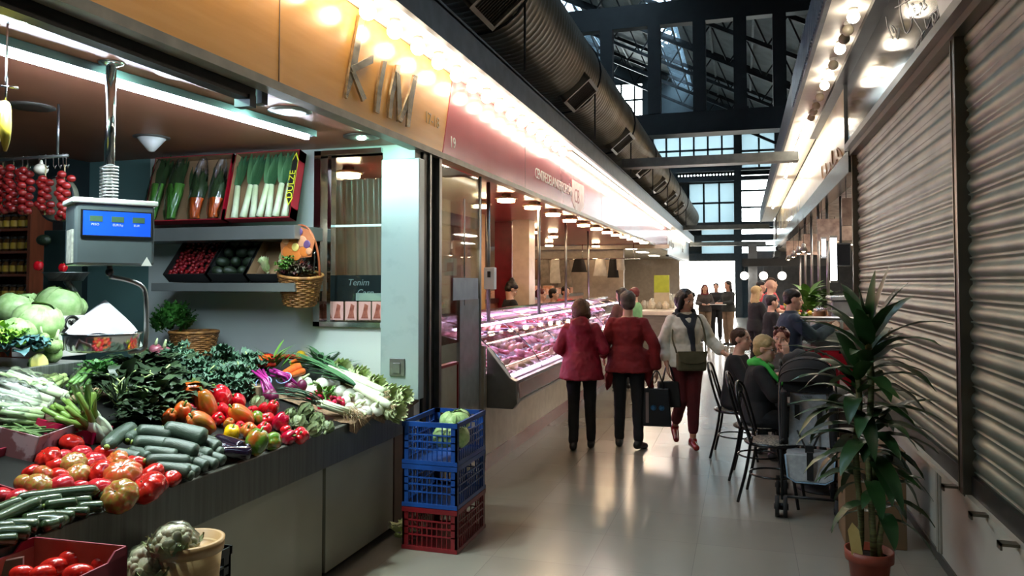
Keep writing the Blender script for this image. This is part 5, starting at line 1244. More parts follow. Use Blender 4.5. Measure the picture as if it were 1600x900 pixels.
p = S(44, 752, -.035); Mq = Matrix.Translation(p) @ Matrix.Rotation(R(12), 4, 'Z') @ Matrix.Rotation(R(15), 4, 'Y')
tray('crimson_carton', 'shallow crimson carton under the left tomatoes of the display', Mq, .34, .50, .075, M_pinkc, mat('carton_redin', '9c3040', '842434', rough=.5), 1.)
# ================================================================ butcher stall
YM0, YM1 = YK, 20.5
M_rosy = mat('fascia_pink', 'c25e62', 'b6545a', rough=.2, scale=1.5, coat=.6)
YFm = YatX(1043, XL)
bs = thing('stall_signboard', 'pink-red fascia signboard of the butcher stall with white lettering', 'signboard', (XL, 12, 2.66))
MB().prism([(XL-.05, YK0+.006, 2.70), (XL-.05, YFm, 2.70), (XL-.05, YFm, ZS-.005), (XL-.05, YM0+.006, ZS-.005)], (.054, 0, 0)).build('board', M_rosy, bs)
MB().box(XL-.06, XL+.03, YM0, YFm, 2.655, 2.70).build('bottom_trim', mat('trim_alloy'), bs)
jb_ = MB()
for px in (820, 940, 1000): yy = YatX(px, XL); jb_.box(XL+.004, XL+.006, yy-.004, yy+.004, 2.7, ZS-.01)
jb_.build('panel_joint', mat('joint_red', '6a2a30'), bs)
M_lw = mat('lettering_white', 'efe6dc', rough=.4)
text('lettering', 'CENTRE DE LA INTERFICIE CÀRNICA', M_lw, frame3(onX(836, 277, XL+.006), (0, 1, 0), (0, 0, 1)), .17, bs, .002, space=.78)
text('street_number', '19', M_lw, frame3(onX(703, 229, XL+.006), (0, 1, 0), (0, 0, 1)), .13, bs, .002)
a = onX(894, 280, XL+.006); b_ = onX(912, 318, XL+.006); cy_ = (a.y+b_.y)/2; hw = (b_.y-a.y)/2
MB().prism([(XL+.005, cy_-hw, a.z), (XL+.005, cy_+hw, a.z), (XL+.005, cy_+hw, a.z-.3), (XL+.005, cy_, a.z-.5), (XL+.005, cy_-hw, a.z-.3)], (.004, 0, 0)).build('shield_emblem', mat('shield', 'e8ccc0', 'd8b0a4', rough=.4), bs)
text('lettering', 'CB', mat('shield_ink', 'b06058'), frame3((XL+.0095, cy_-hw*.7, a.z-.3), (0, 1, 0), (0, 0, 1)), .28, bs, .001)
M_cred2 = mat('ceiling_red', 'b04a4c', 'a04244', rough=.3, coat=.3)
structure(MB().box(-7.5, XL-.075, 5.16, YM1, ZC, ZC+.05).build('ceiling_butcher', M_cred2))
structure(MB().box(-7.6, -7.5, 5.1, YM1+8, 0, ZC).build('wall_butcher_side', mat('wall_cream', 'c8b8a0', 'b8a890', rough=.5)))
M_rwall = mat('wall_red', '8c1428', '7c1022', rough=.4); M_cwall = mat('wall_warm_white', 'd8c4ac', 'ccb69e', rough=.35, coat=.2)
# columns inside
def colm(x0, x1, d, lab, m, name, w=.35):
    a = atD(x0, 440, d); b = atD(x1, 440, d)
    return structure(tag(MB().box(a.x, b.x, min(a.y, b.y), min(a.y, b.y)+w, 0, ZC).build(name, m)))
colm(773, 802, 12.6, '', M_rwall, 'trim_5'); colm(801, 829, 12.2, '', M_cwall, 'trim_6')
colm(690, 724, 9.5, '', M_rwall, 'trim_7'); colm(660, 690, 9.0, '', M_cwall, 'trim_8'); colm(724, 748, 11, '', mat('wall_amber', 'c8a068', 'b8905a'), 'trim_9')  # coloured columns stand in for interior reflections in the glass screen
# far partition of the butcher stall with open top
colm(540, 600, 10, '', M_cwall, 'trim_10')
# plastic strip curtain behind the window
t = thing('plastic_curtain', 'hanging translucent brown plastic sheet seen through the window', 'plastic sheet', (onY(560, 400, 5.6).x, 5.6, 1.2))
a = onY(520, 250, 5.6); b_ = onY(600, 250, 5.6)
MB().grid(lambda u, v: (a.x+(b_.x-a.x)*u, 5.6+.02*sin(u*30+v*3), 1.2+(2.55-1.2)*v), 40, 8).build('sheet', mat('sheet_brown', 'e0b8a4', 'c89a84', rough=.2, coat=.4, scale=2), t)

# drum ceiling lamps
M_dlamp = glow('drum_lamp_glow', 'ffdcae', 40.)
def drum():
    t = thing('drum_lamp', '', 'ceiling lamp')
    MB().lathe([(.05, 0), (.055, -.03), (.13, -.035), (.13, -.05), (.1, -.055)], 24).build('shade_top', mat('lamp_cream', 'd8b890', rough=.4), t, local=True)
    MB().lathe([(.1, -.05), (.1, -.085), (.0, -.088)], 24).build('diffuser', M_dlamp, t, local=True); return t
dp = Proto(drum())
row1 = [(791, 310), (832, 322), (864, 334), (890, 344), (912, 352), (932, 358), (949, 364), (963, 368), (976, 371), (987, 375), (997, 378), (1006, 381)]
for i, (x, y) in enumerate(row1):
    q = onZ(x, y-6, ZC); dp.put((q.x, q.y, ZC), 0, ('nearest' if i == 0 else f'{("", "second", "third", "fourth", "fifth", "sixth", "seventh", "eighth", "ninth", "tenth", "eleventh", "twelfth")[i]}')+' glowing drum lamp in the front row under the butcher ceiling')
for i, (x, y, w) in enumerate([(802, 352, 'left of the row'), (836, 362, ''), (864, 369, ''), (858, 384, ''), (820, 386, ''), (931, 385, ''), (730, 340, ''), (708, 330, ''), (752, 318, '')]):
    q = onZ(x, y-4, ZC)
    if q.y < YM1 and q.x > -7.3: dp.put((q.x, q.y, ZC), 0, ('leftmost', 'second', 'third', 'fourth', 'fifth', 'farthest', 'seventh', 'eighth', 'ninth')[i]+' small drum lamp in the rear rows of the butcher stall')

for xx, yy in ((-3.3, 5.9), (-4.2, 7.4), (-3.4, 7.8)): dp.put((xx, yy, ZC), 0, 'added drum lamp over the butcher entry, '+{5.9: 'just behind the display window', 7.4: 'deep inside by the side wall', 7.8: 'beside the glass screen'}[yy])  # extra lamps added to brighten the interior behind the window
# ---- meat counter: plinth, base, glass display with curved front
Y0 = YatX(757, -2.22); Y1 = 16.6
mc = thing('meat_counter', 'long refrigerated glass meat counter glowing pink along the aisle', 'meat counter', (-2.6, (Y0+Y1)/2, 0))
M_base2 = mat('counter_beige', 'b8ac98', 'a89c88', rough=.35, coat=.3); M_plin = mat('plinth_red', '7a2a26', '6c2420', rough=.3, coat=.4)
MB().box(-3.05, -2.24, Y0, Y1, .13, .86).build('base_cabinet', M_base2, mc)
MB().box(-3.05, -2.225, Y0, Y1, 0, .13).build('plinth', M_plin, mc)
M_rail = mat('rail_wood_red', '7a3430', '6a2c28', rough=.25, coat=.4)
MB().box(-2.24, -2.0, Y0+.28, Y1, .60, .76).build('front_bumper', M_rail, mc, bevel=.01)
MB().box(-2.26, -1.985, Y0+.2, Y1, .76, .79).box(-2.2, -1.985, Y0+.2, Y1, .585, .60).build('steel_trim', M_steel, mc)
a = onX(757, 560, -2.22)
MB().prism([(-2.24, Y0+.12, .55), (-1.99, Y0+.12, .55), (-1.95, Y0+.12, .60), (-1.96, Y0+.12, .80), (-2.02, Y0+.12, .83), (-2.24, Y0+.12, 1.1)], (0, .09, 0)).build('end_cheek', M_steel, mc, bevel=.006)
MB().prism([(-3.1, Y0-.01, .1), (-2.22, Y0-.01, .1), (-2.22, Y0-.01, 1.12), (-3.1, Y0-.01, 1.3)], (0, .05, 0)).build('end_panel', mat('counter_endpanel', '8b8a82', '7e7d75', rough=.4), mc)
M_tray = mat('display_tray', 'd8c8d0', 'ccb8c4', rough=.3)
MB().prism([(-2.05, Y0+.22, .80), (-3.0, Y0+.22, 1.0), (-3.0, Y0+.22, .98), (-2.05, Y0+.22, .78)], (0, Y1-Y0-.22, 0)).build('display_deck', M_tray, mc)
MB().box(-3.12, -2.9, Y0+.05, Y1, 1.28, 1.34).box(-3.05, -3.0, Y0+.05, Y1, .85, 1.28).build('service_top', mat('service_top', 'b89c90', 'a88c80', rough=.3, coat=.3), mc)
MB().box(-2.92, -2.55, Y0+.2, Y1, 1.115, 1.125).build('glass_shelf', glassmat('shelf_glass', 'dce8ee', .1), mc)
gb = MB(); prof_ = [(-2.03, .80), (-2.14, .98), (-2.33, 1.16), (-2.55, 1.29), (-2.9, 1.36)]
ng = 9; gy = [Y0+.22+(Y1-Y0-.22)*i/ng for i in range(ng+1)]
M_cg = glassmat('counter_glass', 'f4f0ff', .09)
for i in range(ng):
    g1 = MB()
    cp_ = curve_pts([(x, 0, z) for x, z in prof_], 14)
    g1.grid(lambda u, v: (cp_[int(round(v*14))].x, gy[i]+.006+(gy[i+1]-gy[i]-.012)*u, cp_[int(round(v*14))].z), 2, 15); g1.build('curved_pane', M_cg, mc)
fb = MB()
for i in range(ng+1): fb.tube([(p.x, gy[i], p.z) for p in cp_], .006, 6)
for i in range(ng): pass
fb.build('pane_joint', M_chrome, mc)
MB().box(-2.93, -2.86, Y0+.1, Y1, 1.345, 1.375).build('top_rail', M_chrome, mc)
MB().tube([(-2.6, Y0+.25, 1.245), (-2.6, Y1, 1.245)], .013, 8).build('lamp_tube', glow('pink_tube', 'f2c4f4', 40.), mc)
MB().box(-2.62, -2.57, Y0+.25, Y1, 1.26, 1.285).build('lamp_batten', M_white, mc)
MB().tube([(-2.09, Y0+.28, .815), (-2.09, Y1, .815)], .007, 8).build('front_led', glow('pink_led', 'ffe0f4', 12.), mc)
db = MB()
for i in range(60): yy = Y0+.3+i*.16; db.cbox((-2.07+.025, yy, .80), (.02, .07, .012))
# ---- meat in the counter
M_meat = [mat('meat_red', '9c2430', 'c8606c', rough=.3, scale=18, coat=.4, rnd=.15), mat('meat_pink', 'd8848c', 'e8b8b4', rough=.3, scale=14, coat=.4, rnd=.1), mat('sausage_red', '8c3028', '702420', rough=.3, scale=12), mat('poultry', 'e8c8a8', 'd8a890', rough=.4, scale=10)]
M_stray = mat('meat_tray_white', 'e8e4ea', rough=.3)
kinds = []
def meat(kind):
    t = thing('meat_tray', '', 'meat'); b = MB().box(-.15, .15, -.11, .11, 0, .012); b.box(-.15, .15, -.11, -.103, 0, .025); b.box(-.15, .15, .103, .11, 0, .025); b.build('tray', M_stray, t, local=True)
    r = random.Random(kind); c = MB()
    if kind == 0:
        for i in range(6): c.ell((-.11+i*.044, r.uniform(-.01, .01), .035), (.032, .085, .022), 14, 8, 0, Matrix.Rotation(.5, 4, 'Y'), lambda d: 1+.1*sin(5*d.y+i))
    elif kind == 1:
        for i in range(5): c.ell((r.uniform(-.09, .09), r.uniform(-.05, .05), .04+.01*i), (.06, .045, .03), 14, 8, 0, None, lambda d: 1+.15*sin(4*d.x+i)*cos(5*d.y))
    elif kind == 2:
        for i in range(7): c.tube(curve_pts([(-.13, -.08+i*.026, .025), (0, -.07+i*.026, .032+.01*(i % 2)), (.13, -.085+i*.026, .025)], 8), [.008, .014, .015, .015, .015, .015, .015, .014, .008], 8)
    else:
        for i in range(3): c.ell((-.09+i*.09, 0, .05), (.042, .08, .045), 16, 10, 0, None, lambda d: 1+.12*sin(6*d.y)); c.tube([(-.09+i*.09, .06, .06), (-.07+i*.09, .1, .09)], [.02, .012], 8)
    c.build('meat', M_meat[kind], t, local=True); return t
mp = [Proto(meat(k)) for k in range(4)]
mn = ('sliced red steaks', 'pink pork cuts', 'rows of dark sausages', 'pale poultry pieces')
yy = Y0+.4; n = 0; slope_ = math.atan(.2/.95)
ordn = ['first', 'second', 'third', 'fourth', 'fifth', 'sixth', 'seventh', 'eighth', 'ninth', 'tenth', 'eleventh', 'twelfth', '13th', '14th', '15th', '16th', '17th', '18th', '19th', '20th', '21st', '22nd', '23rd', '24th', '25th', '26th', '27th', '28th', '29th', '30th', '31st', '32nd', '33rd', '34th', '35th', '36th', '37th', '38th', '39th', '40th']
while yy < Y1-.3:
    for r_, x in enumerate((-2.25, -2.58, -2.86)):
        k = (n*7+r_*3+(n//3)) % 4; z = .80+(-2.05-x)*.2105+.008
        mp[k].put((x, yy, z), (0, slope_, random.uniform(-.05, .05)), f'tray of {mn[k]}, {ordn[n]} from the near end in the {("front", "middle", "rear")[r_]} row')
    yy += .26; n += 1
for i in range(14):   # on the glass shelf
    mp[(i*3+1) % 4].put((-2.73, Y0+.5+i*.6, 1.127), random.uniform(-.1, .1), f'tray of {mn[(i*3+1) % 4]}, {ordn[i]} along the upper glass shelf', None, .8)
# price tags
ptg = Proto(tag(MB().box(-.002, .002, -.04, .04, 0, .05).box(-.012, .002, -.04, .04, 0, .004).build('price_tag', M_white, local=True), None, 'price tag'))
for i in range(12): ptg.put((-2.42, Y0+.55+i*.52, .885), (0, -.3, 0), f'small white price tag on the meat, {ordn[i]} from the near end')
# poles, rail and fittings over the service side
for i, px in enumerate((763, 842, 884, 919)):
    d = (7.6, 9.5, 12, 15)[i]; q = atD(px, 400, d)
    tag(MB().tube([(q.x, q.y, 1.3), (q.x, q.y, ZC)], .02, 10).build('steel_pole', M_steel), f'slim steel ceiling pole behind the meat counter, {ordn[i]} from the near end', 'pole')
q = onY(764, 445, 7.6); q = atD(766, 435, 7.55)
cbx = thing('wall_dispenser', 'white ticket dispenser box on the nearest pole over the counter', 'dispenser', q)
MB().cbox((0, 0, 0), (.11, .08, .22)).build('housing', M_white, cbx, local=True, bevel=.008); MB().cbox((0, -.045, .04), (.03, .01, .06)).build('slot', M_black, cbx, local=True)
for i, (px, py, d, w, h, l) in enumerate(((704, 417, 7.4, .13, .17, 'white notice behind the glass screen'), (718, 395, 9.2, .2, .3, 'framed poster of ham on the red column'))):
    q = atD(px, py, d); t = thing('poster', l, 'poster', q); MB().cbox((0, 0, 0), (w, .01, h)).build('sheet', M_white if i == 0 else mat('poster_peach', 'd8a890', 'c09080'), t, local=True)
    MB().cbox((0, -.007, 0), (w*.5, .004, h*.5)).build('picture', mat('poster_red', 'a04838', 'c87a60', scale=20), t, local=True)
# low partition display on the service side (second display row seen behind)
t = thing('rear_display', 'glass topped rear display full of packages behind the sellers', 'display case', (-4.0, 12.5, 0))
a = atD(800, 455, 13); 
MB().box(-4.5, -3.9, 10.5, 19, 0, 1.35).build('case', mat('case_rose', 'c08a78', 'b07c6c', rough=.35), t); MB().box(-4.5, -3.88, 10.5, 19, 1.35, 1.42).build('case_top', M_steel, t)
rnd = random.Random(4)
pk_ = Proto(tag(MB().box(-.5, .5, -.5, .5, 0, 1).build('food_package', mat('package_salmon', 'c88a70', 'd8a890', rough=.35, rnd=.3, scale=6), local=True, bevel=.02), None, 'package'))
for i in range(18): pk_.put((-4.15+rnd.uniform(-.1, .1), 10.7+i*.45, 1.42), rnd.uniform(-.3, .3), 'small salmon-coloured food package on the rear display case', 'packages on the rear display case', (.2, .25, rnd.uniform(.1, .2)))

# ---- next stalls beyond: rail with aprons, back wall, kiosk
structure(MB().box(-7.5, -3.1, 20.6, 20.75, 1.2, ZC).build('wall_partition_left', mat('wall_taupe', 'c0b4a6', 'b0a496', rough=.5)))
a = onY(830, 388, 20.3)
tag(MB().box(a.x, onY(1046, 388, 20.3).x, 20.25, 20.33, a.z-.05, a.z+.05).build('cross_rail', mat('rail_cream', 'd8d0c0', rough=.4)), 'long pale horizontal rail at the end of the butcher stall', 'rail')
M_apr = [mat('cloth_grey', '8c8278', '70685e', rough=.9), mat('cloth_white', 'd0ccc4', 'bab6ae', rough=.9), mat('cloth_black', '1e1c1e', rough=.9), mat('cloth_brown', '6a4c38', rough=.9), mat('cloth_peach', 'c89a80', rough=.9)]
za = onY(900, 405, 20.0).z
hr = thing('garment_rail', 'chrome garment rail carrying aprons and bags', 'rail', (onY(900, 405, 20.).x, 20, za)); MB().tube([(onY(826, 405, 20).x, 20, za), (onY(1000, 405, 20).x, 20, za)], .02, 8).build('bar', M_chrome, hr)
for i in range(3): xx = onY(830+i*80, 405, 20).x; MB().tube([(xx, 20, za), (xx, 20, ZC)], .012, 6).build('hanger', M_chrome, hr)
for px, w, h, k, l in ((838, .3, .55, 3, 'brown backpack-like bag hanging at the left of the rail'), (850, .35, .7, 0, 'grey apron hanging second on the rail'), (868, .3, .65, 1, 'white apron hanging beside the grey one'), (882, .35, .75, 0, 'dark grey overall hanging in the middle of the rail'), (905, .35, .35, 2, 'black bag hanging on the rail'), (938, .32, .45, 1, 'white folded cloth hanging toward the right'), (958, .25, .5, 2, 'black strap bag hanging near the right end'), (968, .25, .3, 1, 'small white towel hanging at the right end')):
    x = onY(px, 405, 20).x; t = thing('hanging_garment', l, 'garment', (x, 20, za-h))
    MB().grid(lambda u, v: (w/2*(1.25-.5*v)*sin(2*pi*u), .05*(1+.3*sin(6*pi*u))*cos(2*pi*u), h*v), 24, 8, closed_u=True).build('cloth', M_apr[k], t, local=True); MB().tube([(0, 0, h*.9), (0, 0, h)], .01, 6).build('hook', M_chrome, t, local=True)
# lit fascias of the following stalls
MW = mat('fascia_white', 'e4e0d4', 'd4d0c4', rough=.3, coat=.3); Yq = [YFm+.1, YFm+5.5, YFm+10]
for i in range(2):
    t = thing('stall_signboard', ('white lit fascia signboard just beyond the pink one', 'last white fascia signboard on the left row')[i], 'signboard', (XL, (Yq[i]+Yq[i+1])/2, 2.6))
    MB().box(XL-.05, XL, Yq[i], Yq[i+1]-.05, 2.55, ZS-.005).build('board', MW, t); MB().box(XL-.06, XL+.03, Yq[i], Yq[i+1]-.05, 2.5, 2.55).build('bottom_trim', M_darkm, t)
    text('lettering', ('ous i llegums', 'olives')[i], mat('faint_grey', '9a9a94'), frame3((XL+.003, Yq[i]+.5, 2.85), (0, 1, 0), (0, 0, 1)), .35, t, .002)
structure(MB().box(-7.5, XL-.075, 20.76, YFm+10, ZC, ZC+.05).build('ceiling_far_stalls', mat('ceiling_cream', 'd0c8b8', 'a29782', rough=.5)))
structure(MB().box(-7.5, XL-.4, YFm+10, YFm+10.1, 0, ZS+.3).build('wall_row_end', M_cwall))
# grey kiosk counter with white top
kd = onZ(1030, 541, 0); K0 = onX(998, 520, -2.9); 
ky = 18.2; kx0, kx1 = -3.3, onY(1050, 520, ky).x
kk = thing('kiosk_counter', 'grey boarded kiosk counter with white top at the aisle corner', 'counter', ((kx0+kx1)/2, ky+1.5, 0))
kx0 = onY(1000, 520, ky).x
MB().box(kx0, kx1, ky, ky+4, 0, .9).build('base', mat('kiosk_grey', '7a746c', '6a655e', rough=.5, scale=3, stretch=(1, 1, 8)), kk, bevel=.01)
MB().box(kx0-.05, kx1+.04, ky-.05, ky+4, .9, 1.0).build('worktop', mat('worktop_white', 'd8d0c4', rough=.3), kk, bevel=.01)
MB().box(kx1-.01, kx1+.015, ky-.01, ky+.03, 0, .9).build('corner_strip', M_steel, kk)
q = onY(1034, 444, 20.); t = thing('panel_sign', 'yellow-green square panel above the kiosk counter', 'panel', (q.x, 20, q.z-.25))
a = onY(1022, 430, 20.); b_ = onY(1046, 457, 20.); MB().box(a.x, b_.x, 19.97, 20.03, b_.z, a.z).build('face', mat('lime_panel', 'b8c43c', 'a8b434', rough=.5), t); MB().box(a.x, b_.x, 19.97, 20.03, 1.0, b_.z-.005).build('lower_face', mat('cream_panel', 'c8bca0', rough=.5), t)
p = onY(1015, 460, 19.9); rnd = random.Random(6)
nm = Proto(tag(MB().lathe([(0, 0), (.4, 0), (.45, .6), (.2, .9), (.2, 1.), (0, 1.)], 14).build('container', mat('container_pale', 'c8c0ac', 'a8a090', rough=.4, rnd=.3), local=True), None, 'container'))
for i, (px, s) in enumerate(((1006, .22), (1012, .2), (1018, .24), (1030, .18), (1040, .2), (1060, .2), (1066, .22), (1074, .2))):
    q = onY(px, 480, 19.5+.5*(px > 1050)); zz = 1.0
    if q.x > kx1: q.x = kx1-.2-.1*(i-5); q.y = 20.3+.5*(i-5)
    nm.put((q.x, q.y, zz), 0, f'pale container on the kiosk worktop, {ordn[i]} from the left', None, s)
# more stall counters along the left row beyond the kiosk
for i, yy in enumerate((23.2, 27.6)):
    t = thing('far_counter', ('cream stall counter past the kiosk with heaped goods', 'farthest cream stall counter on the left')[i], 'counter', (-2.6, yy+1.8, 0))
    MB().box(-3.2, -2.2, yy, yy+3.8, 0, .85).build('base', M_base2, t); MB().box(-3.2, -2.15, yy, yy+3.8, .85, .92).build('worktop', M_white, t)
    for j in range(9): 
        nm.put((-2.4-.3*(j % 2), yy+.3+j*.4, .92), 0, f'pale container, {ordn[j]} along the '+('first', 'second')[i]+' cream counter past the kiosk', None, .2+.06*(j % 3))
# ================================================================ right side: shutters, signs, low wall
ZL = CAMZ+1.36; ZB2 = .585
YS0 = YatX(1339, XR); YP = YatX(1506, XR)
M_slat = mat('shutter_slat', '868b7c', '6d7266', rough=.45, metal=.6, scale=2.5)
M_slatr = mat('shutter_frame', '6f685b', '5a544a', rough=.35, metal=.7, scale=3)
def shutter(y0, y1, lab):
    t = thing('roller_shutter', lab, 'roller shutter', (XR, (y0+y1)/2, ZB2)); pr = []; z = ZB2+.10; pz = .112
    while z < ZL-.02:
        pr += [(XR+.03, z), (XR+.03, z+.010), (XR+.018, z+.016), (XR+.018, z+.022)]
        for k in range(9): a = pi*k/8; pr.append((XR+.03-.019*sin(a), z+.024+(pz-.030)*(k/8)))
        z += pz
    vs = [(x, y0, q) for x, q in pr]+[(x, y1, q) for x, q in pr]; n = len(pr)
    b = MB().add(vs, [(i, i+1, n+i+1, n+i) for i in range(n-1)]); b.build('slat_curtain', M_slat, t)
    MB().box(XR+.005, XR+.04, y0, y1, ZB2, ZB2+.10).build('bottom_bar', mat('shutter_foot', '3f3d39', '34322f', rough=.4, metal=.6), t)
    return t
shutter(YP+.045, YS0-.03, 'farther ribbed metal roller shutter behind the potted plant'); shutter(.6, YP-.045, 'nearer ribbed metal roller shutter at the right edge')
def gpost(y, w, lab):
    tag(MB().box(XR-.03, XR+.05, y-w/2, y+w/2, ZB2-.01, ZL).box(XR-.035, XR-.03, y-w/2, y-w/2+.012, ZB2, ZL).box(XR-.035, XR-.03, y+w/2-.012, y+w/2, ZB2, ZL).build('guide_post', M_slatr, bevel=.002), lab, 'post')
gpost(YP, .09, 'steel guide post between the two roller shutters'); gpost(YS0, .05, 'slim steel guide post at the far end of the shutters')
tag(MB().box(XR-.10, XR+.10, .6, YS0+.02, ZL, ZL+.06).box(XR-.05, XR+.10, .6, YS0+.02, ZL-.05, ZL).build('shutter_lintel', mat('lintel_alloy', '8b8577', '79746a', rough=.35, metal=.6, scale=2)), 'aluminium lintel ledge above the roller shutters', 'lintel')
M_lwall = mat('low_wall_white', 'b9b2a6', 'a8a196', rough=.4, scale=1.2)
structure(MB().box(XR, XR+.12, .6, YS0, .06, ZB2-.02).build('wall_low_right', M_lwall))
structure(MB().box(XR-.01, XR+.13, .6, YS0, 0, .06).build('baseboard_right', mat('base_dark', '46433e', rough=.5)))
structure(MB().box(XR-.025, XR+.12, .6, YS0, ZB2-.03, ZB2).build('trim_11', mat('ledge_pale', 'b4ac9c', 'a59e90', rough=.3)))
cvb = MB()
ym = YatX(1462, XR); cvb.box(XR-.012, XR, ym-.045, ym+.045, .07, ZB2-.03).box(XR-.02, XR-.012, ym-.02, ym+.02, .07, ZB2-.03)
structure(cvb.build('trim_12', mat('joint_grey', '9a9488', '8a8478', rough=.5)))
for i, px in enumerate((1488, 1533, 1580)):
    yy = YatX(px, XR-.03); tag(MB().box(XR-.1, XR-.026, yy-.025, yy+.025, ZB2-.003, ZB2+.01).box(XR-.1, XR-.092, yy-.025, yy+.025, ZB2-.02, ZB2+.01).build('ledge_bracket', M_slatr), f'small steel bracket on the wall ledge, {("farthest", "middle", "nearest")[i]} of three', 'bracket')
structure(MB().box(XR+.12, XR+.16, .6, YS0, 0, ZS2+.5).build('wall_right_stall', M_dark))
# signboards
M_bsign = mat('sign_gloss_black', '0f1216', '0b0d10', rough=.12, spec=.5, coat=.25, scale=2)
YB1 = YatX(1326, XR)
bk = thing('stall_signboard', 'glossy black signboard with thin white script lettering above the shutters', 'signboard', (XR, 5, ZL+.06))
MB().box(XR, XR+.05, .6, YB1-.01, ZL+.06, ZS2-.05).build('board', M_bsign, bk)
M_scr = mat('script_white', 'cfd4da', rough=.4)
def script(pts, r=.006):
    return [onX(x, y, XR-.004) for x, y in curve_pts([(x, y, 0) for x, y in pts], len(pts)*5) for _ in [0]] if False else [onX(p.x, p.y, XR-.004) for p in curve_pts([(x, y, 0) for x, y in pts], len(pts)*5)]
lt_ = MB()
for pts in ([(1384, 26), (1388, 46), (1396, 64)], [(1396, 52), (1392, 40), (1398, 46), (1402, 62), (1404, 44)], [(1404, 0), (1408, 30), (1416, 52), (1424, 34), (1416, 6), (1410, -6)], [(1420, 24), (1424, 30), (1428, 12), (1424, 6), (1430, 20), (1436, 24), (1437, 4), (1441, 16), (1446, 10), (1442, 2), (1448, -4)],
            [(1436, 20), (1428, 28), (1434, 40), (1440, 52), (1436, 78), (1430, 82), (1432, 70), (1444, 48)], [(1444, 30), (1448, 44), (1452, 36), (1456, 26), (1458, 40), (1462, 24), (1456, 20), (1460, 34), (1466, 24), (1464, 10), (1470, 20)], [(1398, 12), (1410, 6), (1420, 0)], [(1452, 24), (1460, 18), (1468, 12)]):
    lt_.tube(script(pts), .0028, 5)
lt_.build('script_lettering', M_scr, bk)
a = onX(1460, 0, XR); 
MB().prism([onX(x, y, XR-.006) for x, y in ((1462, -8), (1474, 56), (1520, 0), (1530, -30))], (.004, 0, 0)).build('white_panel', mat('sign_white', 'd4d6d6', rough=.4), bk)
Y2 = YatX(1214, XR)
cs = thing('stall_signboard', 'long cream signboard with faint brown script past the black one', 'signboard', (XR, 14, ZL+.03))
M_csign = mat('sign_cream', 'd8c8a4', 'cbb890', rough=.25, coat=.4, scale=2)
MB().box(XR, XR+.05, YB1+.03, Y2, ZL+.03, ZS2-.04).build('board', M_csign, cs); MB().box(XR-.02, XR+.06, YB1-.01, YB1+.03, ZL+.03, ZS2-.04).build('edge_strip', M_darkm, cs)
M_scb = mat('script_brown', '8a6a48'); s2b = MB()
for pts in ([(1284, 260), (1286, 280), (1292, 272), (1290, 256)], [(1292, 274), (1298, 262), (1296, 254), (1300, 266)], [(1300, 236), (1302, 258), (1308, 250)], [(1310, 244), (1308, 232), (1314, 238), (1318, 248)], [(1313, 260), (1322, 258)]):
    s2b.tube([onX(p.x, p.y, XR-.004) for p in curve_pts([(x, y, 0) for x, y in pts], 20)], .012, 5)
s2b.build('script_lettering', M_scb, cs)
c3 = thing('stall_signboard', 'farther white signboard section ending the right row', 'signboard', (XR, Y2+3, ZL-.3)); MB().box(XR, XR+.05, Y2+.1, 30, ZL-.3, ZS2-.05).build('board', mat('fascia_white'), c3); MB().box(XR-.03, XR+.05, Y2+.02, Y2+.1, ZL-.3, ZS2-.05).build('edge_strip', M_darkm, c3)
tag(MB().box(XR-.06, XR+.12, YS0+.03, Y2, ZL-.22, ZL+.02).build('lintel_beam', mat('lintel_dark', '3f4646', '2f3636', rough=.25, metal=.4, scale=3)), 'dark glossy lintel beam below the cream signboard', 'lintel')
tag(MB().box(XR-.06, XR+.12, Y2+.03, 30, ZL-.5, ZL-.31).build('lintel_beam', mat('lintel_dark')), 'farther dark lintel beam near the row end', 'lintel')
# interior of the bar on the right: ceiling, back wall, far columns
structure(MB().box(XR+.12, 5.9, YS0, 31, 2.86, 2.92).build('ceiling_bar', mat('bar_ceiling', 'c8c4bc', '908c84', rough=.6)))
structure(MB().box(4.6, 4.7, YS0, 31, 0, 2.86).build('wall_bar_back', mat('bar_wall', 'a89c90', '94887c', rough=.6)))
structure(MB().box(XR+.16, 4.7, YS0-.12, YS0-.02, 0, 2.9).build('wall_bar_side', mat('bar_side', '4a4a46', rough=.6)))
structure(MB().box(.3, 5.9, 31, 31.15, 0, 2.9).build('wall_bar_end', mat('bar_end', '50555a', '44494e', rough=.6)))
M_pan2 = glow('panel_light', 'fff0dc', 34.)
plp_ = Proto(thing('panel_light', '', 'ceiling light')); MB().box(-.15, .15, -.5, .5, -.02, 0).build('diffuser', M_pan2, plp_.r, local=True); MB().box(-.17, .17, -.52, .52, -.012, 0).build('frame', M_white, plp_.r, local=True)
k = 0
for yy in (9.5, 12, 14.5, 17.5, 21, 25):
    for xx in (2.0, 3.4): plp_.put((xx, yy, 2.858), 0, f'bright ceiling panel in the bar, {ordn[k]} counted from the near end'); k += 1
for xx, yy in ((-3.2, 22.5), (-3.2, 25.5), (-3.2, 29), (-5, 23), (-5, 27)):
    plp_.put((xx, yy, ZC-.002), 0, f'added bright ceiling panel in the far left stalls, {ordn[int(yy-22)]} metre mark back from the kiosk');  # panels added to brighten the far left stalls
gp3 = Proto(thing('globe_pendant', '', 'pendant lamp')); MB().ell((0, 0, -.5), .14, 16, 12).build('globe', glow('pendant_glow', 'fff0e0', 10.), gp3.r, local=True); MB().tube([(0, 0, -.36), (0, 0, 0)], .008, 6).build('cord', M_black, gp3.r, local=True)
for i, px in enumerate((1163, 1193, 1222)):
    q = onY(px, 431, 27.5); gp3.put((q.x, 27.5, q.z+.5), 0, f'round white pendant globe before the dark end wall, {("left", "middle", "right")[i]} of three')
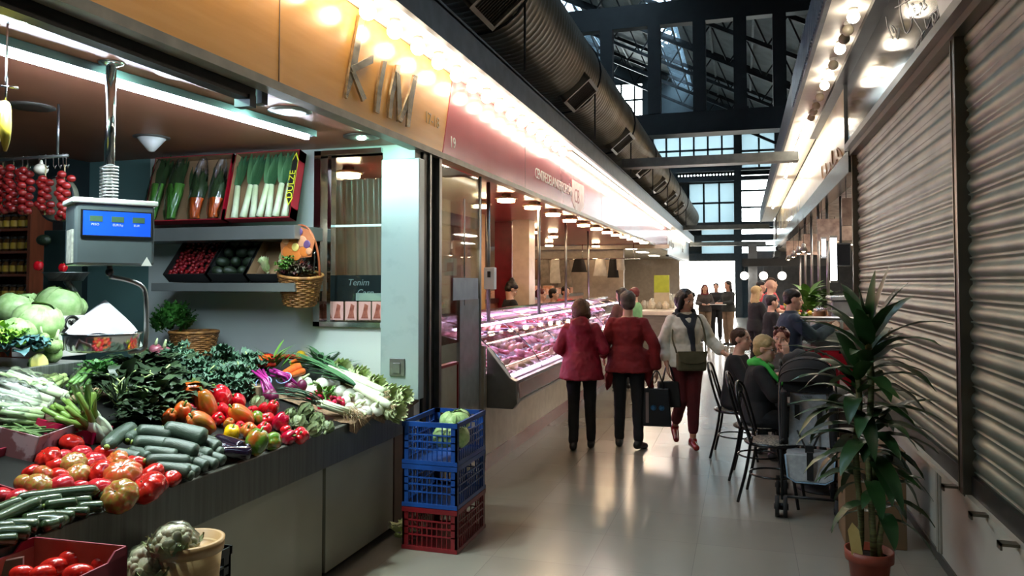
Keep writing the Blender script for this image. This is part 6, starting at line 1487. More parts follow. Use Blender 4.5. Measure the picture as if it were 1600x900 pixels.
q = onY(1193, 400, 27.5); tag(MB().box(.0, 3, 27.4, 27.6, onY(1193, 416, 27.5).z, onY(1193, 404, 27.5).z).build('lamp_beam', M_dark), 'dark beam carrying the three pendant globes', 'beam')
structure(MB().box(.2, .5, 27.5, 27.8, 0, 3.0).build('trim_13', mat('column_grey', '7a8288', rough=.5)))

# ---- bar counter with display glass and clutter
CX0, CX1, CY0, CY1 = .92, 1.55, 8.6, 17.0
M_bar = mat('bar_front', '4a4038', '3c342d', rough=.4)
bc = thing('bar_counter', 'long bar counter with grey top and glass case beyond the shutters', 'bar counter', (1.1, 12, 0))
MB().box(CX0, CX1, CY0, CY1, 0, 1.02).build('base', M_bar, bc); MB().box(CX0-.24, CX1, CY0-.05, CY1, 1.02, 1.07).build('worktop', mat('bar_top', '6c6a66', '5c5a56', rough=.2, coat=.4), bc)
a = onY(1275, 541, CY0-.1); b_ = onY(1330, 583, CY0-.1)
MB().box(.60, 1.14, CY0-.07, CY0-.0, 1.0, 1.3).build('glass_case', glassmat('case_glass', 'dfe8e8', .1), bc)
MB().box(.60, 1.14, CY0-.08, CY0+.3, 1.3, 1.32).build('case_top', M_steel, bc); MB().box(.60, 1.14, CY0-.075, CY0-.065, .985, 1.0).build('case_edge', M_steel, bc)
ds = MB().box(.62, 1.12, CY0-.06, CY0-.01, .62, .98)
rnd = random.Random(8)
for i in range(26):
    x = .64+.46*rnd.random(); z = .64+.34*rnd.random(); ds.lathe([(0, 0), (.014, 0)], 10, 1, Matrix.Translation((x, CY0-.0615, z)) @ Matrix.Rotation(pi/2, 4, 'X'))
ds.build('red_front', [mat('polka_red', 'b01028', '980c20', rough=.3), M_white], bc)
# light column + appliances on the bar
def post_light(px, y0p, y1p, Y, w, l):
    a = onY(px, y0p, Y); b = onY(px, y1p, Y); t = thing('light_column', l, 'lamp', (a.x, Y, b.z)); MB().box(a.x-w/2, a.x+w/2, Y-w/2, Y+w/2, b.z, a.z).build('diffuser', glow('column_glow', 'f0f6ff', 7.), t)
    MB().box(a.x-w/2-.01, a.x+w/2+.01, Y-w/2-.01, Y+w/2+.01, b.z-.03, b.z).box(a.x-w/2-.01, a.x+w/2+.01, Y-w/2-.01, Y+w/2+.01, a.z, a.z+.03).build('end_cap', M_steel, t)
post_light(1302, 372, 438, 10.5, .07, 'tall bright white light column over the bar'); post_light(1287, 374, 400, 11.5, .05, 'shorter white light column behind the tall one')
q = atD(1314, 398, 10.2); t = thing('tv_screen', 'black hanging screen above the bar', 'screen', q); MB().cbox((0, 0, 0), (.25, .06, .32)).build('screen_body', M_black, t, local=True, bevel=.01); MB().tube([(0, 0, .16), (0, 0, 2.86-q.z)], .015, 8).build('mount', M_darkm, t, local=True)
MB().cbox((0, -.031, 0), (.22, .004, .28)).build('screen_glass', mat('screen_dark', '0c0e12', rough=.08), t, local=True)
for i, (px, d) in enumerate(((1279, 12), (1293, 11), (1268, 13.5), (1258, 15), (1250, 17))):
    q = atD(px, 380, d); tag(MB().tube([(q.x, q.y, 1.07 if q.x < CX1 and q.y < CY1 else 0), (q.x, q.y, 2.86)], .022, 10).build('steel_pole', M_steel), f'steel ceiling pole over the bar, {ordn[i]} from the right', 'pole')
M_redl = glow('red_lamp', 'ff9a90', 3.)
pl3 = Proto(thing('pendant_lamp', '', 'pendant lamp')); MB().lathe([(.02, .0), (.03, -.02), (.07, -.14), (.064, -.14), (.025, -.02)], 18).build('lamp_shade', M_steel, pl3.r, local=True); MB().ell((0, 0, -.12), .035, 10, 8).build('bulb', glow('warm_bulb', 'ffd8b0', 20.), pl3.r, local=True); MB().tube([(0, 0, 0), (0, 0, .5)], .004, 5).build('cord', M_black, pl3.r, local=True)
for i, (px, py, d) in enumerate(((1248, 416, 14), (1256, 424, 13), (1240, 420, 16), (1232, 414, 18), (1264, 412, 14))):
    q = atD(px, py, d); pl3.put((q.x, q.y, 2.36), 0, f'small metal pendant lamp over the bar, {ordn[i]} in the cluster')
# clutter on the worktop
def onbar(px, d, X=None): q = atD(px, 470, d); return Vector((max(CX0-.1, min(CX1-.1, q.x)), max(CY0+.05, q.y), 1.07))
cf = onbar(1322, 9.2); t = thing('espresso_machine', 'steel espresso machine on the bar behind the plant', 'coffee machine', cf)
MB().cbox((0, 0, .22), (.38, .5, .36)).cbox((0, 0, .43), (.42, .54, .05)).build('body', mat('machine_grey', 'aab0b4', '8f959a', rough=.25, metal=.6), t, local=True, bevel=.02)
MB().cbox((-.2, 0, .3), (.06, .42, .06)).tube([(-.24, .1, .3), (-.36, .1, .28)], .014, 8).tube([(-.24, -.1, .3), (-.36, -.1, .28)], .014, 8).build('group_head', M_chrome, t, local=True); MB().cbox((-.1, 0, .03), (.3, .5, .05)).build('drip_tray', M_black, t, local=True)
pm = Proto(thing('menu_box', '', 'box')); MB().cbox((0, 0, .1), (.16, .12, .2)).build('box_body', M_white, pm.r, local=True, bevel=.006); MB().cbox((0, -.062, .12), (.11, .003, .09)).build('printed_picture', mat('print_red', 'a83c30', 'd8a090', scale=16), pm.r, local=True)
for i, (px, d) in enumerate(((1284, 8.85), (1303, 8.8), (1322, 8.75), (1311, 9.6))): pm.put(onbar(px, d)-Vector((.0, 0, 0)), .1*i, f'white printed box with red picture on the bar, {ordn[i]} from the left')
def potted(l, p, sc, seed, m): 
    t = thing('potted_plant', l, 'plant', p); random.seed(seed); b = MB()
    for i in range(70): a = random.uniform(0, 6.3); leaf(b, (.03*cos(a), .03*sin(a), .12+.2*random.random()), (cos(a), sin(a), random.uniform(.2, 1.6)), .16*random.uniform(.6, 1.2), .08, curl=1., seg=4)
    b.build('foliage', m, t, local=True); MB().lathe([(.06, 0), (.08, .14), (.072, .14), (.055, .01), (0, .01)], 20).build('pot', M_white, t, local=True); t.scale = (sc,)*3
potted('leafy green plant with yellow flower on the bar by the man in blue', onbar(1262, 10.5), 1.5, 4, M_mleaf); potted('leafy plant at the back of the bar under the light column', onbar(1293, 11.5), 1.3, 5, M_dleaf); potted('smaller green plant on the bar beside the shutter end', onbar(1330, 10.), 1.2, 6, M_dleaf)
btl = Proto(thing('bottle', '', 'bottle')); MB().lathe([(0, 0), (.032, 0), (.034, .01), (.034, .14), (.014, .2), (.013, .25), (0, .25)], 16).build('glass_body', mat('bottle_glass', 'a8b4b0', '8c9894', rough=.08, trans=.6), btl.r, local=True); MB().lathe([(.0145, .245), (.0145, .262), (0, .262)], 12).build('cap', M_white, btl.r, local=True)
for i in range(9): btl.put((CX0+.1+.12*(i % 3), 12.2+i*.45, 1.07), 0, f'clear bottle standing on the far part of the bar, {ordn[i]} of nine')
# shelving with bottles on the back wall of the bar (tiny)
bsh = thing('bottle_shelf', 'lit wall shelf of bottles at the back of the bar', 'shelf', (4.4, 14, 1.2)); MB().box(4.3, 4.6, 9, 22, 1.2, 1.23).box(4.3, 4.6, 9, 22, 1.6, 1.63).box(4.3, 4.6, 9, 22, 2.0, 2.03).build('boards', M_jw, bsh)

# ---- tables in front of the bar
M_tt = mat('table_top', 'b4b0a8', 'a4a098', rough=.25, coat=.3)
def table(x, y, w, l, lab, h=.74):
    t = thing('cafe_table', lab, 'table', (x, y, 0)); MB().cbox((0, 0, h-.015), (w, l, .03)).build('tabletop', M_tt, t, local=True, bevel=.006)
    MB().tube([(0, 0, .02), (0, 0, h-.03)], .03, 12).build('column', M_darkm, t, local=True); MB().lathe([(.22, 0), (.22, .012), (.04, .03), (0, .03)], 28).build('base', M_darkm, t, local=True); return t
table(.62, 6.75, .6, .7, 'white-topped café table beside the stroller'); table(.62, 7.75, .6, .75, 'café table where the seated women sit')
t = thing('napkin_holder', 'steel napkin dispenser on the café table edge', 'napkin holder', (.66, 6.62, .741)); MB().cbox((0, 0, .06), (.26, .14, .12)).build('body', mat('dispenser_white', 'c4c4c0', 'b0b0ac', rough=.25, metal=.3), t, local=True, bevel=.02); MB().cbox((0, -.07, .06), (.16, .01, .03)).build('slot', M_steel, t, local=True)
t = thing('menu_stand', 'black framed menu card standing on the table', 'menu', (.44, 6.85, .741)); MB().cbox((0, 0, .12), (.17, .02, .24)).build('frame', M_black, t, local=True); MB().cbox((0, -.011, .13), (.13, .003, .18)).build('card', mat('menu_card', '4a4038', '8a7a60', scale=14), t, local=True)
tag(MB().box(.44, .82, 7.32, 7.5, .741, .95).build('paper_bag', mat('polka_bag', 'b01834', 'd87888', rough=.6, scale=26, lo=.55, hi=.6), bevel=.01), 'red polka dot bag on the café table', 'bag')
for i, (x, y) in enumerate(((.42, 7.55), (.5, 7.95))): btl.put((x, y, .741), 0, f'small clear water bottle on the women\'s table, {("nearer", "farther")[i]} one')
gls = Proto(thing('drinking_glass', '', 'glass')); MB().lathe([(0, .004), (.026, .004), (.033, .11), (.031, .11), (.025, .008), (0, .008)], 18).build('glass_wall', mat('glass_clear', 'dfe6e6', rough=.05, trans=.9), gls.r, local=True); MB().lathe([(0, .009), (.0245, .009), (.029, .07), (0, .07)], 16).build('drink', mat('drink_amber', '8a5a20', '6c4414', rough=.1), gls.r, local=True)
for i, (x, y) in enumerate(((.36, 7.65), (.55, 7.6), (.42, 8.0), (.5, 6.7))): gls.put((x, y, .741), 0, f'short drinking glass on a café table, {ordn[i]} from the stroller side')
tg = Proto(tag(MB().tube([(0, 0, .004), (.0, 0, .1)], .028, 12).build('metal_cup', M_black, local=True), None, 'cup'))
tg.put((.32, 7.85, .741), 0, 'dark metal cup in front of the red-haired woman')

# ---- bistro chairs
M_chair = mat('chair_black', '17161a', '101013', rough=.25, metal=.4, coat=.3); M_cane = mat('cane_seat', '8a8274', '46413a', rough=.6, scale=60, lo=.48, hi=.52)
def chair():
    t = thing('bistro_chair', '', 'chair')
    MB().lathe([(0, .44), (.19, .44), (.2, .447), (.19, .462), (0, .465)], 32).build('seat', M_cane, t, local=True)
    MB().tube([(.2*cos(a), .2*sin(a), .445) for a in [2*pi*i/28 for i in range(28)]], .013, 8, closed=True).build('seat_ring', M_chair, t, local=True); MB().tube([(.17*cos(a), .17*sin(a), .2) for a in [2*pi*i/28 for i in range(28)]], .008, 6, closed=True).build('stretcher_ring', M_chair, t, local=True)
    for sx in (-1, 1):
        MB().tube(curve_pts([(sx*.14, .13, .44), (sx*.17, .17, .25), (sx*.2, .21, 0)], 8), .012, 8).build('leg', M_chair, t, local=True)
        MB().tube(curve_pts([(sx*.15, -.13, .5), (sx*.17, -.17, .25), (sx*.2, -.23, 0)], 8), .012, 8).build('leg', M_chair, t, local=True)
    MB().tube(curve_pts([(-.16, -.13, .44), (-.19, -.19, .65), (-.16, -.24, .84), (0, -.26, .9), (.16, -.24, .84), (.19, -.19, .65), (.16, -.13, .44)], 30), .012, 8).build('back_frame', M_chair, t, local=True)
    MB().tube(curve_pts([(-.08, -.14, .46), (-.12, -.2, .64), (-.09, -.235, .78), (0, -.245, .82), (.09, -.235, .78), (.12, -.2, .64), (.08, -.14, .46)], 24), .009, 8).build('back_hoop', M_chair, t, local=True); return t
chp = Proto(chair())
c0 = onZ(1192, 748, 0)
chp.put((.21, 6.30, 0), R(-100), 'empty black bistro chair with speckled cane seat next to the stroller')
chp.put((.12, 6.95, 0), R(-95), 'black bistro chair under the woman with green scarf'); chp.put((-.07, 7.75, 0), R(-95), 'black bistro chair under the short-haired person in black'); chp.put((.40, 8.32, 0), R(160), 'black bistro chair under the red-haired woman')
# ---- bar stools under the men
def stool(x, y, l):
    t = thing('bar_stool', l, 'stool', (x, y, 0)); MB().lathe([(0, .72), (.17, .72), (.18, .74), (.16, .77), (0, .77)], 24).build('seat', M_black, t, local=True)
    for i in range(4):
        a = pi/4+i*pi/2; MB().tube([(.1*cos(a), .1*sin(a), .72), (.2*cos(a), .2*sin(a), 0)], .012, 8).build('leg', M_chair, t, local=True)
    MB().tube([(.16*cos(a), .16*sin(a), .25) for a in [i*pi/10 for i in range(20)]], .008, 6, closed=True).build('foot_ring', M_chair, t, local=True)
stool(.50, 9.1, 'tall black bar stool under the man in the blue jacket')

# ---- stroller
M_strf = mat('stroller_frame', '1c1d20', '141517', rough=.35, metal=.3); M_strb = mat('stroller_black', '131315', '0d0d0f', rough=.85); M_strg = mat('stroller_grey', '8d9296', '7c8186', rough=.85, scale=30)
q = onZ(1268, 795, 0); 
st = thing('stroller', 'folding pushchair with black hood and light grey seat facing the camera', 'stroller', (q.x-.01, q.y+.02, 0), R(-3))
def two(f, name, m, seg=8):
    for s in (-1, 1): MB().tube(f(s), .011, seg).build(name, m, st, local=True)
two(lambda s: [(s*.19, -.28, .12), (s*.21, .18, .70), (s*.2, .34, 1.02)], 'side_tube', M_strf)
two(lambda s: [(s*.19, .30, .10), (s*.2, .0, .48), (s*.18, -.12, .52)], 'rear_leg', M_strf)
two(lambda s: [(s*.2, .34, 1.02), (s*.2, .42, 1.06), (s*.19, .45, 1.0)], 'handle', M_black)
for ya, za in ((-.26, .14), (.28, .14), (-.16, .25)): MB().tube([(-.19, ya, za), (.19, ya, za)], .01, 8).build('cross_tube', M_strf, st, local=True)
for sx in (-1, 1):
    for yy, zz in ((-.3, .075), (.31, .075)):
        wh = MB()
        for o in (-.028, .028): wh.tube([(sx*.2+o-.014, yy, zz), (sx*.2+o+.014, yy, zz)], .074, 22)
        wo = wh.build('wheel', M_strb, st, local=True); MB().tube([(sx*.2-.05, yy, zz), (sx*.2+.05, yy, zz)], .025, 12).build('hub', M_strf, wo, local=True)
def sb_(u, v):   # seat back
    w = .145*(1-.12*v); z = .46+.40*v; y = .02+.20*v; return ((u-.5)*2*w, y+.03*(2*u-1)**2*-1, z)
back_ = MB().grid(sb_, 9, 9); v2 = [(x, y+.025, z) for x, y, z in back_.v[:81]]; back_.add(v2, [tuple(reversed(f)) for f in back_.f[:64]])
back_.build('seat_back', M_strg, st, local=True)
MB().box(-.16, .16, -.17, .04, .40, .435).build('seat_cushion', M_strg, st, local=True, bevel=.012)
MB().prism([(-.17, -.18, .43), (.17, -.18, .43), (.155, -.21, .27), (.1, -.215, .24), (-.1, -.215, .24), (-.155, -.21, .27)], (0, .02, 0)).build('leg_flap', mat('stroller_pale', 'a3a9ad', '92989c', rough=.85, scale=30), st, local=True, bevel=.008)
MB().tube([(-.17, -.2, .43), (-.155, -.222, .27), (-.1, -.226, .238), (.1, -.226, .238), (.155, -.222, .27), (.17, -.2, .43)], .005, 6).build('piping', mat('piping_blue', '86a8c8', rough=.6), st, local=True)
MB().box(-.2, -.15, .0, .22, .42, .86).box(.15, .2, .0, .22, .42, .86).build('side_panel', M_strb, st, local=True, bevel=.02)
for s in (-1, 1): MB().box(s*.08-.018, s*.08+.018, .1, .115, .55, .75).build('harness_pad', M_strb, st, local=True)
MB().tube(curve_pts([(-.08, .06, .56), (-.03, -.05, .47), (0, -.1, .45), (.03, -.05, .47), (.08, .06, .56)], 16), .008, 6).box(-.022, .022, -.232, -.2, .26, .46).cbox((0, -.11, .46), (.06, .03, .05)).build('harness_strap', M_strb, st, local=True)
text('brand_mark', 'chicco', M_strf, Matrix.Translation((-.04, .165, .80)) @ Matrix.Rotation(R(90-26), 4, 'X'), .028, None, .001).parent = st
def hd(u, v):
    a = pi*(.02+.96*u); ph = R(-8)+R(98)*v; r = .235; return (r*cos(a)*(.98), .2-.30*sin(a)*cos(ph)*.95+.0, .84+.27*sin(a)*sin(ph)+.0)
hb = MB().grid(lambda u, v: ((.21)*cos(pi*u), .28-.26*cos(pi/2*v)*sin(pi*u)**.7, .90+.21*sin(pi/2*v)*sin(pi*u)**.7+.04*(1-v)*sin(pi*u)), 25, 13)
hb.build('hood', M_strb, st, local=True)
for k_ in (.35, .7): MB().tube([((.212)*cos(pi*u), .28-.263*cos(pi/2*k_)*sin(pi*u)**.7, .90+.213*sin(pi/2*k_)*sin(pi*u)**.7+.04*(1-k_)*sin(pi*u)) for u in [i/20 for i in range(21)]], .005, 6).build('hood_rib', M_strf, st, local=True)
MB().box(-.18, .18, .16, .19, .84, .99).build('back_panel', M_strb, st, local=True)
tag(MB().ell((0, 0, 0), (.17, .2, .12), 16, 10, 0, None, lambda d: 1+.08*sin(7*d.x+3*d.z)).build('hand_bag', M_strb, at=(.50, 7.12, .86)), 'dark bag and coat bundle behind the stroller hood on the table', 'bag')

# ---- dracaena
pb = onZ(1358, 858, .25); PX, PYY = pb.x, pb.y
pl = thing('dracaena', 'tall potted dracaena with drooping glossy leaves in front of the shutter', 'plant', (PX, PYY, 0))
M_leafd = mat('dracaena_leaf', '1e3a1c', '2f5226', rough=.42, coat=.1, scale=3, spec=.4); M_stemc = mat('cane_brown', '6a7042', '4a4a2a', rough=.6, scale=20, stretch=(1, 1, 6))
M_terra = mat('terracotta', '8c3c28', '783020', rough=.5)
MB().lathe([(0, .0), (.085, .0), (.105, .19), (.122, .195), (.125, .25), (.115, .25), (.108, .20), (.1, .2)], 36).build('flower_pot', M_terra, pl, local=True)
MB().lathe([(0, .215), (.107, .21)], 24, 0, None).build('soil', mat('soil', '2a1f18', '1a130e', rough=.95, bump=.8, bscale=40), pl, local=True)
random.seed(31); canes = [(-.045, .02, 1.30, 0), (.01, -.02, 1.52, 0), (.03, .03, .95, 1), (.055, -.01, .62, 2)]
for k_, (x, y, h, _) in enumerate(canes):
    pts = [(x+.01*sin(i*.8+k_), y+.008*cos(i), .2+(h-.2)*i/12) for i in range(13)]; MB().tube(pts, [.016+.003*(i % 2) for i in range(13)], 10).build('cane', M_stemc, pl, local=True)
fo = MB()
def rosette(x, y, z0, z1, n, L, W, up0=.2, up1=1.6, curl=1.3):
    for i in range(n):
        k = i/n; a = i*2.4+random.uniform(-.3, .3); leaf(fo, (x+.012*cos(a), y+.012*sin(a), z0+(z1-z0)*k), (cos(a), sin(a), up0+(up1-up0)*k), L*random.uniform(.75, 1.12), W*random.uniform(.8, 1.1), curl=curl*random.uniform(.6, 1.2)*(1.2-.6*k), fold=.22, seg=9, ruf=.03)
rosette(.01, -.02, 1.15, 1.44, 22, .41, .092, .1, 2.0, 1.3); rosette(-.045, .02, .95, 1.25, 22, .41, .092, .1, 1.2, 1.6); rosette(.0, 0, .74, .98, 18, .40, .088, -.1, .6, 1.6)
rosette(.03, .03, .68, .95, 14, .37, .086, .0, 1.0, 1.8); rosette(.055, -.01, .42, .62, 12, .33, .08, .0, 1.2, 2.0); rosette(.0, 0, .58, .72, 6, .32, .08, -.2, .3, 1.6)
for dx, dz, a, L in ((.10, 1.46, .5, .40), (.04, 1.46, .3, .36), (-.05, 1.42, .15, .32), (.16, 1.42, 0, .34)): leaf(fo, (.01, -.02, dz-.05), (dx*2.6, .05, 1), L, .085, curl=.35, fold=.2, seg=9)
for z, L, a in ((1.30, .40, 2.9), (.98, .40, 3.2), (.84, .38, 3.0), (1.22, .36, .2), (1.0, .40, -.3), (.9, .38, .3)): leaf(fo, (.0, 0, z), (cos(a), sin(a), .35), L, .09, curl=1.0, fold=.2, seg=9)
fo.build('leaves', M_leafd, pl, local=True)
tgp = Matrix.Translation((-.085, -.085, .33)) @ Matrix.Rotation(R(-8), 4, 'Y')
MB().prism([(-.025, 0, -.09), (.03, 0, -.09), (.03, 0, .04), (.003, 0, .08), (-.025, 0, .04)], (0, .003, 0), 0, tgp).build('price_label', mat('label_yellow', 'c8b070', 'b89c5c', rough=.6), pl, local=True)
# cardboard box behind the plant
a = onZ(1330, 822, 0); b_ = onZ(1408, 826, 0)
tag(MB().box(.62, .98, 5.35, 5.72, 0, .62).build('cardboard_box', mat('kraft_brown', '6e5438', '5e472e', rough=.8, scale=4), bevel=.004), 'tall brown cardboard box standing behind the dracaena', 'box')
q = onY(1373, 797, 5.34); tag(MB().cbox((0, 0, 0), (.07, .004, .09)).build('shipping_label', M_white, at=(q.x, 5.345, q.z)), 'white shipping label stuck on the cardboard box', 'label')

# ---- more things on and above the bar
rnd = random.Random(12)
pot = Proto(thing('tea_tin', '', 'tin')); MB().lathe([(0, 0), (.05, 0), (.05, .14), (.045, .145), (.045, .165), (0, .167)], 20).build('tin_body', mat('tin_mix', 'b88a48', '7a3a2c', rough=.35, rnd=.5, scale=5), pot.r, local=True); MB().lathe([(.0505, .04), (.0508, .042), (.0508, .11), (.0505, .112)], 20).build('paper_label', M_white, pot.r, local=True)
for i in range(10): pot.put((CX0+.0+.1*(i % 2), 9.6+i*.28, 1.07), i, f'small coloured tin on the bar top, {ordn[i]} from the near end', None, 1+.3*(i % 3))
for i, (x, y) in enumerate(((.75, 10.3), (.8, 11.2), (.74, 12.0), (.8, 12.9), (.74, 13.8), (.8, 14.7))):
    t = thing('flower_bunch', f'small vase with leafy flowers on the bar edge, {ordn[i]} from the near end', 'flowers', (x, y, 1.07)); random.seed(i+70); b = MB(); f = MB()
    for j in range(26): a = random.uniform(0, 6.3); leaf(b, (0, 0, .12), (cos(a), sin(a), random.uniform(.6, 2.2)), .14, .05, curl=.8, seg=4)
    for j in range(7): a = random.uniform(0, 6.3); f.ell((.07*cos(a), .07*sin(a), .2+.07*random.random()), (.022, .022, .016), 8, 6)
    b.build('foliage', M_mleaf, t, local=True); f.build('blossoms', mat(('petal_yellow', 'petal_red')[i % 2], ('e8c83c', 'c04848')[i % 2]), t, local=True); MB().lathe([(0, 0), (.035, 0), (.045, .1), (.03, .13), (.027, .13), (.0, .02)], 16).build('vase', M_white, t, local=True)
for i, (y, z, w) in enumerate(((9.4, 2.35, .5), (11.8, 2.3, .6), (14.6, 2.25, .6), (18, 2.3, .8))):
    t = thing('hanging_menu', f'lit hanging menu board over the bar, {ordn[i]} from the near end', 'menu board', (1.35, y, z)); MB().cbox((0, 0, .15), (w, .04, .32)).build('board', mat('menu_board', 'b09a88', '806a60', rough=.5, scale=9), t, local=True, bevel=.006)
    for s in (-1, 1): MB().tube([(s*w*.4, 0, .31), (s*w*.4, 0, 2.86-z)], .005, 5).build('cord', M_black, t, local=True)
wgp = Proto(thing('wine_glass', '', 'glass')); MB().lathe([(0, 0), (.022, .002), (.003, .01), (.003, .07), (.026, .11), (.022, .16), (.02, .16), (.024, .11), (0, .075)], 14).build('glass_bowl', mat('glass_clear'), wgp.r, local=True)
for i in range(8): wgp.put((1.0+.12*(i % 2), 12.6+i*.3, 1.07), 0, f'stemmed glass standing on the rear bar top, {ordn[i]} from the near end')
# ================================================================ people
M_skin = mat('skin_light', 'd4a892', 'c69a84', rough=.5, sss=.08, scale=5); M_skin2 = mat('skin_tan', 'b98a70', 'ac7c62', rough=.5, scale=5)
M_eye = mat('eye_white', 'dcd6d0', rough=.2); M_iris = mat('iris_dark', '241812', rough=.15); M_lip = mat('lip', '9a4a44', rough=.4)
def cloth(n, a, b=None, **k): return mat(n, a, b, rough=k.pop('rough', .85), bump=.25, bscale=k.pop('bs', 14), **k)
def hand(mb, w, d, nrm, s=1., curl=.5, side=1):
    """palm plus five fingers from wrist w along d; nrm = palm normal (fingers curl towards it)"""
    w = Vector(w); d = Vector(d).normalized(); n = Vector(nrm); n = (n-d*n.dot(d)).normalized(); x = d.cross(n)*side
    pc = w+d*.045*s
    for k in (-1, -.35, .35, 1): mb.chain([(w+x*k*.012*s, .016*s), (w+d*.08*s+x*k*.028*s, .0125*s)], seg=8)
    for k, L in ((-1.0, .062), (-.35, .074), (.35, .078), (1.0, .070)):
        p = w+d*.085*s+x*k*.029*s; dd = d.copy(); r = .0092*s; c = [(p, r)]
        for j in range(3):
            ang = curl*(.35+.3*j); dd = (dd*cos(ang)+n*sin(ang)).normalized(); p = p+dd*L*s*(.42-.07*j); r *= .92; c.append((p, r))
        mb.chain(c, seg=8)
    p = w+d*.03*s+x*.026*s; q = p+(d*.6+x*.8+n*.25).normalized()*.035*s; r_ = q+(d*.9+x*.25+n*.4*curl).normalized()*.032*s
    mb.chain([(p, .014*s), (q, .0115*s), (r_, .0095*s)], seg=8)
DEF = dict(pelvis=(0, 0, .93), waist=(0, 0, 1.06), chest=(0, .01, 1.24), neck=(0, 0, 1.40), head=(0, .025, 1.525),
           hip=(.088, 0, .90), knee=(.095, .02, .49), ankle=(.095, -.02, .085), shoulder=(.150, 0, 1.325), elbow=(.215, -.02, 1.08), wrist=(.22, .05, .85))
def person(name, lab, loc, rz, H=1.62, vox=.008, skin=None, pose=None, hair=None, hairm=None, garments=(), shoes=None, headrot=(0, 0, 0), curl=(.5, .5), hnd=None, face=True, fingers=True):
    s = H/1.64; skin = skin or M_skin; t = thing('person', lab, 'person', loc, rz); J = {}
    for k, v in DEF.items():
        if k in ('hip', 'knee', 'ankle', 'shoulder', 'elbow', 'wrist'):
            J[k+'R'] = Vector(v); J[k+'L'] = Vector((-v[0], v[1], v[2]))
        else: J[k] = Vector(v)
    for k, v in (pose or {}).items(): J[k] = Vector(v)
    J = {k: v*s for k, v in J.items()}
    b = MB(); c_ = lambda *a: [(J[k], r*s) for k, r in a]
    up = (J['neck']-J['pelvis']).normalized()
    # torso as stacked ellipses
    def torso(mb, ex=0., top=True, zlow=None):
        P_, W_, Ch, Nk = J['pelvis'], J['waist'], J['chest'], J['neck']
        sh = atan2((J['shoulderR']-J['shoulderL']).y, (J['shoulderR']-J['shoulderL']).x); hp_ = atan2((J['hipR']-J['hipL']).y, (J['hipR']-J['hipL']).x)
        shc = (J['shoulderR']+J['shoulderL'])/2
        secs = [(P_-up*.06*s, .14, .11, hp_), (P_, .162, .12, hp_), (P_*.5+W_*.5, .148, .112, hp_), (W_, .132, .102, (sh+hp_)/2), ((W_+Ch)/2, .142, .108, sh), (Ch, .158, .112, sh), (shc-up*.03*s, .16, .092, sh), (shc+up*.015*s, .13, .075, sh), ((shc+Nk)/2+up*.01*s, .07, .058, sh)]
        mb.loft([(c, (rx+ex)*s, (ry+ex)*s, rz_) for c, rx, ry, rz_ in secs], 20)
    torso(b)
    for S_ in 'LR':
        b.chain(c_(('hip'+S_, .07), ('knee'+S_, .044), ('ankle'+S_, .034))); b.chain([(J['knee'+S_]+(J['ankle'+S_]-J['knee'+S_])*.3+Vector((0, -.008*s, 0)), .042*s), (J['ankle'+S_], .033*s)])
        b.chain(c_(('shoulder'+S_, .042), ('elbow'+S_, .034), ('wrist'+S_, .025)))
        w = J['wrist'+S_]; d = (w-J['elbow'+S_]).normalized(); nr = Vector((-1 if S_ == 'R' else 1, .2, 0))
        if hnd and S_ in hnd: d2, nr = hnd[S_]; d = Vector(d2)
        if fingers: hand(b, w, d, nr, s, curl[0 if S_ == 'L' else 1], 1 if S_ == 'L' else -1)
        else: b.chain([(w, .026*s), (w+d*.09*s, .03*s), (w+d*.16*s, .016*s)])
        f = Vector((0, 1, 0)) if not (pose and 'toe'+S_ in pose) else Vector(pose['toe'+S_]).normalized()
        b.chain([(J['ankle'+S_], .036*s), (J['ankle'+S_]-f*.03*s+Vector((0, 0, -.05*s)), .03*s)]); b.chain([(J['ankle'+S_]+Vector((0, 0, -.045*s)), .034*s), (J['ankle'+S_]+f*.13*s+Vector((0, 0, -.06*s)), .022*s)])
    # neck and head
    hc = J['head']; HR = Euler(headrot).to_matrix()
    def hp_(x, y, z): return hc+HR @ Vector((x*s, y*s, z*s))
    M4 = HR.to_4x4()
    b.chain([(J['neck']-up*.03*s, .056*s), (hp_(0, -.02, -.06), .05*s)])
    b.ell(hp_(0, -.012, .028), (.072*s, .092*s, .082*s), 20, 14, 0, M4); b.ell(hp_(0, .022, -.045), (.054*s, .06*s, .066*s), 18, 12, 0, M4); b.ell(hp_(0, .052, -.092), (.024*s, .024*s, .02*s), 12, 8, 0, M4)
    for sx in (-1, 1):
        b.ell(hp_(sx*.072, -.008, -.005), (.012*s, .022*s, .032*s), 10, 8, 0, M4); b.ell(hp_(sx*.036, .052, -.03), (.024*s, .022*s, .022*s), 10, 8, 0, M4); b.ell(hp_(sx*.03, .069, .018), (.022*s, .012*s, .008*s), 10, 6, 0, M4)
    b.chain([(hp_(0, .076, .012), .009*s), (hp_(0, .095, -.028), .0125*s)], seg=8); b.ell(hp_(0, .073, -.06), (.022*s, .013*s, .014*s), 10, 6, 0, M4)
    me = fuse(b, vox, skin, 'body', 2); bo = obj('body', me, t)
    if face:
        for sx in (-1, 1):
            e = MB().ell(hp_(sx*.03, .0685, .0), (.0135*s, .009*s, .0075*s), 10, 8, 0, M4).ell(hp_(sx*.03, .0765, .0), (.006*s, .0035*s, .006*s), 8, 6, 1, M4); e.build('eye', [M_eye, M_iris], t, local=True)
        MB().ell(hp_(0, .084, -.058), (.02*s, .006*s, .0045*s), 10, 6, 0, M4).ell(hp_(0, .083, -.066), (.017*s, .006*s, .005*s), 10, 6, 0, M4).build('lips', M_lip, t, local=True)
        br = MB()
        for sx in (-1, 1): br.tube([hp_(sx*.014, .08, .021), hp_(sx*.03, .08, .026), hp_(sx*.046, .069, .02)], .0028*s, 5)
